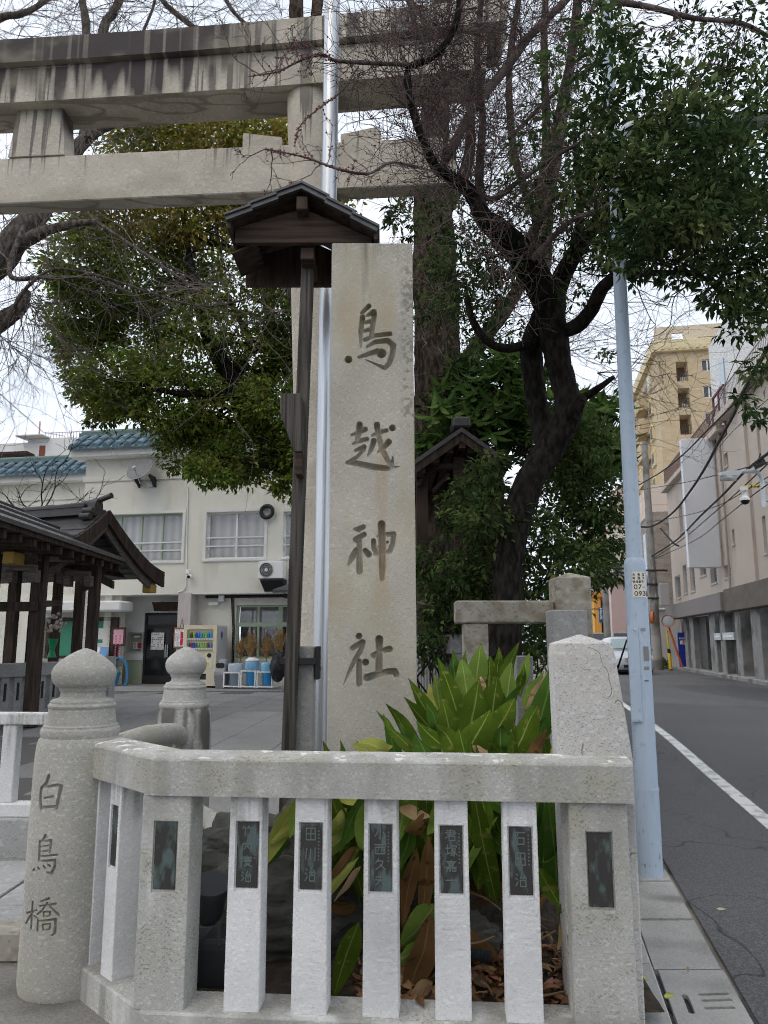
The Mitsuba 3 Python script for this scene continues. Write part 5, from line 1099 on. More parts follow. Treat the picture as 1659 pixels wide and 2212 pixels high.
# a man in a face mask, seen between timber post and gate column
def limb(chain):
    base = trimesh.creation.icosphere(1).vertices; out = []
    for (p, r), (q, s) in zip(chain, chain[1:]): out.append(m3.Manifold.hull_points(np.vstack([R(p) + base * r, R(q) + base * s])))
    return out
def soft(ms, L=.04, it=8):
    m = tm(m3.Manifold.batch_boolean(ms, m3.OpType.Add).refine_to_length(L)); m.merge_vertices(); trimesh.smoothing.filter_taubin(m, .5, .53, it); return m
mp = gnd(649, 1492, COURT); PS = 1.04
def pp_(x, y, z): return mp + R([x, y, z]) * PS
man = thing('person', 'man in dark jacket and white face mask standing behind the timber post', 'person')
body = []
for s in (-1, 1):
    body += limb([(pp_(s * .1, 0, .92), .1), (pp_(s * .11, -.01, .5), .068), (pp_(s * .11, .02, .08), .045), (pp_(s * .12, -.13, .035), .035)])
    body += limb([(pp_(s * .2, 0, 1.42), .07), (pp_(s * .25, .02, 1.14), .05), (pp_(s * .22, -.1, .9), .038), (pp_(s * .22, -.14, .8), .035)])
body += limb([(pp_(-.1, 0, .95), .11), (pp_(.1, 0, .95), .11)]) + limb([(pp_(0, 0, .95), .14), (pp_(0, 0, 1.25), .15), (pp_(0, 0, 1.4), .13), (pp_(0, 0, 1.5), .055), (pp_(0, -.01, 1.56), .05)]) + limb([(pp_(-.17, 0, 1.42), .07), (pp_(.17, 0, 1.42), .07)])
part(man, 'body', soft(body), flat((.022, .024, .03), .8), True)
hm = trimesh.creation.icosphere(3); v = hm.vertices * [.077, .095, .118]; v[:, 1] -= .018 * np.exp(-((v[:, 0] / .016) ** 2 + ((v[:, 2] + .012) / .025) ** 2)) * (hm.vertices[:, 1] < -.5); v[:, 0] *= 1 - .25 * np.clip(-v[:, 2] / .118, 0, 1)
hm.vertices = v * PS + pp_(0, -.015, 1.66)
part(man, 'head', hm, flat((.42, .26, .19), .6), True)
for s in (-1, 1):
    part(man, 'ear', tm(m3.Manifold.hull_points(trimesh.creation.icosphere(1).vertices * [.012, .022, .034] + pp_(s * .079, 0, 1.655))), flat((.42, .26, .19), .6))
    part(man, 'eye', tm(m3.Manifold.hull_points(trimesh.creation.icosphere(1).vertices * [.014, .008, .007] + pp_(s * .03, -.1, 1.672))), 'm_black')
    t_ = np.linspace(0, 6.28, 13); part(man, 'spectacle_rim', tube([pp_(s * .032 + math.cos(a) * .024, -.112, 1.672 + math.sin(a) * .019) for a in t_], .003, 4, False), 'm_black')
part(man, 'mask', hull(np.vstack([trimesh.creation.icosphere(2).vertices * [.066, .05, .056] + pp_(0, -.078, 1.6)])), flat((.75, .76, .78), .8), True)
hc = trimesh.creation.icosphere(3); keep = hc.vertices[:, 2] * .9 + hc.vertices[:, 1] * .45 > .25
fm = keep[hc.faces].all(1); part(man, 'hair', trimesh.Trimesh(hc.vertices * R([.082, .1, .123]) * PS + pp_(0, -.012, 1.664), hc.faces[fm]), flat((.04, .04, .04)), True)

# ---------------------------------------------------------------- annex on the left and the flats behind
fa_ = Fr(fo.P(uL, 0, -3.5), OA)
annex = thing('annex', 'cream annex wall with turquoise tiled eave at the left edge', 'building')
va = fa_.px(*Z(180, 575), .5)[1]
part(annex, 'wall', fa_.box(-22, .0, 0, va - .05, -.3, 0), 'm_plaster')
vl_ = fa_.px(*Z(180, 688))[1]
part(annex, 'ledge', fa_.box(-22, .0, vl_, vl_ + .12, 0, .06), 'm_plaster')
tiled(annex, fa_, -16, .0, va, .5, rise=.85, run=1.1, pitch=.46)
ff2 = Fr((at(100, 900, 60)[0], 60, 0), OA)
flats = thing('apartment_block', 'pale block of flats with roof tank far behind the annex', 'building')
def z1(zx, zy): return (zx * .2315, 877.8 + zy * .2315)
A = lambda zx, zy: ff2.px(*z1(zx, zy))
part(flats, 'lower_block', ff2.box(A(-300, 300)[0], A(280, 300)[0], 0, A(0, 350)[1], -8, 0), 'm_plaster_white')
part(flats, 'tower_block', ff2.box(A(280, 300)[0], A(700, 300)[0], 0, A(550, 300)[1], -8, .2), 'm_plaster_white')
part(flats, 'flat_roof', ff2.box(A(280, 300)[0] - .5, A(480, 300)[0], A(0, 325)[1], A(0, 316)[1], -2, 1.2), 'm_plaster_white')
part(flats, 'door', ff2.box(A(385, 380)[0], A(440, 380)[0], A(385, 480)[1], A(385, 375)[1], .2, .23), flat((.22, .07, .04)))
for a, b, c, d in ((170, 425, 260, 455), (0, 430, 120, 470), (660, 440, 700, 460)):
    u0, v1_ = A(a, b); u1_, v0_ = A(c, d); k = part(flats, 'window', ff2.box(u0, u1_, v0_, v1_, .0, .22), 'm_alu'); part(k, 'pane', ff2.box(u0 + .1, u1_ - .1, v0_ + .1, v1_ - .1, .22, .23), 'm_blackgloss')
tc = A(568, 245); tcr = A(630, 245)[0] - tc[0]
part(flats, 'water_tank', ff2.tr(trimesh.creation.icosphere(3).apply_scale(tcr).apply_translation([tc[0], 4, tc[1]])), flat((.62, .56, .4)), True)
gz0, gz1 = A(400, 310)[1], A(400, 240)[1]
for z in (gz0 + .1, gz1): part(flats, 'guard_rail', ff2.tr(cat([bx(A(395, 240)[0], A(740, 240)[0], .4, .44, z, z + .04)])), flat((.25, .12, .12)))
part(flats, 'guard_bars', ff2.tr(cat([bx(u, u + .025, .4, .43, gz0, gz1) for u in np.linspace(A(395, 240)[0], A(740, 240)[0], 14)])), flat((.25, .12, .12)), kind='stuff')
for x_, t_, b_ in ((665, 30, 240), (155, 45, 320)): part(flats, 'antenna', ff2.tr(bx(A(x_, 100)[0], A(x_, 100)[0] + .08, 3, 3.1, A(x_, b_)[1] - 1, A(x_, t_)[1])), flat((.4, .2, .2)))
part(flats, 'roof_terrace_beam', ff2.box(A(0, 490)[0] - 1, A(345, 460)[0], A(0, 490)[1], A(0, 470)[1], .3, 1.4), 'm_wood_brown')

# ---------------------------------------------------------------- water pavilion
wpv = thing('water_pavilion', 'dark timber water pavilion with layered copper roof and curved gable, at left', 'pavilion')
g_ = lambda x_, y_: (x_ * .2315, 877.8 + y_ * .2315)
# gabled roof with lateral ridge
RY = 15.6
rg1 = at(*g_(960, 1010), RY); rg0 = at(-260, 1100, RY + 2.2)
rdir = (rg1 - rg0); rdir[2] = 0; rdir /= np.linalg.norm(rdir); rn = R([rdir[1], -rdir[0], 0])   # rn: towards the viewer
zr = rg1[2]
def sl(s, side):      # the slope: s metres out from the ridge, with a hollow curve
    return rn * side * s + R([0, 0, -(.86 * s - .13 * s * s + .0)])
far_e = 1.8
for side in (1, -1):
    L = 1.35 if side > 0 else far_e
    for k in range(8 if side < 0 else 6):
        s0, s1 = L * k / (8 if side < 0 else 6), L * (k + 1) / (8 if side < 0 else 6) + .03
        a0, a1 = R([rg1[0], rg1[1], zr]) + sl(s0, side), R([rg1[0], rg1[1], zr]) + sl(s1, side)
        b0_, b1_ = a0 - rdir * 6, a1 - rdir * 6
        up = R([0, 0, .035])
        part(wpv, 'roof_course', hull([a0 + up * .2, a1 + up, a1 - up, a0 - up * 1.6, b0_ + up * .2, b1_ + up, b1_ - up, b0_ - up * 1.6]), 'm_copper')
# barge boards on the gable end
for side in (1, -1):
    L = 1.45 if side > 0 else far_e + .12
    ss = np.linspace(0, L, 12); rings = []
    for s in ss:
        c = R([rg1[0], rg1[1], zr]) + sl(s, side) + rdir * .12 + (R([0, 0, .13]) * max(0, (s - 1.3)) ** 1.5 if s > 1.3 else 0)
        h = .2 + .05 * (s / far_e)
        rings.append([c + R([0, 0, .08]), c + rdir * .07 + R([0, 0, .08]), c + rdir * .07 + R([0, 0, -h]), c + R([0, 0, -h])])
    part(wpv, 'barge_board', loft(rings), 'm_wood_dark', 30)
    rings = [[p + R([0, 0, -.16]) - rdir * .1 for p in r_] for r_ in rings[:-1]]
    part(wpv, 'barge_trim', loft(rings), 'm_wood_beam', 30)
eC = R([rg1[0], rg1[1], zr]) + sl(far_e - .15, -1)
part(wpv, 'gilt_purlin_end', bx(-.12, .12, -.1, .1, -.14, .04, .01).apply_transform(np.array([[rdir[0], -rn[0], 0, eC[0]], [rdir[1], -rn[1], 0, eC[1]], [0, 0, 1, eC[2] - .3], [0, 0, 0, 1]])), 'm_gold')
part(wpv, 'gable_infill', hull([R([rg1[0], rg1[1], zr]) + o - rdir * d for d in (.5, .56) for o in (R([0, 0, -.3]), sl(far_e * .8, -1) + R([0, 0, -.2]), sl(1.3, 1) + R([0, 0, -.2]))]), 'm_wood_dark')
rgp = lambda t, z: R([rg1[0], rg1[1], zr + z]) - rdir * t
def along(t0, t1, w, z0, z1, mat, name, b=.01):
    return part(wpv, name, hull([rgp(t, z) + rn * s * w for t in (t0, t1) for z in (z0, z1) for s in (-1, 1)]), mat)
along(.4, 7, .16, .0, .09, 'm_copper', 'ridge_course'); along(.4, 7, .12, .09, .17, 'm_copper', 'ridge_course'); along(.36, 7, .15, .17, .21, 'm_copper', 'ridge_cap')
part(wpv, 'ridge_roll', tube([rgp(7, .235), rgp(1.2, .235), rgp(.5, .25), rgp(0.05, .32), rgp(-.2, .39)], [.04, .04, .045, .055, .06], 12), 'm_copper', 40)
# ridge-end ornament with scrolls
oc = rgp(.18, 0)
K_ = .58
part(wpv, 'ridge_ornament', cat([hull([oc + rn * a * K_ + R([0, 0, b * K_]) + rdir * d * .8 for a, b in ((-.26, -.05), (.26, -.05), (.2, .38), (-.2, .38)) for d in (-.13, .09)])] + [cyl(oc + rn * a * K_ + R([0, 0, b * K_]) - rdir * .16, oc + rn * a * K_ + R([0, 0, b * K_]) + rdir * .08, r_ * K_, n=14) for a, b, r_ in ((.3, .12, .11), (-.3, .12, .11), (.42, -.1, .12), (-.42, -.1, .12), (0, .38, .19))]), 'm_copper', 30, kind='stuff')
# near hip roof whose eave runs away from the viewer
ex = -5.75
yn, yf = 10.2, 16.2
ez = at(150, 1160, 13.0)[2]
e0 = at(275, 1208, 16.2); ez = e0[2]; ex = e0[0]
e1 = at(-40, 1112, 16.2); 
yn = 16.2 * (ez - EYE) / (ez - EYE) * 1.0
def ept(t): return R([ex, 16.2 + (10.0 - 16.2) * t, ez + .05 * t])
nC = 6
for k in range(nC):
    s0, s1 = .52 * k, .52 * (k + 1) + .05
    rise0, rise1 = .42 * s0 + .05 * k, .42 * s1 + .05 * k
    pts = []
    for t in (0, 1):
        inset0, inset1 = (s0 * .95, s1 * .95) if t == 0 else (0, 0)
        for s, z, ins in ((s0, rise0, inset0), (s1, rise1, inset1)):
            p = ept(t) + R([-s, 0, z]); p[1] -= ins if t == 0 else 0
            pts += [p, p - R([0, 0, .07])]
    part(wpv, 'hip_course', hull(pts), 'm_copper')
0 and part(wpv, 'hip_ridge', tube([ept(0) + R([0.05, 0.1, .06]), ept(0) + R([-1.4, -1.3, .9]), ept(0) + R([-3.1, -2.95, 1.75])], [.07, .09, .1], 8), 'm_copper')
part(wpv, 'eave_underside', hull([ept(t) + R([dx, 0, dz]) for t in (0, 1) for dx, dz in ((-.05, -.03), (-.05, -.14), (-2.6, .12), (-2.6, .0))]), 'm_wood_dark')
for k in range(13):
    p = ept(k / 12.5 + .02); part(wpv, 'rafter', hull([p + R([dx, dy, dz]) for dy in (-.05, .05) for dx, dz in ((-.1, -.15), (-.1, -.27), (-2.2, -.03), (-2.2, -.15))]), 'm_wood_dark')
# columns, ties and brackets
cols = [(203, 1300, 15.4, .095), (84, 1300, 13.6, .1), (124, 1300, 17.6, .09), (172, 1300, 18.5, .1), (30, 1300, 16.5, .1), (-20, 1300, 13.2, .1)]
for px_, py_, Y, hw in cols:
    p = at(px_, py_, Y); part(wpv, 'column', bx(p[0] - hw, p[0] + hw, Y - hw, Y + hw, COURT, ez + .1, .012), 'm_wood_dark')
def tie(pa_, pb_, h, w=.06, mat='m_wood_beam', name='tie_beam'):
    a, b = at(*pa_), at(*pb_); d = b - a; d[2] = 0; d /= np.linalg.norm(d); n_ = R([-d[1], d[0], 0])
    part(wpv, name, hull([q + n_ * s * w + R([0, 0, z]) for q in (a, b) for s in (-1, 1) for z in (0, -h)]), mat)
tie((-40, 1174 + 1, 13.25), (84, 1186, 13.5), .26); tie((84, 1183 + 3, 13.5), (203, 1192, 15.3), .22)
tie((-40, 1301, 13.25), (84, 1308 - 128 + 120, 13.5), .16, mat='m_wood_dark'); tie((84, 1297, 13.5), (130, 1297, 17.5), .12, mat='m_wood_dark')
tie((84, 1175, 13.7), (124, 1195, 17.6), .3, mat='m_wood_dark'); tie((30, 1155, 16.5), (172, 1160, 18.4), .4, .08, 'm_wood_dark', 'lintel'); tie((-20, 1120, 13.3), (203, 1190, 15.4), .3, .1, 'm_wood_dark', 'lintel')
tie((30, 1190, 16.5), (172, 1185, 18.4), .3, .08, 'm_wood_dark', 'lintel')
tie((5, 1160, 13.2), (72, 1165, 13.4), .3, .1, 'm_wood_beam', 'lintel')
for px_, py_, Y in ((36, 1208, 13.1),):
    p = at(px_, py_, Y); part(wpv, 'gilt_beam_end', bx(p[0] - .09, p[0] + .09, Y - .3, Y + .1, p[2] - .1, p[2] + .1, .008), 'm_gold')
for px_, py_, Y in ((50, 1245, 13.3), (170, 1256, 15.2), (112, 1250, 16)):
    p = at(px_, py_, Y)
    part(wpv, 'bracket_block', cat([bx(p[0] - .22, p[0] + .22, Y - .08, Y + .08, p[2] + .1, p[2] + .2), bx(p[0] - .26, p[0] - .14, Y - .1, Y + .1, p[2] - .1, p[2] + .11), bx(p[0] + .14, p[0] + .26, Y - .1, Y + .1, p[2] - .1, p[2] + .11)]), 'm_wood_beam', kind='stuff')
part(wpv, 'basin', bx(-9.5, -8.4, 14.5, 16.5, COURT, 1.0, .04), 'm_greystone')
for i in range(3): part(wpv, 'outrigger', hull([at(x_, y_, 16) + R([0, dy, dz]) for x_, y_ in ((205, 1235 + 6 * i), (245 - 35 * i, 1255 + 5 * i)) for dy in (-.08, .08) for dz in (0, -.16)]), 'm_wood_dark')
# its stone fence with dark slots
pfk = thing('pavilion_fence', 'grey stone fence with slotted bars around the water pavilion, left behind the newel', 'fence')
pf0, pf1 = at(-30, 1435, 13.6), at(228, 1428, 16.6)
dv = pf1 - pf0; dv[2] = 0; pl_ = np.linalg.norm(dv); pff = Fr((pf0[0], pf0[1], 0), math.atan2(dv[1], dv[0]))
zt = at(50, 1432, 14.3)[2]; zb = at(50, 1462, 14.3)[2]
part(pfk, 'rail', pff.box(-.3, pl_, zb, zt, -.12, .12, .015), 'm_greystone')
part(pfk, 'base', pff.box(-.3, pl_, COURT, COURT + .2, -.14, .14, .015), 'm_greystone')
nb_ = int(pl_ / .3)
for i in range(nb_ + 1):
    u = i * .3; k = part(pfk, 'bar', pff.box(u, u + .18, COURT + .2, zb, -.08, .08, .008), 'm_greystone')
    part(k, 'slot_plate', pff.box(u + .06, u + .12, COURT + .4, zb - .1, .08, .084), 'm_black')
part(pfk, 'end_post', pff.box(pl_, pl_ + .22, COURT, zt + .08, -.12, .12, .02), 'm_greystone')
fl_ = thing('flower_vase', 'green vase with dried white and orange flowers behind the pavilion columns', 'vase')
c = at(112, 1420, 17); part(fl_, 'vase', lathe([(0, 0), (.1, 0), (.05, .15), (.11, .4), (0, .38)], c, 12), flat((.02, .25, .1), .3), 30)
ms = []
g = np.random.default_rng(6)
for i in range(30): ms.append(trimesh.creation.icosphere(1).apply_scale(.04).apply_translation(c + R([g.normal(0, .14), g.normal(0, .1), .55 + g.random() * .4])))
part(fl_, 'flowers', cat(ms), flat((.5, .42, .36)), kind='stuff')
wp2 = at(184, 1300, 20); single('white_post', bx(wp2[0] - .11, wp2[0] + .11, 20, 20.2, COURT, wp2[2] + 2.2, .02), 'm_white', 'white square post standing behind the water pavilion', 'post')
# ---------------------------------------------------------------- the pale blue lamp post at the kerb
lp = thing('street_lamp', 'pale blue steel street lamp post with white number sticker, rising at the kerb', 'street lamp')
LB = gnd(1406, 1894); LT = at(1339, 609, LB[1]); ld = LT - LB
def lpt(py_):     # a point of the axis at this height of the photograph
    t = (1894 - py_) / (1894 - 609); z_ = at(1372, py_, LB[1])[2]; return LB + ld * (z_ / ld[2])
r0, r1, r2 = .5 * 143 * .355 / FOC * LB[1] * 1.04, .0, 0
rA, rB, rC, rD = .08, .078, .075, .056
zj, zk_ = lpt(1703), lpt(1213)
part(lp, 'base_shaft', tube([LB, zj], [rA, rA], 32), 'm_lamp_blue', 40)
part(lp, 'collar', tube([zj - ld / ld[2] * .012, zj + ld / ld[2] * .006], [rA + .003, rA + .003], 32), 'm_lamp_blue', 40)
part(lp, 'shaft', tube([zj, lpt(1225), lpt(1213), lpt(1206)], [rB, rC, rC * .96, rD + .004], 32), 'm_lamp_blue', 40)
topz = lpt(1206) + ld / ld[2] * 3.0
part(lp, 'upper_shaft', tube([lpt(1206), lpt(609), lpt(609) + ld / ld[2] * 1.6, lpt(609) + ld / ld[2] * 3.4], [rD, rD * .86, rD * .72, .03], 28), 'm_lamp_blue', 40)
part(lp, 'arm', tube(smooth_path([at(1332, 330, LB[1]), at(1345, 290, LB[1]), at(1390, 263, LB[1] - .05), at(1470, 262, LB[1] - .15), at(1600, 262, LB[1] - .3)], 6), [.045] * 25, 12), 'm_lamp_white', 40)
hd_ = at(1650, 258, LB[1] - .35); part(lp, 'lamp_head', hull([hd_ + R([x, y, z]) for x, y, z in ((-.25, -.08, 0), (-.25, .08, 0), (.3, -.11, -.02), (.3, .11, -.02), (-.2, 0, .09), (.3, 0, .08))]), 'm_lamp_white')
part(lp, 'hatch', hull([lpt(p_) + R([-.056 + dx, dy, 0]) for p_ in (1352, 1557) for dx, dy in ((-.038, -.06), (.03, -.082), (.034, -.055), (-.034, -.03))]), 'm_lamp_blue')
for p_ in (1360, 1551): c_ = lpt(p_) + R([-.05, -.083, 0]); part(lp, 'hatch_screw', cyl(c_ + R([0, .01, 0]), c_ - R([0, .006, 0]), .007, n=8), 'm_alu')
# sticker bent around the shaft
def on_pole(px0, py0, px1, py1, lift):
    """Maps flat (s, z) sticker coordinates onto the shaft."""
    return None
def wrap_plate(s0, s1, z0, z1, rr, mat, name, holder, n=10, th=.0015):
    V, Fq = [], []
    for i in range(n + 1):
        s = s0 + (s1 - s0) * i / n
        for r_ in (rr, rr + th):
            for z in (z0, z1):
                ax = LB + ld * (z / ld[2]); V.append(ax + R([math.sin(s) * r_, -math.cos(s) * r_, 0]))
    rings = [[V[i * 4 + k] for k in (0, 1, 3, 2)] for i in range(n + 1)]
    return part(holder, name, loft(rings), mat)
zs0, zs1 = lpt(1292)[2], lpt(1237)[2]
st = wrap_plate(-.62, .66, zs0, zs1, rC + .003, flat((.6, .58, .5)), 'sticker', lp)
def wrap_poly(poly, rr, th=.001):
    ms = []
    for g_ in getattr(poly, 'geoms', [poly]):
        m = trimesh.creation.extrude_polygon(g_, th, engine='earcut'); m = m.subdivide_to_size(.02); v = m.vertices
        ax = LB + np.outer((v[:, 1] / ld[2]), ld); s = v[:, 0] / rC; r_ = rr + v[:, 2]
        m.vertices = ax + np.stack([np.sin(s) * r_, -np.cos(s) * r_, 0 * s], 1); ms.append(m)
    return cat(ms)
hgt = zs1 - zs0; G_ = []
for row, txt in enumerate(('台東区', '街路灯')):
    for i, ch in enumerate(txt): G_.append(glyph(ch, -.042 + i * .033, zs1 - hgt * (.06 + .14 * row), .016, hgt * .1, .0012))
for i, ch in enumerate('管理番号'): G_.append(glyph(ch, -.042 + i * .019, zs1 - hgt * .34, .015, hgt * .09, .0011))
def text_poly(txt, x, y, h, bold=True):
    m = meshkit.text_mesh(txt, h, .001, bold); s = m.section([0, 0, 1], [0, 0, .0005]).to_planar()[0] if False else None
    tri = [Polygon(m.vertices[f][:, :2]) for f, nn in zip(m.faces, m.face_normals) if nn[2] > .9]
    from shapely import affinity
    return affinity.translate(unary_union([t for t in tri if t.area > 0]), x, y)
G_ += [text_poly('07-', -.04, zs1 - hgt * .67, hgt * .17), text_poly('0930', -.038, zs1 - hgt * .93, hgt * .17)]
part(st, 'lettering', wrap_poly(unary_union(G_), rC + .0047), flat((.02, .02, .02)), kind='stuff')
for p0, p1, s0, s1, c in ((1357, 1363, -.1, .35, (.25, .27, .28)), (1396, 1427, .05, .6, (.2, .2, .18)), (1439, 1446, .05, .55, (.22, .2, .18)), (1468, 1470, .0, .4, (.08, .08, .08))):
    wrap_plate(s0, s1, lpt(p1)[2], lpt(p0)[2], rC + .0035, flat(c, .9), 'torn_sticker', lp)

# ---------------------------------------------------------------- right side of the street
PH = math.radians(10.5)
bo = gnd(1560, 1461); bo = R([bo[0], bo[1], 0])
fb_ = Fr(bo, math.pi / 2 - PH - math.pi)      # runs towards the viewer along the right-hand fronts
fb_ = Fr(bo, -(math.pi / 2 + PH * 0) ) if False else fb_
B = lambda x_, y_, w=0: fb_.px(x_, y_, w)
bs('m_pinkwall', lambda p, n, uv: mix(mix((.42, .36, .305), (.5, .435, .375), fbm(p.x * .6, p.y * .6, p.z * .6, 3)), (.3, .25, .22), .4 * smoothstep(.55, .8, fbm(p.x * 2, p.y * 2, p.z * .35, 3))), .9)
bs('m_fascia', (.2, .18, .17), .7); bs('m_tilegrey', lambda p, n, uv: mix((.07, .068, .065), (.12, .118, .11), noise(p.x * 9, p.y * 9, p.z * 9)), .6)
bs('m_shutter', lambda p, n, uv: mix((.42, .42, .39), (.5, .5, .47), fbm(p.x * 2, p.y * 2, p.z * 14, 2)), .5)
pb_ = thing('street_building', 'pinkish beige three storey building with dark fascia and roller shutters, right side of the street', 'building')
def BZ5(x, y, w=0): return B((2300 + .4364 * x) / 1.8228, (1250 + .4364 * y) / 1.8228, w)
def BZ4(x, y, w=0): return B((2300 + .4364 * x) / 1.8228, (2150 + .4364 * y) / 1.8228, w)
uFar = BZ4(800, 400)[0]; uMid = BZ5(1075, 1300)[0]; uMid2 = B(1585, 1200)[0]; uNear = uMid2 + 14
zTop = BZ5(960, 1350)[1]; zTop2 = BZ5(1400, 800)[1]; zF1, zF0 = BZ4(1100, 470)[1], BZ4(1100, 620)[1]
holes = []
for c in (((815, 280), (875, 460)), ((885, 180), (935, 420)), ((945, 140), (1005, 400)), ((1040, 165), (1102, 255)), ((1125, 60), (1200, 325)), ((1262, 180), (1325, 275))):
    a, b = BZ4(*c[0]), BZ4(*c[1]); holes.append((min(a[0], b[0]), max(a[0], b[0]), min(a[1], b[1]), max(a[1], b[1])))
for c in (((850, 1700), (895, 1930)), ((910, 1630), (960, 1880)), ((990, 1540), (1052, 1610)), ((1080, 1475), (1110, 1700))):
    a, b = BZ5(*c[0]), BZ5(*c[1]); holes.append((min(a[0], b[0]), max(a[0], b[0]), min(a[1], b[1]), max(a[1], b[1])))
for c in (((1260, 1240), (1300, 1330)), ((1330, 1920), (1362, 2040)), ((1550, 960), (1600, 1240)), ((1600, 1800), (1659, 2120)), ((1640, 120), (1700, 300))):
    a, b = BZ5(*c[0]), BZ5(*c[1]); holes.append((min(a[0], b[0]), max(a[0], b[0]), min(a[1], b[1]), max(a[1], b[1])))
w1 = sbox(uFar, zF1 - .2, uMid2, zTop).union(sbox(uMid2 - .003, zF1 - .2, uNear, zTop2))
for h in holes: w1 = w1.difference(sbox(h[0], h[2], h[1], h[3]))
part(pb_, 'front_wall', fb_.ext(w1, -.3, 0), 'm_pinkwall')
part(pb_, 'side_wall', fb_.tr(bx(uFar, uFar + .3, .3, 9, 0, zTop)), 'm_pinkwall')
part(pb_, 'party_wall', fb_.tr(bx(uMid2, uMid2 + .3, .3, 9, zTop, zTop2)), 'm_pinkwall')
part(pb_, 'roof', fb_.tr(cat([bx(uFar, uMid2, .2, 9, zTop - .3, zTop - .1), bx(uMid2, uNear, .2, 9, zTop2 - .3, zTop2 - .1)])), 'm_concrete', kind='stuff')
part(pb_, 'parapet', fb_.box(uFar - .1, uMid2, zTop, zTop + .28, -.2, .35, .02), 'm_pinkwall')
part(pb_, 'parapet', fb_.box(uMid2, uNear, zTop2, zTop2 + .3, -.2, .4, .02), 'm_pinkwall')
for h in holes:
    k = part(pb_, 'window', fb_.ext(sbox(h[0], h[2], h[1], h[3]).difference(sbox(h[0] + .06, h[2] + .06, h[1] - .06, h[3] - .06)), -.2, -.1), 'm_alu')
    part(k, 'glass', fb_.box(h[0] + .03, h[1] - .03, h[2] + .03, h[3] - .03, -.2, -.17), flat((.06, .065, .07), .12))
    part(k, 'sill', fb_.box(h[0] - .05, h[1] + .05, h[2] - .08, h[2], -.1, .06), 'm_pinkwall')
u_f2 = BZ4(1335, 500)[0]
part(pb_, 'fascia', fb_.box(uFar - .1, u_f2, zF0, zF1, -.1, .5, .02), 'm_fascia'); part(pb_, 'fascia', fb_.box(u_f2 + .02, uNear, zF0 - .05, zF1 + .1, -.1, .35, .02), bs('m_fascia2', conc_dark := (lambda p, n, uv: mix((.1, .085, .07), (.17, .145, .12), fbm(p.x * 3, p.y * 3, p.z * 3, 3))), .8))
part(pb_, 'pilaster_strip', fb_.box(BZ5(1460, 1500)[0], BZ5(1500, 1500)[0] + .1, zF1, zTop2, 0, .12), 'm_pinkwall')
part(pb_, 'downpipe', fb_.tr(tube([(BZ5(1290, 1700)[0], -.12, zF1), (BZ5(1290, 1700)[0], -.12, zTop2)], .05, 8)), flat((.3, .25, .22)))
# ground floor: shutters, piers, letter boxes
piers = [(915, 940), (965, 1000), (1145, 1200), (1240, 1285), (1380, 1430), (1525, 1610)]
pus = []
for a, b in piers:
    u0, u1 = BZ4(a, 1000)[0], BZ4(b, 1000)[0]; pus.append((u0, u1)); part(pb_, 'pier', fb_.box(u0, u1, 0, zF0, -.9, -.0, .02), 'm_concrete')
part(pb_, 'ground_wall', fb_.box(uFar, uNear, 0, zF0, -1.3, -1.1), 'm_darkroom')
for k, (a, b) in enumerate(((pus[0][1], pus[1][0]), (pus[1][1], pus[2][0]), (pus[2][1], pus[3][0]), (pus[3][1], pus[4][0]), (pus[4][1], pus[5][0]), (pus[5][1], uNear))):
    if k in (1, 3):
        half = (a + (b - a) * .45) if k == 1 else a + (b - a) * .6
        sh = part(pb_, 'roller_shutter', fb_.box(half, b, .1, zF0, -.8, -.76), 'm_shutter')
        for z in np.arange(.14, zF0 - .05, .145): part(sh, 'slat', fb_.box(half, b, z, z + .115, -.76, -.735, .012), 'm_shutter')
        part(pb_, 'tiled_panel', fb_.box(a, half, 0, zF0, -.7, -.3), 'm_tilegrey')
    else: part(pb_, 'tiled_panel', fb_.box(a, b, 0, zF0 - (.0 if k != 0 else .0), -.75, -.5), 'm_tilegrey')
for a, b in ((1190, 1250), (1268, 1370)):
    u0, u1 = BZ4(a, 820)[0], BZ4(b, 820)[0]; k = part(pb_, 'letter_box', fb_.box(u0, u1, BZ4(1310, 848)[1], BZ4(1310, 780)[1], -.5, .1, .01), 'm_alu'); part(k, 'flap', fb_.box(u0 + .15, u1 - .15, BZ4(1310, 822)[1], BZ4(1310, 806)[1], .1, .115), 'm_white')
q = BZ4(1475, 850); part(pb_, 'intercom', fb_.box(q[0] - .1, q[0] + .1, q[1] - .15, q[1] + .2, -.5, -.42), 'm_black')
part(pb_, 'step', fb_.box(uFar - .5, uNear, -.02, .16, -.5, .35, .02), 'm_concrete')
# roof railings
def railing(holder, u0, u1, z0, z1, w, mat, step=.16, name='roof_railing'):
    part(holder, name, fb_.tr(cat([bx(u0, u1, -w - .02, -w + .02, z, z + .04) for z in (z0 + .08, z1 - .04)] + [bx(u, u + .022, -w - .011, -w + .011, z0, z1) for u in np.arange(u0, u1, step)])), mat, kind='stuff')
railing(pb_, uFar, uMid2 - .2, zTop + .28, zTop + 1.35, .1, flat((.16, .1, .09)))
railing(pb_, uMid2, uNear, zTop2 + .3, zTop2 + 1.4, .1, flat((.3, .26, .25)), .2)
part(pb_, 'gate_frame', fb_.tr(cat([bx(uMid2 - 1.6, uMid2 + .4, -.05, .05, z, z + .08) for z in (zTop2 - .6, zTop2 + .3, zTop2 + 1.6)] + [bx(u, u + .07, -.05, .05, zTop2 - .6, zTop2 + 1.6) for u in (uMid2 - 1.6, uMid2 - .6, uMid2 + .35)])), flat((.16, .06, .06)), kind='stuff')
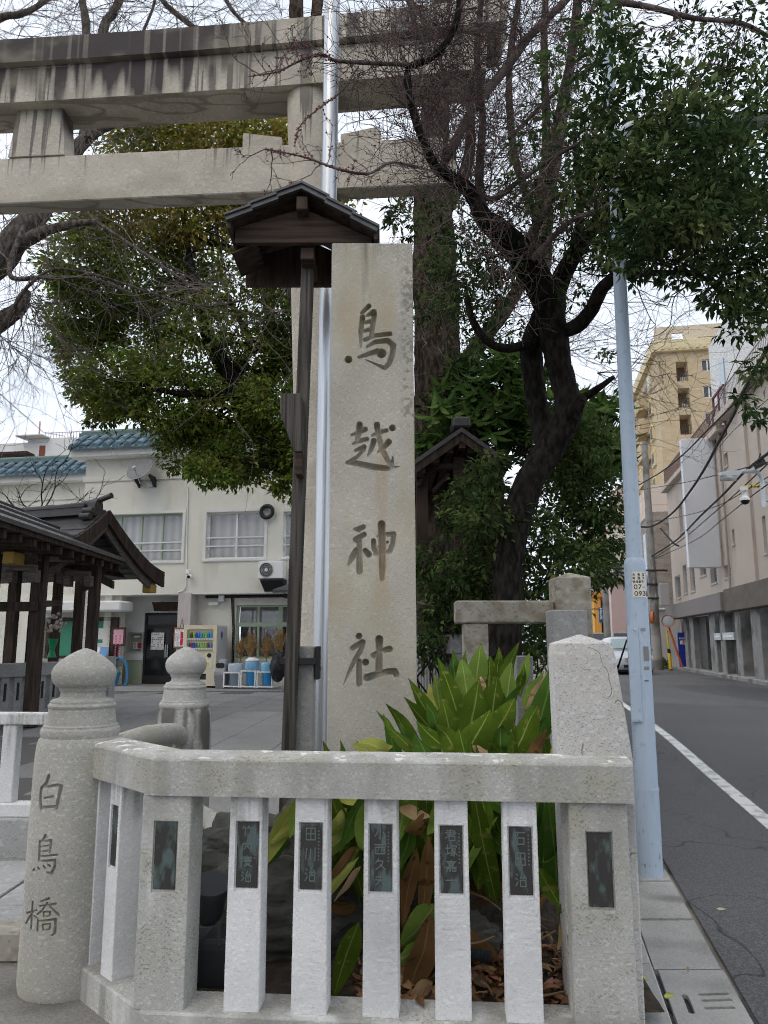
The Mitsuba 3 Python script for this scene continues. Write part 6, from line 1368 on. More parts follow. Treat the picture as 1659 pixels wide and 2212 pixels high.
# penthouse set back on the roof
pu0, pu1 = BZ5(1140, 560, -2.5)[0], uMid2 + 7
part(pb_, 'penthouse', fb_.tr(bx(pu0, pu1, 2.5, 8, zTop, BZ5(1180, 530, -2.5)[1] + 2.2)), 'm_plaster_white')
a, b = BZ5(1215, 430, -2.5), BZ5(1285, 680, -2.5); part(pb_, 'penthouse_window', fb_.tr(bx(a[0], b[0], 2.44, 2.5, b[1], a[1])), flat((.3, .36, .4), .2))
# white signboard on brackets
sgk = thing('blank_signboard', 'tall blank white signboard projecting from the beige building', 'signboard')
a, b = BZ5(1085, 1000, .7), BZ5(1285, 2177, .7)
u_s = BZ5(1200, 1500, .0)[0]
sz1, sz0 = BZ5(1150, 1000, .5)[1], BZ4(1225, 165, .5)[1]
part(sgk, 'panel', fb_.box(u_s - .2, u_s + .2, sz0, sz1, .12, 1.5, .02), flat((.58, .6, .64), .4)); part(sgk, 'bracket', fb_.box(u_s - .05, u_s + .05, sz0 + 1, sz0 + 1.08, -.02, .15), 'm_alu'); part(sgk, 'bracket', fb_.box(u_s - .05, u_s + .05, sz1 - 1, sz1 - .92, -.02, .15), 'm_alu')
# pavement on the right with its kerb
struct('pavement_right', strip([p - R([.2, 0, 0]) for p in rside[:6]], [p + R([14, 0, 0]) for p in rside[:6]], .006), 'm_concrete')
def cyl_h(c, r, h, n=16): return tube([c, c + R([0, 0, h])], [r, r], n)

# yellow brick apartment tower
YT = at(1432, 1000, 78); fy = Fr((YT[0], 78, 0), -PH); ys_ = Fr((YT[0], 78, 0), math.pi / 2 - PH + math.pi)
def Y5(x, y): return fy.px((2300 + .4364 * x) / 1.8228, (1250 + .4364 * y) / 1.8228)
bs('m_yellowbrick', lambda p, n, uv: mix(mix((.46, .365, .24), (.55, .455, .32), cell_rand(dr.floor((p.x + p.y) * 2.2), dr.floor(p.z * 5), 2)), (.6, .45, .24), .4 * fbm(p.x * .3, p.y * .3, p.z * .3, 2)), .85)
bs('m_beige', (.6, .52, .4), .9); bs('m_cream', (.66, .57, .36), .8)
yt = thing('apartment_tower', 'yellow brick apartment tower with recessed balconies above the street', 'building')
zt1 = Y5(720, 70)[1]; zc = Y5(720, 300)[1]; u_r = Y5(1225, 500)[0]
floors = [(400, 575), (648, 812), (898, 1058), (1145, 1290)]
u_b0, u_b1 = Y5(838, 600)[0], Y5(945, 600)[0]; u_w0, u_w1 = Y5(1060, 450)[0], Y5(1215, 450)[0]
face = sbox(0, 0, u_r + 9, zc); hol = []
fz = [(Y5(880, b)[1], Y5(880, a)[1]) for a, b in floors]
dz_ = (fz[0][0] - fz[2][0]) / 2
allz = [(fz[0][0] - dz_ * i, fz[0][1] - dz_ * i) for i in range(0, 9) if fz[0][0] - dz_ * i > 2]
for a, b in allz: face = face.difference(sbox(u_b0, a, u_b1, b)).difference(sbox(u_w0, a + (b - a) * .45, u_w1, b + .1))
part(yt, 'front_wall', fy.ext(face, -.3, 0), 'm_yellowbrick')
for i, (a, b) in enumerate(allz):
    k = part(yt, 'balcony', fy.box(u_b0, u_b1, a, b, -2.0, -1.9), flat((.25, .17, .1))); part(k, 'ceiling', fy.box(u_b0, u_b1, b, b + .1, -2, -.3), 'm_beige')
    part(k, 'side', fy.box(u_b1, u_b1 + .1, a, b, -2, -.3), 'm_beige'); part(k, 'balustrade', fy.ext(unary_union([sbox(u_b0, a + 1.0, u_b1, a + 1.08)] + [sbox(u, a, u + .05, a + 1.05) for u in np.arange(u_b0, u_b1, .17)]), -.2, -.16), 'm_dark')
    if i in (0, 1): part(k, 'outdoor_unit', fy.box(u_b0 + .5, u_b0 + 1.5, a, a + .65, -1.1, -.7, .02), 'm_white')
    k = part(yt, 'window', fy.ext(sbox(u_w0, a + (b - a) * .45, u_w1, b + .1).difference(unary_union([sbox(u_w0 + .08 + j * (u_w1 - u_w0) / 3, a + (b - a) * .45 + .08, u_w0 + (j + 1) * (u_w1 - u_w0) / 3 - .04, b + .02) for j in range(3)])), -.25, -.15), 'm_white')
    part(k, 'glass', fy.box(u_w0, u_w1, a + (b - a) * .45, b + .1, -.3, -.27), flat((.1, .11, .12), .1))
part(yt, 'cornice', fy.box(-.5, u_r + .0, zc - .25, zc + 1.0, -.2, .5, .05), 'm_cream'); part(yt, 'cornice_dentils', fy.ext(unary_union([sbox(u, zc - .05, u + .35, zc + .35) for u in np.arange(-.3, u_r - .5, .7)]), .5, .62), 'm_cream', kind='stuff')
tw_ = sbox(-.0, zc + 1.0, u_r + 9, zt1); a0, b0_ = Y5(805, 275)[1], Y5(805, 125)[1]
tb = sbox(Y5(800, 200)[0], a0, Y5(905, 200)[0], b0_); tw2 = sbox(Y5(1035, 200)[0], Y5(1100, 240)[1], Y5(1195, 200)[0], Y5(1100, 155)[1])
part(yt, 'top_storey', fy.ext(tw_.difference(tb).difference(tw2), -.8, -.5), 'm_beige')
part(yt, 'top_recess', fy.box(tb.bounds[0], tb.bounds[2], a0, b0_, -2.4, -2.3), flat((.22, .19, .15))); part(yt, 'top_window', fy.box(tw2.bounds[0], tw2.bounds[2], tw2.bounds[1], tw2.bounds[3], -.75, -.7), flat((.4, .45, .48), .2))
for j in range(4): u_ = tw2.bounds[0] + (tw2.bounds[2] - tw2.bounds[0]) * j / 3; part(yt, 'mullion', fy.box(u_ - .06, u_ + .06, tw2.bounds[1], tw2.bounds[3], -.7, -.62), 'm_white')
part(yt, 'top_railing', fy.box(tb.bounds[0], tb.bounds[2], a0 + .9, a0 + 1.0, -.6, -.5), 'm_dark')
# the long side towards the street: bays with windows
def YS(u, w0, w1, v0, v1, mat, name, holder=None):
    return part(holder or yt, name, fy.tr(bx(-w1 if False else -w1, -w0, u[0], u[1], v0, v1)), mat)
part(yt, 'side_wall', fy.tr(bx(-.0, .3, .3, 22, 0, zc)), 'm_yellowbrick'); part(yt, 'side_cornice', fy.tr(bx(-.5, 0, -.4, 22, zc - .2, zc + 1.0)), 'm_cream'); part(yt, 'side_top', fy.tr(bx(.5, .8, .5, 22, zc + 1, zt1)), 'm_beige')
for j in range(2):
    for a, b in allz:
        y0 = 3.5 + j * 10
        k = part(yt, 'side_bay', fy.tr(bx(-1.1, -.003, y0 + 3.2, y0 + 6.6, a - .9, a + .8)), 'm_yellowbrick')
        part(k, 'recess', fy.tr(bx(-.02, -.0, y0 + 3.2, y0 + 6.6, a + .8, b)), flat((.2, .15, .1)))
        k = part(yt, 'side_window', fy.tr(bx(-.25, -.0, y0, y0 + 2.0, a + .6, b + .25)), 'm_cream'); part(k, 'glass', fy.tr(bx(-.27, -.25, y0 + .3, y0 + 1.7, a + .75, b)), flat((.12, .13, .14), .1))
# grey-brown tiled building behind the utility pole
bs('m_greytile', lambda p, n, uv: mix((.24, .2, .17), (.33, .29, .25), cell_rand(dr.floor((p.x + p.y) * 3), dr.floor(p.z * 9), 2)) * (1 - .3 * smoothstep(.42, .5, dr.abs(p.z * 9 - dr.floor(p.z * 9) - .5))), .85)
g0 = at(1408, 1400, 52); fg = Fr((g0[0], 52, 0), -PH)
gb = thing('tiled_building', 'grey brown tiled building with netted upper floors behind the utility pole', 'building')
def G4(x, y): return fg.px((2300 + .4364 * x) / 1.8228, (2150 + .4364 * y) / 1.8228)
def G5(x, y): return fg.px((2300 + .4364 * x) / 1.8228, (1250 + .4364 * y) / 1.8228)
ga, gz_ = G5(620, 1900)[0], G5(700, 1752)[1]; gw = (G5(755, 1860), G5(840, 2010))
gf = sbox(ga, G4(700, 560)[1], ga + 9, gz_).difference(sbox(gw[0][0], gw[1][1], gw[1][0], gw[0][1]))
part(gb, 'upper_wall', fg.ext(gf, -.3, 0), 'm_greytile'); part(gb, 'window', fg.box(gw[0][0], gw[1][0], gw[1][1], gw[0][1], -.25, -.2), flat((.42, .48, .42), .3))
part(gb, 'window_lintel', fg.box(gw[0][0] - .2, gw[1][0] + .4, gw[0][1], gw[0][1] + .25, -.1, .12), 'm_concrete')
part(gb, 'band', fg.box(ga - .1, ga + 9, G4(700, 572)[1], G4(700, 560)[1], -.2, .12), 'm_white')
part(gb, 'ground_wall', fg.box(ga, ga + 9, 0, G4(700, 572)[1], -.4, -.1), bs('m_block', lambda p, n, uv: mix((.34, .33, .31), (.42, .41, .39), fbm(p.x, p.y, p.z, 3)), .9))
part(gb, 'side_wall', fg.tr(bx(ga, ga + .3, .3, 20, 0, gz_)), 'm_greytile')
for y0 in (1.2, 3.2, 7, 10):
    k = part(gb, 'side_window', fg.tr(bx(ga - .03, ga, y0, y0 + 1.3, 5.4, 9.3)), 'm_alu'); part(k, 'glass', fg.tr(bx(ga - .04, ga - .03, y0 + .1, y0 + 1.2, 5.5, 9.2)), flat((.12, .13, .13), .15))
    k = part(gb, 'side_shutter', fg.tr(bx(ga - .04, ga + .0, y0, y0 + 1.3, .5, 3.6)), flat((.16, .16, .15)))
zn = G5(700, 1500)[1]
part(gb, 'scaffold_net', fg.tr(cat([bx(ga - .1, ga + 9, .25, .3, gz_ + .003, zn), bx(ga - .1, ga - .05, .3, 9, gz_ + .003, zn)])), bs('m_net', lambda p, n, uv: mix((.6, .52, .46), (.6, .42, .3), smoothstep(.86, .94, dr.maximum(p.z * 1.1 - dr.floor(p.z * 1.1), (p.x * .5 + p.y * .1) - dr.floor(p.x * .5 + p.y * .1)))), .9), kind='stuff')
# things far down the street
far = [
 ('cream_building', 'cream building with small windows far down the street, left of the lamp post', (1318, 1345), 1140, 70, (.62, .56, .48)),
 ('pink_building', 'pink walled house far down the street beside the blue sign', (1318, 1352), 1260, 58, (.55, .42, .4)),
 ('red_roof_building', 'pinkish tower block with red roof edge far down the street', (1333, 1400), 1056, 130, (.56, .42, .37)),
 ('beige_building', 'wide beige building far down the street behind the shrub leaves', (1262, 1420), 1130, 110, (.64, .57, .48)),
 ('orange_building', 'narrow orange fronted building far down the street left of the blue sign', (1282, 1296), 1290, 62, (.62, .33, .08)),
 ('white_building', 'white building end with dark glass strip beside the blue sign', (1299, 1312), 1250, 66, (.6, .6, .62))]
for nm_, lab, (x0, x1), yt_, Y, c in far:
    k = thing(nm_, lab, 'building'); p0, p1 = at(x0, yt_, Y), at(x1, yt_, Y); fr_ = Fr((p0[0], Y, 0), -PH); W_ = (p1[0] - p0[0]) / math.cos(PH)
    part(k, 'wall', fr_.tr(bx(0, W_, 0, 14, 0, p0[2])), flat(c, .9)); part(k, 'roof_slab', fr_.tr(bx(-.2, W_ + .2, -.2, 14, p0[2], p0[2] + .35)), flat((c[0] * .8, c[1] * .7, c[2] * .7), .9))
    nf = max(1, int(p0[2] / 3.2)); ncol = max(1, int(W_ / 2.6))
    for i in range(nf):
        for j in range(ncol):
            u = (j + .5) * W_ / ncol; z = 3.2 * i + 1.0
            q = part(k, 'window', fr_.box(u - .6, u + .6, z, z + 1.3, -.03, .03), flat((.5, .5, .5))); part(q, 'glass', fr_.box(u - .52, u + .52, z + .08, z + 1.22, .03, .04), flat((.13, .15, .17), .15))
    for i in range(nf): part(k, 'side_window', fr_.tr(bx(W_, W_ + .04, 3, 4.6, 3.2 * i + 1, 3.2 * i + 2.4)), flat((.14, .15, .17), .2)) if nm_ != 'white_building' else None
# blue sign with writing
bsn = thing('blue_sign', 'blue vertical sign with white katakana lettering hanging over the far pavement', 'sign')
SYy = 56; a, b = at(1293.5, 1312, SYy), at(1303, 1345, SYy); fq = Fr((0, SYy, 0), 0)
part(bsn, 'panel', fq.box(a[0], b[0], b[2], a[2], -.12, 0, .01), flat((.02, .1, .26)))
ux, h_ = (a[0] + b[0]) / 2, (a[2] - b[2])
part(bsn, 'lettering', fq.ext(unary_union([glyph(ch, ux - .1, a[2] - .05 - i * h_ * .15, .2, h_ * .12, .022) for i, ch in enumerate('アタナック')]), .003, .012), 'm_white', kind='stuff')
part(bsn, 'bracket', fq.box(a[0] - .6, a[0], a[2] - .15, a[2] - .08, -.1, -.04), 'm_dark')
# utility poles
def upole(base, top, r0_, r1_, lab, arms=(), ref=None):
    k = thing('utility_pole', lab, 'utility pole'); part(k, 'pole', tube([base, top], [r0_, r1_], 18), 'm_concrete', 40)
    d = top - base
    for t, w, off in arms:
        p = base + d * t; q = part(k, 'crossarm', bx(p[0] - w + off, p[0] + w + off, p[1] - .3, p[1] - .2, p[2], p[2] + .1), 'm_dark')
        for s in np.linspace(-w + .1, w - .1, 4): part(q, 'insulator', cyl(R([p[0] + s + off, p[1] - .25, p[2] + .1]), R([p[0] + s + off, p[1] - .25, p[2] + .32]), .05, .03, 8), flat((.3, .28, .25)))
    return k
ub0_ = gnd(1421, 1447); uT = at(1392, 956, ub0_[1])
up_ = upole(ub0_, uT, .27, .17, 'tall concrete utility pole with crossarms behind the pale blue lamp post', ((.42, 1.2, -.4), (.36, .9, -.3), (.3, .8, -.2)))
p = ub0_ + (uT - ub0_) * .33; part(up_, 'transformer_box', bx(p[0] + .2, p[0] + .75, p[1] - .5, p[1] - .2, p[2] - .8, p[2] + .5, .03), flat((.4, .4, .4)))
p = ub0_ + (uT - ub0_) * .1; part(up_, 'painted_band', tube([ub0_ + (uT - ub0_) * .045, ub0_ + (uT - ub0_) * .145], [.285, .275], 18), flat((.33, .32, .3)), 40)
part(up_, 'base_band', tube([ub0_, ub0_ + (uT - ub0_) * .04], [.3, .295], 18), flat((.16, .15, .14)), 40)
f2 = gnd(1315, 1440); f2[1] *= 1.0; f2T = at(1303, 1180, f2[1]); upole(f2, f2T, .25, .17, 'distant grey utility pole above the silver car, left of the lamp post', ((.8, 1.3, 0), (.72, 1.0, 0)))
f3 = gnd(1292, 1428); upole(f3, at(1287, 1230, f3[1]), .22, .15, 'farthest thin utility pole beside the orange building', ((.85, 1.0, 0),))
nu = at(1800, 1387, 20); nu[2] = 0; nT = R([nu[0] - .3, nu[1], 13.5])
up2 = upole(nu, nT, .19, .13, 'utility pole just outside the right edge that holds the street light and camera')
# street light and camera on it
sl_ = thing('street_light', 'pale blue cobra head street light on a curved arm at the right edge', 'street light')
def N5(x, y, Y=19.6): return at((2300 + .4364 * x) / 1.8228, (1250 + .4364 * y) / 1.8228, Y)
part(sl_, 'arm', tube(smooth_path([N5(1620, 1700), N5(1610, 1500), N5(1570, 1405), N5(1500, 1388), N5(1420, 1392)], 6), .05, 10), 'm_lamp_white', 40)
part(sl_, 'lamp_head', hull([N5(x, y, 19.6 + dy) for x, y, dy in ((1440, 1380, .1), (1440, 1380, -.1), (1330, 1378, .18), (1330, 1378, -.18), (1230, 1395, .14), (1230, 1395, -.14), (1200, 1415, 0), (1230, 1425, .14), (1230, 1425, -.14), (1400, 1420, .14), (1400, 1420, -.14))]), 'm_lamp_white', 30)
part(sl_, 'glass_bowl', hull([N5(1300 + 75 * math.cos(a), 1425 + max(0, math.sin(b)) * 55, 19.6 + .14 * math.sin(a) * math.cos(b)) for a in np.linspace(0, 6.28, 13) for b in (0, .5, 1.2)]), flat((.5, .52, .5), .1), True)
part(sl_, 'control_box', hull([N5(x, y, 19.6 + dy) for x, y in ((1585, 1505), (1625, 1500), (1645, 1705), (1605, 1710)) for dy in (-.1, .1)]), 'm_lamp_white')
part(sl_, 'clamp_arm', cyl(N5(1610, 1480), R([nu[0], nu[1], N5(1610, 1480)[2]]), .04, n=8), 'm_alu'); part(sl_, 'clamp_arm', cyl(N5(1620, 1650), R([nu[0], nu[1], N5(1620, 1650)[2]]), .04, n=8), 'm_alu')
sc_ = thing('dome_camera', 'white dome security camera hanging from a yellow black bracket at the right edge', 'security camera')
part(sc_, 'bracket', cyl(N5(1400, 1530), N5(1590, 1518), .035, n=8), flat((.6, .45, .02)))
for x_ in (1500, 1530, 1560): part(sc_, 'stripe', cyl(N5(x_, 1524.5), N5(x_ + 10, 1524), .038, n=8), 'm_black')
part(sc_, 'mount', hull([N5(x, y, 19.6 + dy) for x, y in ((1400, 1525), (1480, 1525), (1475, 1560), (1405, 1560)) for dy in (-.12, .12)]), 'm_alu')
cm_ = N5(1450, 1640); part(sc_, 'housing', lathe([(0, .2), (.06, .2), (.07, .07), (.125, .03), (.125, -.035), (0, -.035)], cm_, 20), 'm_white', 30)
part(sc_, 'dome', lathe([(.112, -.035), (.106, -.07), (.08, -.115), (.035, -.137), (0, -.142)], cm_, 20), 'm_blackgloss', 40)
tr_k = thing('splice_box', 'black cable splice box on the wires above the street light', 'cable box')
part(tr_k, 'case', hull([N5(x, y, 19.4 + dy) for x, y in ((1520, 1320), (1620, 1270), (1650, 1320), (1545, 1375)) for dy in (-.12, .12)]), flat((.02, .02, .02)))
part(tr_k, 'hanger', cyl(N5(1570, 1300, 19.4), N5(1590, 1230, 19.4), .02, n=5), 'm_dark')
# wires
def W5(pts): return [at((2300 + .4364 * x) / 1.8228, (1250 + .4364 * y) / 1.8228, Y) for x, y, Y in pts]
WR = [([(480, 1890, 44), (620, 1880, 43), (800, 1760, 38), (960, 1560, 33), (1100, 1340, 29), (1230, 1090, 25), (1350, 870, 22), (1450, 640, 19), (1700, 200, 15)], .05, 'thick black cable sweeping up from the utility pole across the beige building'),
 ([(470, 1525, 45), (700, 1390, 38), (900, 1230, 33), (1100, 1030, 29), (1300, 830, 25), (1530, 600, 21), (1720, 400, 18)], .035, 'upper black cable rising to the right along the roof railing'),
 ([(480, 1560, 44), (900, 1490, 32), (1200, 1420, 22), (1720, 1290, 18)], .014, 'thin wire running nearly level to the cobra head light'),
 ([(600, 2160, 45), (830, 2010, 38), (1050, 1790, 31), (1250, 1600, 26), (1420, 1420, 22), (1520, 1330, 20), (1720, 1180, 18)], .04, 'black cable bundle rising to the splice box'),
 ([(620, 2177, 45), (900, 1990, 36), (1150, 1780, 29), (1400, 1560, 23), (1720, 1260, 18)], .02, 'thin black wire below the cable bundle'),
 ([(560, 1850, 45), (900, 1790, 34), (1200, 1700, 26), (1460, 1560, 22), (1720, 1400, 19)], .014, 'thin sagging wire crossing the white signboard'),
 ([(640, 2177, 45), (1000, 2010, 33), (1250, 1820, 26), (1500, 1620, 21), (1720, 1460, 18)], .016, 'lowest thin wire rising towards the dome camera'),
 ([(840, 1340, 36), (1050, 1130, 30), (1340, 440, 20), (1500, 100, 17)], .01, 'fine wire passing in front of the white penthouse'),
 ([(1090, 1340, 28), (1250, 1130, 25), (1420, 950, 22), (1700, 700, 18)], .01, 'fine wire over the wall beside the downpipe'),
 ([(230, 1990, 60), (330, 2120, 56), (500, 1960, 45)], .03, 'drooping cable left of the lamp post'),
 ([(130, 2330, 60), (240, 2350, 56), (360, 2120, 48), (500, 1900, 45)], .035, 'looped grey cable left of the lamp post'),
 ([(690, 1905, 45), (800, 2030, 40), (850, 2060, 38)], .05, 'short diagonal strut wire beside the transformer box')]
for pts, r_, lab in WR: single('overhead_wire', tube(smooth_path(W5(pts), 8), r_, 6), 'm_rubber', lab, 'wire', smooth=40)
# traffic mirrors, guard, vending machine
def mirror(px_, py_, Y, yaw, lab, post=None):
    k = thing('traffic_mirror', lab, 'traffic mirror'); c = at(px_, py_, Y); n_ = R([math.sin(yaw), -math.cos(yaw), -.12]); n_ /= np.linalg.norm(n_); M = trimesh.geometry.align_vectors([0, 0, 1], n_)
    m = trimesh.creation.revolve(R([(0, .055), (.17, .045), (.29, .012), (.31, -.01), (.28, -.055), (0, -.075)]), sections=26); m.apply_transform(M); m.apply_translation(c); part(k, 'mirror', m, flat((.42, .46, .48), .12), 40)
    m = trimesh.creation.revolve(R([(.31, -.045), (.33, .0), (.345, .08), (.355, .08), (.345, -.055)]), sections=26); v = m.vertices; m.apply_transform(M); m.apply_translation(c + R([0, 0, .02])); part(k, 'hood', m, flat((.6, .16, .04), .5), 40)
    if post: a = gnd(*post); part(k, 'post', tube([R([a[0], c[1] + .2, 0]), R([c[0] + .05, c[1] + .2, c[2] - .2])], .055, 10), flat((.62, .14, .03), .5), 40)
    return k
MY = ub0_[1] - 1
mirror(1443, 1342, MY, -.5, 'round orange rimmed traffic mirror on an orange post', (1454, 1446)); mirror(1408, 1335, MY + .5, 1.1, 'orange rimmed traffic mirror fixed to the utility pole and seen edge on')
yg = thing('guy_wire_guard', 'yellow and black sloping guy wire guard before the traffic mirror post', 'guard'); a = gnd(1449, 1448); b = at(1440.5, 1361, a[1])
part(yg, 'lower_sleeve', tube([a, a + (b - a) * .52], .09, 10), flat((.68, .45, .03), .5), 40); part(yg, 'black_band', tube([a + (b - a) * .43, a + (b - a) * .53], .092, 10), 'm_black', 40); part(yg, 'upper_sleeve', tube([a + (b - a) * .53, b], .05, 10), flat((.68, .45, .03), .5), 40); part(yg, 'foot', tube([a, a + (b - a) * .03], .095, 10), 'm_black', 40)
bv = thing('vending_machine', 'blue drinks vending machine with white brand lettering far along the street', 'vending machine')
q = gnd(1472, 1446); fv = Fr((q[0], q[1], 0), -PH - .25)
v0_, v1_ = fv.px((2300 + .4364 * 850) / 1.8228, 1400)[0], fv.px((2300 + .4364 * 932) / 1.8228, 1400)[0]; vz = fv.px(1472, (2150 + .4364 * 780) / 1.8228)[1]
part(bv, 'body', fv.box(v0_, v1_, .05, vz, -1.0, 0, .02), flat((.012, .03, .3), .35)); part(bv, 'display_side', fv.box(v0_ - .08, v0_, .1, vz - .05, -.98, -.02, .01), flat((.5, .55, .62), .3))
for i in range(4): part(bv, 'bottle_row', fv.box(v0_ - .1, v0_ - .08, vz * (.35 + .14 * i), vz * (.42 + .14 * i), -.9, -.1), flat([(.5, .2, .2), (.2, .4, .2), (.6, .6, .5), (.2, .3, .6)][i]))
Wv = v1_ - v0_; tmh = meshkit.text_mesh('Asahi', Wv * .24, .01, True); v = tmh.vertices; tmh = trimesh.Trimesh(np.stack([v[:, 0] + v0_ + Wv * .12, -.004 - v[:, 2], v[:, 1] + vz * .82], 1), tmh.faces, process=False)
part(bv, 'lettering', fv.tr(tmh), 'm_white', kind='stuff'); part(bv, 'label', fv.box(v0_ + Wv * .2, v0_ + Wv * .8, vz * .68, vz * .78, 0, .01), 'm_white'); part(bv, 'label_mark', fv.tr(hull([(v0_ + Wv * (.6 + .13 * math.cos(a)), -.012, vz * (.73 + .035 * math.sin(a))) for a in np.linspace(0, 6.28, 12)] + [(v0_ + Wv * .6, -.016, vz * .73)])), flat((.6, .1, .1)))
# street shrubs
def leaves(c, d, L, Wd, col, g, fold=.25, up=None):
    """Many pointed leaves: base points c, directions d; four triangles each."""
    n = len(c); d = d / (np.linalg.norm(d, axis=1, keepdims=True) + 1e-9); r = g.normal(size=(n, 3)) if up is None else up + .35 * g.normal(size=(n, 3))
    s = np.cross(d, r); s /= np.linalg.norm(s, axis=1, keepdims=True) + 1e-9; u = np.cross(s, d); L, Wd = L[:, None], Wd[:, None]
    pts = np.stack([c, c + d * L * .45 - s * Wd * .5 + u * Wd * fold, c + d * L * .5, c + d * L * .45 + s * Wd * .5 + u * Wd * fold, c + d * L - u * L * .12], 1)
    f = np.array([[0, 2, 1], [0, 3, 2], [1, 2, 4], [2, 3, 4]]); F = (f[None] + (np.arange(n) * 5)[:, None, None]).reshape(-1, 3)
    return pts.reshape(-1, 3), F, np.repeat(col, 5, 0)
for px_, w, lab in ((1437, .55, 'small clipped green shrub at the foot of the traffic mirror'), (1405, .4, 'small green shrub behind the silver car')):
    g = np.random.default_rng(px_); p = gnd(px_, 1445); p[1] += 1; n = 500; o = g.normal(size=(n, 3)); o /= np.linalg.norm(o, axis=1, keepdims=True); o *= R([w, w, .75]) * g.random((n, 1)) ** .4; o[:, 2] = np.abs(o[:, 2])
    k = thing('shrub', lab, 'shrub'); v, f, c = leaves(p + o, o + g.normal(size=(n, 3)) * .3, np.full(n, .16), np.full(n, .09), R([.09, .14, .03]) * g.uniform(.5, 1.3, (n, 1)), g); part(k, 'foliage', (v, f), 'm_leaf', color=c, kind='stuff'); part(k, 'stem', cyl(p, p + R([0, 0, .5]), .03, n=5), 'm_bark_grey')

# ---------------------------------------------------------------- silver car
car = thing('car', 'silver car facing the viewer, half hidden behind the pale blue lamp post', 'car')
cp = gnd(1370, 1458); CY = cp[1]; fcx = Fr((cp[0], CY, 0), -PH * .55)
hw = .5 * (1412 - 1322) / FOC * CY
sc_h = hw / .9
def sect(y, z0, z1, w0, w1, n=5):   # half-rounded section of the body at depth y
    q = [(-w0, z0), (-w0 * 1.0, z0 + (z1 - z0) * .5), (-w1, z1 - .05), (-w1 * .8, z1), (w1 * .8, z1), (w1, z1 - .05), (w0, z0 + (z1 - z0) * .5), (w0, z0)]
    return [(a * sc_h, y * sc_h, b * sc_h) for a, b in q]
prof_c = [(-.02, .3, .62, .72, .66), (.03, .22, .72, .82, .76), (.25, .2, .82, .88, .8), (.7, .2, .95, .9, .82), (1.0, .2, 1.02, .9, .82), (1.2, .2, 1.05, .9, .82), (4.0, .2, 1.05, .9, .82), (4.4, .25, .9, .86, .76)]
part(car, 'body', fcx.tr(loft([sect(*p) for p in prof_c])), flat((.5, .52, .54), .25, metallic=.5), 35)
cab = [(1.0, 1.0, 1.04, .82, .8), (1.75, 1.0, 1.55, .8, .62), (2.1, 1.0, 1.62, .8, .62), (3.6, 1.0, 1.58, .8, .62), (4.2, 1.0, 1.05, .78, .74)]
part(car, 'cabin', fcx.tr(loft([sect(*p) for p in cab])), flat((.5, .52, .54), .25, metallic=.5), 35)
part(car, 'windscreen', fcx.tr(hull([(x * sc_h, (y - .03) * sc_h, z * sc_h) for x, y, z in ((-.74, 1.08, 1.1), (.74, 1.08, 1.1), (-.58, 1.68, 1.5), (.58, 1.68, 1.5), (-.74, 1.1, 1.1), (.74, 1.1, 1.1), (0, 1.02, 1.1), (0, 1.62, 1.52))])), flat((.28, .36, .38), .1))
part(car, 'side_glass', fcx.tr(hull([(x * sc_h, y * sc_h, z * sc_h) for x, y, z in ((.83, 1.5, 1.1), (.83, 3.8, 1.1), (.68, 1.9, 1.5), (.68, 3.5, 1.5), (.8, 1.5, 1.1), (.65, 1.9, 1.5))])), 'm_blackgloss')
for s in (-1, 1):
    part(car, 'headlight', fcx.tr(hull([(s * x * sc_h, y * sc_h, z * sc_h) for x, y, z in ((.86, .2, .78), (.5, -.03, .62), (.86, .12, .6), (.55, .02, .72), (.8, .3, .82))])), flat((.45, .47, .48), .1))
    part(car, 'fog_light', fcx.tr(cyl(R([s * .66 * sc_h, -.04 * sc_h, .36 * sc_h]), R([s * .66 * sc_h, .02, .36 * sc_h]), .07, n=10)), 'm_black')
    for y in (.85, 3.6):
        k = part(car, 'wheel', fcx.tr(cyl(R([s * .9 * sc_h, y * sc_h, .31 * sc_h]), R([s * .68 * sc_h, y * sc_h, .31 * sc_h]), .32 * sc_h, n=20)), 'm_rubber', 30); part(k, 'hubcap', fcx.tr(cyl(R([s * .905 * sc_h, y * sc_h, .31 * sc_h]), R([s * .88 * sc_h, y * sc_h, .31 * sc_h]), .2 * sc_h, n=14)), 'm_alu')
    part(car, 'door_mirror', fcx.tr(hull(bpts(s * 1.03 * sc_h - .1, s * 1.03 * sc_h + .1, 1.25 * sc_h, 1.4 * sc_h, .98 * sc_h, 1.13 * sc_h, .02))), flat((.3, .31, .32), .3))
for i in range(3): part(car, 'grille_bar', fcx.tr(bx(-.36 * sc_h, .36 * sc_h, -.07 * sc_h, 0, (.56 + .06 * i) * sc_h, (.59 + .06 * i) * sc_h, .008)), 'm_alu')
part(car, 'air_intake', fcx.tr(bx(-.42 * sc_h, .42 * sc_h, -.045 * sc_h, .0, .3 * sc_h, .42 * sc_h)), 'm_black'); part(car, 'number_plate', fcx.tr(bx(-.17 * sc_h, .17 * sc_h, -.08 * sc_h, -.05, .44 * sc_h, .53 * sc_h)), 'm_white'); part(car, 'underside', fcx.tr(bx(-.8 * sc_h, .8 * sc_h, .1, 4.2 * sc_h, .16, .3)), 'm_dark')
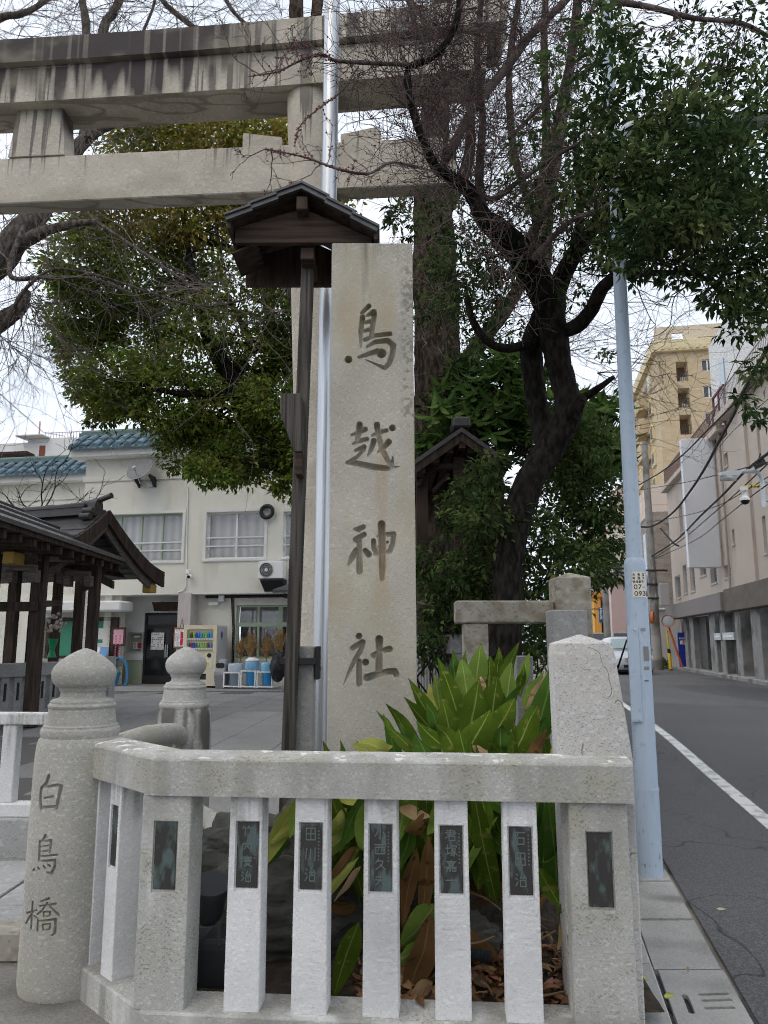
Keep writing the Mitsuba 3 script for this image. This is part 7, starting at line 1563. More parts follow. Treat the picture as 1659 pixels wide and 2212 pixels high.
# ---------------------------------------------------------------- trees
def limb_path(spec, k=5):
    """[(px, py, Y, radius in photograph pixels)] -> dense points and radii."""
    P_ = R([[*at(a, b, Y), r * Y / FOC] for a, b, Y, r in spec]); q = smooth_path(P_, k); return q[:, :3], np.maximum(q[:, 3], .0015)
def bark_tube(pts, rad, n=12, rough=.12, seed=0):
    m = tube(pts, rad, n); v = m.vertices; k = len(pts) * n
    c = np.repeat(pts, n, 0); d = v[:k] - c; s = 1 + rough * 2 * (meshkit.fbm(v[:k] * 9 + seed, 3) - .5); v[:k] = c + d * s[:, None]; m.vertices = v; return m
class Twigs:
    def __init__(s, seed): s.g = np.random.default_rng(seed); s.ms = []; s.tips = []; s.nodes = []
    def add(s, pts, r0, r1, n=4): s.ms.append(tube(pts, np.linspace(r0, r1, len(pts)), n, False)); s.tips.append(pts[-1]); s.nodes += list(pts[1:])
    def grow(s, p, d, L, r, depth, spread=.7, droop=0.0, seg=6, kids=4, wig=.22, rmin=.0022):
        g = s.g; d = d / np.linalg.norm(d); pts = [p]
        for i in range(seg):
            d = d + g.normal(size=3) * wig + R([0, 0, -droop]); d /= np.linalg.norm(d); pts.append(pts[-1] + d * L / seg)
        pts = R(pts); s.add(pts, r, max(r * .45, rmin), 4 if r > .01 else 3)
        if depth > 0:
            for _ in range(kids):
                i = g.integers(1, seg + 1); a = pts[i] - pts[i - 1]; a /= np.linalg.norm(a) + 1e-9
                q = g.normal(size=3); q -= a * (q @ a); q /= np.linalg.norm(q) + 1e-9
                s.grow(pts[i], a + q * g.uniform(.5, 1.3) * spread * 1.4, L * g.uniform(.35, .7), max(r * .55, rmin), depth - 1, spread, droop, max(3, seg - 1), kids, wig, rmin)
    def mesh(s): return cat(s.ms)
def blobs(spec, per, g, clump, L, Wd, cols, dens=None, shell=.35, updir=.35, two=False):
    """Leaf clumps inside a set of spheres (px, py, r px, Y); returns leaf mesh arrays."""
    C, D, K = [], [], []
    for b in spec:
        px_, py_, r_, Y = b[:4]; f = b[4] if len(b) > 4 else 1.0
        c = at(px_, py_, Y); rr = r_ * Y / FOC; n = int(per * f * (r_ / 100) ** 2 * 1.0); nc = max(3, n // clump)
        o = g.normal(size=(nc, 3)); o /= np.linalg.norm(o, axis=1, keepdims=True); o *= rr * (shell + (1 - shell) * g.random((nc, 1)) ** .5)
        tone = g.uniform(.6, 1.35, (nc, 1)); cr = g.uniform(.6, 1.2, (nc, 1)) * rr * .33
        m = clump; q = g.normal(size=(nc, m, 3)) * cr[:, None] * .62 * R([1, 1, .55])
        pts = c + o[:, None] + q; dirs = q / (np.linalg.norm(q, axis=2, keepdims=True) + 1e-9) + .5 * o[:, None] / rr + g.normal(size=q.shape) * .5 + R([0, 0, -.25])
        ci = cols[g.integers(len(cols), size=nc)] * tone
        C.append(pts.reshape(-1, 3)); D.append(dirs.reshape(-1, 3)); K.append(np.repeat(ci, m, 0) * g.uniform(.75, 1.25, (nc * m, 1)))
    C, D, K = np.vstack(C), np.vstack(D), np.vstack(K); n = len(C)
    return leaves(C, D, L * g.uniform(.7, 1.25, n), Wd * g.uniform(.75, 1.2, n), np.clip(K, .004, .6), g, up=R([0, 0, 1.0]) * updir if updir else None)
def flat_leaf(arr): return arr

# broad crowned evergreen behind the gate
cam = thing('evergreen_tree', 'dense round crowned evergreen tree with olive top, leaning over the office roof', 'tree')
TY = 17.0
lims = [[(790, 1470, TY, 36), (690, 1080, TY, 33), (608, 990, TY, 31), (540, 890, TY, 28), (500, 820, TY, 22), (455, 740, TY - .3, 16), (420, 620, TY - .5, 12), (400, 500, TY, 7), (390, 400, TY, 4)],
 [(545, 905, TY, 20), (590, 800, TY + .5, 14), (585, 690, TY + .6, 13), (560, 600, TY + .3, 11), (510, 545, TY, 10), (440, 520, TY, 6), (370, 500, TY, 3)], [(575, 650, TY, 9), (610, 560, TY + .4, 7), (600, 470, TY, 4), (590, 380, TY, 3)],
 [(520, 860, TY - .5, 12), (440, 850, TY - 1, 8), (380, 850, TY - 1.4, 6), (300, 830, TY - 1.5, 4), (230, 820, TY - 1.5, 2)], [(470, 760, TY - .3, 10), (390, 720, TY - .8, 7), (310, 680, TY - 1, 5), (220, 650, TY - 1, 3)],
 [(500, 820, TY, 9), (540, 740, TY + .8, 8), (500, 660, TY + 1, 6), (470, 560, TY + 1, 4)], [(600, 1010, TY - .6, 9), (540, 1000, TY - 1.2, 6), (470, 985, TY - 1.5, 3)]]
ms = [bark_tube(*limb_path(l), seed=i) for i, l in enumerate(lims)]
part(cam, 'trunk', ms[0], 'm_bark_black', 50)
for m in ms[1:]: part(cam, 'limb', m, 'm_bark_black', 50)
tw = Twigs(5)
for l in lims:
    p_, r_ = limb_path(l)
    for i in range(6, len(p_), 3): tw.grow(p_[i], R([tw.g.normal(), tw.g.normal() * .6, .5]), 1.1, max(.012, r_[i] * .3), 1, kids=3)
part(cam, 'twigs', tw.mesh(), 'm_bark_black', kind='stuff')
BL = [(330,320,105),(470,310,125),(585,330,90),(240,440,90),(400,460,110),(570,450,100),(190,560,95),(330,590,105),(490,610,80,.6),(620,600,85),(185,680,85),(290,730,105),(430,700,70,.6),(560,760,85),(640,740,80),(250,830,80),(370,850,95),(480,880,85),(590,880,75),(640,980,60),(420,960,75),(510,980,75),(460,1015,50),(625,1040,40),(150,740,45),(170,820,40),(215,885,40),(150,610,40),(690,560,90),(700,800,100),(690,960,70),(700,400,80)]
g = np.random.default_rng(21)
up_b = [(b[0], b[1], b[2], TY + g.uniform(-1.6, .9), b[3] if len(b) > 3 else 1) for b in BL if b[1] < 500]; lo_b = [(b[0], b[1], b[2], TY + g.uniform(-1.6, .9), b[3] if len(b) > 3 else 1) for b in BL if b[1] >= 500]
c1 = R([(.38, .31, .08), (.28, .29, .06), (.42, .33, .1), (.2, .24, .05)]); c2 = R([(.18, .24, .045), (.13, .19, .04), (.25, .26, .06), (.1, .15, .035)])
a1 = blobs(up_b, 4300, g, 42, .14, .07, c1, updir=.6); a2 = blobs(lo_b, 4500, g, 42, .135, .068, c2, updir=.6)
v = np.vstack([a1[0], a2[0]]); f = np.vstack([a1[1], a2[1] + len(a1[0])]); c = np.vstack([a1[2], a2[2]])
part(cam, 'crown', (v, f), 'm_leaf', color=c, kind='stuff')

# bare tree at the left edge, its limbs passing behind the gate
bt = thing('bare_tree', 'leafless grey barked tree reaching in from the left edge behind the gate', 'tree')
BY = 13.5
ll = [[(-150, 1000, BY, 45), (-70, 640, BY, 42), (0, 560, BY, 36), (48, 500, BY, 30), (80, 466, BY + .2, 26), (120, 400, BY + .4, 22), (160, 330, BY + .6, 18), (205, 285, BY + .8, 14), (245, 268, BY + 1, 8), (262, 230, BY + 1, 5), (290, 120, BY + 1.2, 4), (330, 20, BY + 1.2, 3)],
 [(50, 525, BY - .2, 15), (85, 505, BY - .4, 14), (130, 490, BY - .5, 10), (175, 482, BY - .6, 8), (216, 478, BY - .7, 6)], [(-120, 820, BY - 1, 24), (-40, 730, BY - 1, 22), (10, 690, BY - 1.1, 20), (42, 668, BY - 1.2, 16), (52, 645, BY - 1.2, 15), (58, 628, BY - 1.2, 10)],
 [(-80, 90, BY, 18), (0, 40, BY, 9), (40, 32, BY, 8), (75, 18, BY, 7), (112, -10, BY, 6)], [(170, 330, BY + .6, 9), (185, 250, BY + 1, 10), (187, 70, BY + 1.4, 10), (178, 0, BY + 1.4, 9), (170, -60, BY + 1.4, 8)], [(190, 300, BY + .6, 9), (222, 70, BY + 1.4, 11), (245, 30, BY + 1.4, 10), (270, -30, BY + 1.4, 9)],
 [(60, 470, BY, 8), (20, 590, BY - .8, 6), (90, 600, BY - 1, 5), (200, 602, BY - 1.2, 3.4), (300, 640, BY - 1.2, 2)], [(330, 20, BY + 1.2, 3), (345, -40, BY + 1, 4)], [(460, 90, BY + 2, 5), (400, 45, BY + 2, 7), (350, 0, BY + 2, 6), (330, -60, BY + 2, 6)], [(540, 60, BY + 2, 4), (500, 20, BY + 2, 5), (470, -40, BY + 2, 6)],
 [(-30, 760, BY - 2, 4), (80, 600, BY - 2, 4), (190, 590, BY - 2, 3), (420, 660, BY - 2.4, 2.4), (560, 640, BY - 2.6, 1.6)], [(210, 480, BY - .7, 4), (330, 560, BY - 1.2, 3), (450, 640, BY - 1.6, 2.2), (560, 690, BY - 1.8, 1.6)]]
ms = [bark_tube(*limb_path(l), n=10, seed=i, rough=.2) for i, l in enumerate(ll)]
part(bt, 'trunk', ms[0], 'm_bark_grey', 50)
for m in ms[1:]: part(bt, 'limb', m, 'm_bark_grey', 50)
tw = Twigs(9); g = tw.g
def sprout(spec, n, L, r, depth=2, dirn=None, jit=.6, droop=0.0, kids=3):
    p_, r_ = limb_path(spec, 8)
    for _ in range(int(n * 1.6)):
        i = g.integers(0, len(p_)); d = R([g.normal(), g.normal() * .5, g.normal()]) * jit + (R(dirn) if dirn is not None else 0)
        tw.grow(p_[i], d, L * g.uniform(.6, 1.3), r, depth, droop=droop, kids=kids)
sprout(ll[0], 16, 2.0, .011, 2, (.3, 0, .5)); sprout(ll[1], 9, 1.8, .009, 2, (.5, 0, .1)); sprout(ll[2][3:], 16, 1.7, .010, 2, (.5, -.1, -.35), droop=.06); sprout(ll[3], 10, 2.2, .01, 2, (.6, 0, .2)); sprout(ll[4], 14, 1.8, .011, 2, (.1, 0, .4)); sprout(ll[5], 14, 1.8, .011, 2, (.3, 0, .3))
sprout(ll[6], 10, 1.8, .008, 2, (.3, 0, -.3), droop=.05); sprout(ll[8], 12, 1.8, .01, 2, (.2, 0, .3)); sprout(ll[9], 12, 1.7, .01, 2, (.2, 0, .3)); sprout(ll[10], 9, 1.5, .008, 1, (.5, -.1, -.25), droop=.04); sprout(ll[11], 10, 1.5, .008, 2, (.6, -.1, -.2), droop=.03)
for spec, n, dr_n in (([(-20, 60, BY, 2), (150, 90, BY, 2), (330, 60, BY + 1, 2), (650, 30, BY + 1, 2)], 22, (.4, 0, .2)), ([(-30, 700, BY - 1, 2), (40, 760, BY - 1, 2)], 8, (.7, 0, -.5)), ([(-20, 420, BY, 2), (10, 520, BY, 2)], 6, (.5, 0, .0)), ([(440, 620, BY - 2, 2), (600, 600, BY - 2.2, 2), (650, 700, BY - 2.2, 2)], 16, (-.5, 0, .1))): sprout(spec, n, 1.7, .009, 2, dr_n)
part(bt, 'twigs', tw.mesh(), 'm_twig', kind='stuff')
st_ = thing('bare_shrub', 'small leafless shrub with thin dark branches before the annex wall', 'shrub')
tw = Twigs(31); g = tw.g; p0 = at(80, 1130, 19)
for a in ((-.9, .5), (-.4, 1), (.1, 1), (.7, .7), (1.2, .5), (1.6, .35), (-1.4, .3)): tw.grow(p0, R([a[0], -.1, a[1]]), 1.5, .022, 2, kids=4, wig=.16, rmin=.005)
part(st_, 'branches', tw.mesh(), 'm_bark_black', kind='stuff'); part(st_, 'stem', tube([R([p0[0], p0[1], COURT]), p0], [.05, .03], 8), 'm_bark_black')

# great ginkgo trunk behind the stele, with bare shoots
gk_ = thing('ginkgo_tree', 'big bare brown trunk with tangled shoots directly behind the stone pillar', 'tree')
GY = 11.5
gl = [[(955, 1480, GY, 62), (950, 1000, GY, 55), (945, 800, GY, 52), (940, 600, GY, 50), (935, 430, GY, 46), (940, 250, GY, 34), (955, 60, GY, 26), (960, -80, GY, 22)], [(960, 900, GY - .2, 20), (1000, 800, GY - .3, 20), (1030, 750, GY - .4, 19), (1060, 710, GY - .4, 18), (1095, 662, GY - .4, 16), (1130, 600, GY - .2, 13), (1170, 480, GY, 12), (1180, 300, GY, 10), (1175, 100, GY, 9), (1180, -40, GY, 8)],
 [(960, 450, GY, 22), (1010, 350, GY + .3, 14), (1020, 200, GY + .4, 11), (1050, 0, GY + .4, 9)], [(1165, 640, GY + 1, 22), (1172, 520, GY + 1, 23), (1178, 400, GY + 1, 21), (1200, 300, GY + 1, 16), (1230, 150, GY + 1, 12), (1250, -20, GY + 1, 10)], [(640, 60, GY + 3, 18), (640, -30, GY + 3, 18)], [(680, 60, GY + 3.3, 14), (690, -30, GY + 3.3, 14)],
 [(1160, 480, GY + .8, 10), (1110, 330, GY + .8, 9), (1100, 150, GY + 1, 8), (1120, 0, GY + 1, 7)]]
ms = [bark_tube(*limb_path(l), n=16, seed=40 + i, rough=.22) for i, l in enumerate(gl)]
part(gk_, 'trunk', ms[0], 'm_bark_brown', 60)
for m in ms[1:]: part(gk_, 'limb', m, 'm_bark_brown', 60)
tw = Twigs(17); g = tw.g
sprout(gl[0][1:], 60, 1.3, .009, 2, (.2, -.7, .2), .9, kids=3); sprout(gl[1], 34, 1.4, .009, 2, (.3, -.2, .5)); sprout(gl[3], 26, 1.5, .009, 2, (.3, -.2, .6)); sprout(gl[2], 16, 1.5, .009, 2, (.2, -.2, .5)); sprout(gl[6], 16, 1.5, .009, 2, (.2, -.2, .5))
for spec, n, dr_n in (([(1100, 760, GY, 2), (1240, 760, GY + 1, 2)], 12, (.6, 0, .4)), ([(1240, 960, GY - 1, 2), (1300, 760, GY - 1, 2), (1300, 620, GY - 1, 2)], 14, (.9, .1, .25)), ([(770, 260, GY, 2), (900, 250, GY, 2)], 10, (.2, 0, .2))): sprout(spec, n, 1.5, .008, 2, dr_n, .4)
part(gk_, 'shoots', tw.mesh(), 'm_twig', kind='stuff')

# evergreen with the black forked trunk at the street side
ev = thing('glossy_evergreen', 'dark leaved evergreen tree with black forked trunk, its crown overhanging the street', 'tree')
EY = 7.6
el = [[(1085, 1420, EY, 40), (1095, 1300, EY, 34), (1100, 1210, EY, 31), (1118, 1110, EY, 33), (1150, 1030, EY, 32), (1192, 960, EY, 33), (1228, 890, EY - .1, 31), (1216, 820, EY - .1, 27), (1196, 745, EY - .1, 28), (1192, 680, EY - .1, 30), (1205, 620, EY, 24), (1235, 560, EY - .2, 20), (1290, 480, EY - .5, 15), (1340, 400, EY - .8, 11), (1400, 320, EY - 1, 8), (1450, 240, EY - 1, 5)],
 [(1190, 965, EY + .1, 28), (1166, 900, EY + .2, 25), (1150, 800, EY + .2, 24), (1153, 730, EY + .1, 26), (1185, 660, EY, 26)], [(1192, 715, EY - .1, 18), (1240, 708, EY - .3, 17), (1275, 672, EY - .6, 17), (1300, 625, EY - .9, 16), (1335, 592, EY - 1.2, 13), (1400, 550, EY - 1.6, 11), (1480, 520, EY - 1.9, 9), (1580, 470, EY - 2.2, 6), (1650, 400, EY - 2.3, 4)],
 [(1150, 745, EY, 11), (1090, 752, EY - .2, 10), (1050, 735, EY - .4, 9), (1020, 690, EY - .5, 8), (1008, 640, EY - .5, 6)], [(1240, 560, EY - .2, 12), (1252, 480, EY - .2, 11), (1250, 390, EY, 8), (1240, 280, EY, 5)], [(1330, 600, EY - 1.2, 8), (1420, 590, EY - 1.6, 7), (1520, 600, EY - 2, 5), (1600, 700, EY - 2.3, 3)], [(1290, 480, EY - .5, 9), (1420, 470, EY - 1.4, 8), (1560, 450, EY - 1.9, 5)], [(1340, 400, EY - .8, 7), (1470, 350, EY - 1.4, 6), (1600, 290, EY - 1.8, 4)], [(1228, 880, EY, 12), (1290, 840, EY - .3, 8), (1325, 815, EY - .5, 5)], [(1235, 895, EY - .2, 20), (1252, 870, EY - .3, 14), (1258, 858, EY - .35, 11)]]
ms = [bark_tube(*limb_path(l), n=14, seed=60 + i, rough=.16) for i, l in enumerate(el)]
part(ev, 'trunk', ms[0], 'm_bark_black', 50)
for m in ms[1:]: part(ev, 'limb', m, 'm_bark_black', 50)
tw = Twigs(77); g = tw.g
for l, n in ((el[0][10:], 22), (el[2][3:], 26), (el[4], 14), (el[5], 14), (el[6], 14), (el[7], 16)): sprout(l, n, .55, .008, 1, (.3, -.2, .2), .8)
part(ev, 'twigs', tw.mesh(), 'm_bark_black', kind='stuff')
EB = [(1285,60,70,4.9,.45),(1310,150,60,4.9,.5),(1285,240,60,4.9,.55),(1265,340,60,5,.6),(1235,430,50,5,.6),(1340,90,60,4.9,.4),(1200,260,60,5.4,.35),(1150,350,60,6,.35),(1220,140,70,5.6,.3),(1420,255,45,4.8,.7),(1530,262,65,4.75,.6),(1620,255,60,4.7,.7),(1150,480,60,7,.4),(1000,480,70,8.3,.8),(1060,560,60,8.3),(930,650,50,9,.9),(1090,700,50,8.5,.7),(1000,720,60,9.5,.8),(900,600,40,9,.6),(960,560,55,7.6),(1040,650,60,7.8),(985,640,50,8),(1110,430,60,8,.7),(1200,330,60,8,.6),(1150,250,60,8.2,.4),(1260,200,60,8,.4),(870,480,40,6.8),(1350,400,70,4.8),(1330,500,60,4.9),(1400,380,70,4.7),(1310,330,50,4.9,.7),(1360,290,60,4.8,.6),(1420,470,70,4.6),(1340,215,60,4.8,.4),(1365,560,40,4.8,.8),(1450,200,70,4.8,.5),(1480,280,70,4.7,.7),(1500,450,80,4.6),(1560,350,80,4.6),(1250,470,95,7),(1180,400,60,7.4,.6),(1340,350,100,6.8),(1440,290,105,6.5,.8),(1570,230,105,6,.8),(1480,390,110,6),(1610,350,110,5.5),(1400,460,95,6.3),(1530,480,105,5.5),(1630,480,95,5),(1450,545,70,5.8),(1570,600,85,5.2),(1640,600,80,5),(1605,700,55,5,.8),(1640,790,45,5,.8),(1310,545,55,6.8),(1320,200,85,7,.45),(1500,110,100,6.5,.45),(1620,100,90,6,.5),(1400,150,80,7,.4),(1270,310,65,7.2,.6),(1380,570,45,6.2),(1500,560,60,5.6),(1595,870,26,5,.8),(1640,900,28,5,.8),(850,455,32,6.6,.8),(930,470,50,7,.7),(1000,560,70,7.2,.9),(1060,620,60,7.2,.9),(960,620,45,7.6),(1090,570,60,7),(1030,700,50,7.4,.8),(1110,480,55,7.2,.6),(1250,620,45,7.2,.5),(1290,760,30,7,.6)]
ec = R([(.065, .105, .04), (.05, .083, .034), (.1, .14, .055), (.04, .068, .03), (.15, .185, .075)])
v, f, c = blobs(EB, 740, g, 10, .08, .034, ec, updir=.8)
part(ev, 'crown', (v, f), 'm_leaf', color=c, kind='stuff')

# plum with red buds in front of the gate
pl = thing('plum_tree', 'leafless plum tree with dark trunk and small red buds across the gate beams', 'tree')
QY = 6.6
ql = [[(1120, 1120, EY, 20), (1152, 1030, EY, 22), (1195, 955, EY, 24), (1226, 885, QY + .95, 27), (1213, 815, QY + .9, 27), (1192, 690, QY + .8, 30), (1150, 585, QY + .6, 36), (1090, 512, QY + .2, 31), (1045, 470, QY, 22), (1025, 435, QY, 17), (1003, 400, QY - .1, 16), (965, 380, QY - .2, 14), (938, 357, QY - .3, 12), (906, 282, QY - .4, 10), (886, 213, QY - .5, 9), (883, 150, QY - .5, 9), (929, 127, QY - .6, 8), (969, 86, QY - .6, 8), (990, 29, QY - .7, 8), (994, -40, QY - .7, 7)],
 [(950, 372, QY - .2, 10), (981, 311, QY - .1, 11), (1027, 230, QY, 11), (1096, 144, QY, 11), (1142, 81, QY, 10), (1207, 17, QY, 9), (1260, -40, QY, 8)], [(883, 141, QY - .5, 5), (831, 138, QY - .7, 5), (733, 133, QY - .95, 4), (700, 120, QY - 1, 3.5), (660, 126, QY - 1.05, 3), (600, 155, QY - 1.1, 2), (540, 165, QY - 1.15, 1.2)], [(912, 363, QY - .3, 4), (843, 352, QY - .6, 3.4), (797, 375, QY - .8, 3.2), (733, 366, QY - 1, 3), (658, 340, QY - 1.1, 2.4), (575, 322, QY - 1.2, 1.3)],
 [(774, 144, QY - .8, 2.4), (739, 196, QY - .9, 2.4), (693, 231, QY - 1, 2), (650, 270, QY - 1.05, 1.5), (637, 312, QY - 1.05, 1)], [(1004, 398, QY, 7), (1062, 430, QY, 7), (1130, 385, QY - .2, 6), (1207, 334, QY - .4, 5), (1270, 300, QY - .5, 4)], [(1045, 470, QY, 14), (1035, 390, QY + .1, 11), (1042, 250, QY + .2, 9), (1030, 120, QY + .3, 8), (1040, 0, QY + .3, 7), (1045, -40, QY, 6)], [(1140, 520, QY + .3, 11), (1190, 420, QY + .3, 9), (1220, 250, QY + .3, 8), (1240, 100, QY + .3, 7), (1290, 0, QY + .3, 6)],
 [(929, 127, QY - .6, 5), (900, 60, QY - .6, 4.4), (880, 0, QY - .6, 4)], [(960, 340, QY, 6), (965, 220, QY, 6), (945, 110, QY, 5), (900, 20, QY, 4), (870, -30, QY, 4)], [(1150, 560, QY + .3, 8), (1230, 480, QY, 6), (1330, 430, QY - .4, 5), (1420, 280, QY - .5, 4), (1520, 160, QY - .7, 3)], [(1300, 0, QY - .2, 8), (1400, 15, QY - .4, 7), (1500, 40, QY - .5, 6), (1600, 50, QY - .6, 5), (1680, 90, QY - .6, 4)], [(1100, 300, QY, 5), (1200, 200, QY, 5), (1300, 130, QY - .1, 5), (1390, 60, QY - .2, 5)]]
ms = [bark_tube(*limb_path(l), n=12, seed=90 + i, rough=.12) for i, l in enumerate(ql)]
part(pl, 'trunk', ms[0], 'm_bark_black', 50)
for m in ms[1:]: part(pl, 'limb', m, 'm_bark_grey' if rnd.random() < .5 else 'm_twig_plum', 50)
tw = Twigs(101); g = tw.g
for i, n, dr_n, L in ((0, 64, (-.1, -.2, .6), .8), (9, 20, (.5, -.2, .3), .7), (6, 20, (.5, -.3, .1), .7), (1, 16, (.3, -.3, -.2), .6), (1, 26, (-.1, -.2, .7), .75), (2, 14, (-.4, -.1, .1), .4), (3, 9, (-.5, 0, .1), .35), (5, 20, (.3, -.2, .5), .7), (6, 30, (0, -.3, .5), .8), (7, 26, (.1, -.2, .6), .8), (8, 14, (-.2, 0, .6), .5), (9, 24, (-.2, -.2, .5), .6), (10, 18, (.2, -.1, .4), .6), (11, 14, (.2, 0, -.3), .5), (12, 16, (.1, 0, .3), .6)):
    spec = ql[i][9:] if i == 0 else ql[i]
    sprout(spec, n, L, .0055, 2, dr_n, .55, kids=3)
sprout([(1130, 560, QY, 2), (1060, 560, QY - .3, 2), (1100, 680, QY - .3, 2)], 14, .5, .006, 1, (-.2, -.3, -.1), .8)
part(pl, 'twigs', tw.mesh(), 'm_twig_plum', kind='stuff')
nd_ = R(tw.nodes); nd_ = nd_[g.random(len(nd_)) < .13]
tips = []
for l in (ql[2], ql[3], ql[4]):
    p_, _r = limb_path(l, 10)
    for q in p_[len(p_) // 3:]: tips += [q + g.normal(size=3) * .008 for _ in range(2)]
nd_ = np.vstack([nd_, R(tips)]); base = trimesh.creation.icosahedron()
V = (base.vertices[None] * (g.uniform(.005, .0095, (len(nd_), 1, 1))) + nd_[:, None]).reshape(-1, 3); F_ = (base.faces[None] + (np.arange(len(nd_)) * len(base.vertices))[:, None, None]).reshape(-1, 3)
part(pl, 'buds', (V, F_), 'm_bud', kind='stuff')

# large leaved bush and lower shrubs behind the old fence
lb = thing('large_leaved_bush', 'bush with large bright green leaves behind the roofed side shrine', 'bush')
LY = 10.0; g = np.random.default_rng(55)
tw = Twigs(56)
for px_, py_ in ((1000, 1050), (1080, 1040), (1180, 1050), (1260, 1080)):
    p = at(px_, py_, LY)
    for _ in range(3): tw.grow(p, R([tw.g.normal() * .35, -.15, 1]), 1.2, .02, 1, kids=4)
part(lb, 'stems', tw.mesh(), 'm_bark_grey', kind='stuff')
HB = [(1000,860,75),(1080,840,80),(960,900,55),(1050,920,80),(1130,920,70),(1240,920,80),(1150,820,55),(1300,960,60),(1310,880,40),(1010,800,40),(1090,780,45),(1250,1000,70),(1180,980,60),(935,960,50),(1330,1000,30)]
heads = []
for b in HB:
    c = at(b[0], b[1], LY + g.uniform(-.5, .6)); rr = b[2] * LY / FOC
    for _ in range(int(17 * (b[2] / 60) ** 2)):
        o = g.normal(size=3); o /= np.linalg.norm(o); heads.append((c + o * rr * g.random() ** .4, o))
cnt = 0; rest = []
heads.sort(key=lambda h: h[0][1])
for h, o in heads:
    k = g.integers(6, 10); ax = o * .4 + R([0, -.4, .75]); ax /= np.linalg.norm(ax); q1 = np.cross(ax, [.3, .9, .1]); q1 /= np.linalg.norm(q1); q2 = np.cross(ax, q1); tone = g.uniform(.55, 1.3)
    for j in range(k):
        a_ = 6.283 * j / k + g.uniform(-.3, .3); d = (q1 * math.cos(a_) + q2 * math.sin(a_)) + ax * g.uniform(-.3, .9) + R([0, -.2, -.25]); d /= np.linalg.norm(d); L = g.uniform(.2, .33)
        col = R([(.085, .15, .035), (.06, .11, .03), (.13, .2, .06)][int(g.integers(3))]) * tone
        v, f = leaf_blade(h, h + d * L, L * .3, np.cross(d, ax) + 1e-3, g.uniform(-.2, -.06), 5, .15)
        if cnt < 290 and g.random() < .6: part(lb, 'leaf', (v, f), 'm_leaf', True, color=leaf_col(5, col, .9, 1.25)); cnt += 1
        else: rest.append((v, f, leaf_col(5, col, .9, 1.25)))
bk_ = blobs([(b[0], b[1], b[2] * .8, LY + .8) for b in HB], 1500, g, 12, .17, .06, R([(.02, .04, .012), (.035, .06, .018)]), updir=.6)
o_ = 0; F_ = []
for v, f, c in rest: F_.append(f + o_); o_ += len(v)
part(lb, 'foliage', (np.vstack([r_[0] for r_ in rest]), np.vstack(F_)), 'm_leaf', True, color=np.vstack([r_[2] for r_ in rest]), kind='stuff')
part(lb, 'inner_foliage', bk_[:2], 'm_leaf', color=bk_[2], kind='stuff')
SH = [('holly_shrub', 'dark holly like shrub crowding around the post of the side shrine', 8.0, [(1010,1080,50),(1050,1050,50),(1060,1130,70),(970,1130,30),(930,1215,45),(985,1230,40,.7),(1060,1230,70),(1010,1300,50),(1055,1000,35),(940,1290,45),(960,1360,45)], 41, (1010, 1400), 0),
 ('camellia_shrub', 'dark glossy shrub at the right of the black trunk, above the old stone fence', 8.3, [(1220,1010,80),(1280,1070,75),(1300,1160,55),(1220,1130,95),(1230,1230,75),(1160,1260,60),(1290,1220,50),(1320,1110,30),(1150,1150,60),(1200,930,55),(1270,960,60)], 42, (1210, 1400), 0),
 ('ground_shrub', 'low dark shrub seen under the beam of the old stone fence', 8.8, [(1150,1340,70),(1070,1350,60),(1110,1390,70),(1180,1400,50),(1040,1400,50),(930,1400,50)], 43, (1110, 1440), 0)]
for nm_, lab, Y, bl, sd, base_, _x in SH:
    k = thing(nm_, lab, 'shrub'); g = np.random.default_rng(sd); tw = Twigs(sd)
    for _ in range(7):
        p = at(*base_, Y) + R([tw.g.normal() * .25, 0, 0]); p[2] = .15; tw.grow(p, R([tw.g.normal() * .2 - .15, 0, 1]), 1.2, .02, 1, kids=3, spread=.45)
    part(k, 'stems', tw.mesh(), 'm_bark_black', kind='stuff')
    cc_ = R([(.06, .1, .035), (.045, .08, .03), (.09, .13, .045), (.13, .17, .06)])
    v, f, c = blobs([(b[0], b[1], b[2], Y + g.uniform(-.5, .5), *b[3:]) for b in bl], 1500, g, 14, .095, .042, cc_, updir=.8)
    part(k, 'foliage', (v, f), 'm_leaf', color=c, kind='stuff')

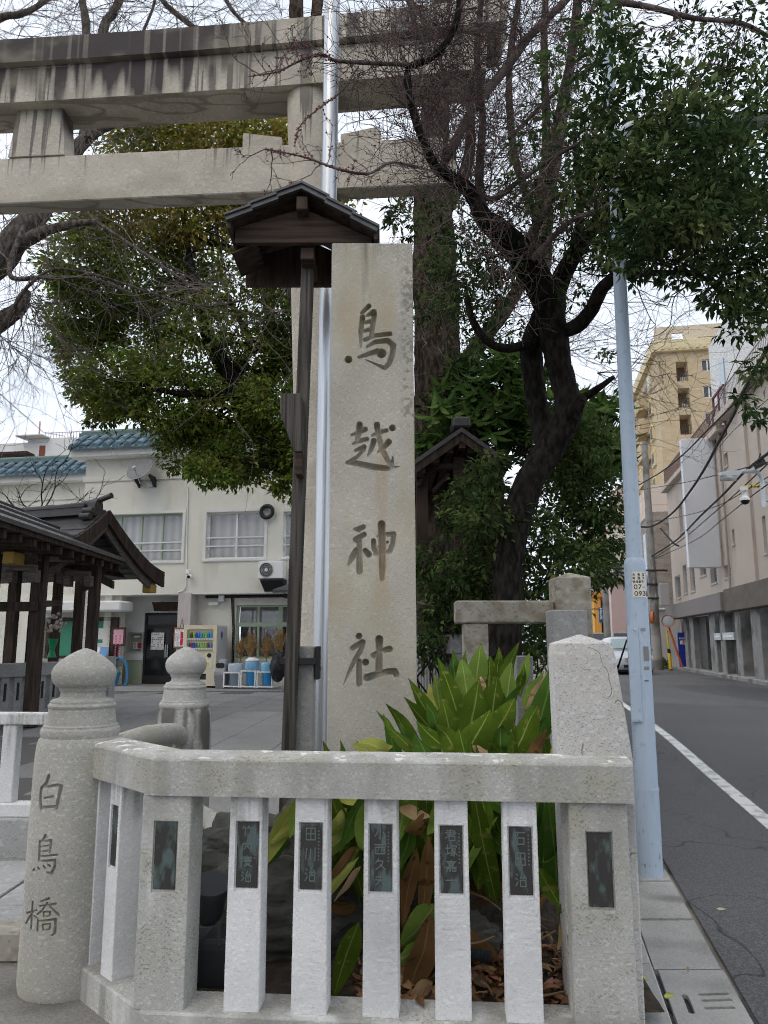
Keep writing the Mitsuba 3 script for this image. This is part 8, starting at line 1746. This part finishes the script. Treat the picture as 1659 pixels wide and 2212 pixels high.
# roofed side shrine between the pillar and the black trunk
ss = thing('side_shrine', 'small dark timber shrine shelter with a gabled roof, right of the stone pillar', 'shrine')
SYs = 9.2
def q6(x, y, Y=SYs): return at(877.8 + x * .2811, 905.2 + y * .2811, Y)
ap_, el_, er_ = q6(425, 62), q6(60, 315), q6(760, 298)
for en in (el_, er_):
    part(ss, 'roof_slope', hull([p + R([0, y, z]) for p in (ap_, en) for y in (0, 2.6) for z in (0, -.06)]), 'm_copper')
    part(ss, 'barge_board', hull([p + R([0, y, z]) for p in (ap_ + R([0, 0, -.062]), en + R([0, 0, -.062])) for y in (.03, .08) for z in (0, -.11)]), 'm_wood_dark')
    for t in (.25, .55, .85):
        p = ap_ + (en - ap_) * t; part(ss, 'purlin', bx(p[0] - .05, p[0] + .05, SYs + .1, SYs + 2.5, p[2] - .2, p[2] - .09), 'm_wood_dark')
part(ss, 'ridge_cap', bx(ap_[0] - .11, ap_[0] + .11, SYs - .02, SYs + 2.6, ap_[2] + .0, ap_[2] + .13, .02), 'm_copper')
tb0, tb1 = q6(110, 335, SYs + .3), q6(640, 385, SYs + .3)
part(ss, 'tie_beam', bx(tb0[0], tb1[0], SYs + .3, SYs + .42, tb1[2], tb0[2], .01), 'm_wood_brown')
part(ss, 'ridge_block', bx(q6(403, 0)[0], q6(455, 0)[0], SYs + .05, SYs + .2, q6(0, 215)[2], q6(0, 165)[2]), 'm_wood_brown')
for x_, Y in ((407, SYs + .35), (120, SYs + .5), (700, SYs + .5), (200, SYs + 2.2), (640, SYs + 2.2)):
    p = q6(x_, 600, Y); part(ss, 'post', bx(p[0] - .075, p[0] + .075, Y - .07, Y + .07, .1, q6(0, 300, Y)[2], .008), 'm_wood_brown' if x_ == 407 else 'm_wood_dark')
part(ss, 'back_wall', bx(tb0[0] - .3, tb1[0] + .4, SYs + 2.3, SYs + 2.36, .1, tb0[2] + .2), 'm_wood_dark')
for y0, y1 in ((1440, 1275),): part(ss, 'handrail', tube([q6(75, y0, SYs - .4), q6(215, 1395, SYs - .2), q6(400, y1, SYs + .2)], .05, 8), 'm_wood_beam')
p = q6(205, 1400, SYs - .2); part(ss, 'rail_post', bx(p[0] - .05, p[0] + .05, p[1] - .05, p[1] + .05, .1, p[2] + .3, .006), 'm_wood_dark')
for s_, (x0, y0, x1, y1) in enumerate(((85, 520, 180, 370), (330, 420, 200, 560))): part(ss, 'brace', beam(q6(x0, y0, SYs + .4), q6(x1, y1, SYs + .4), .05, .05), 'm_wood_brown')
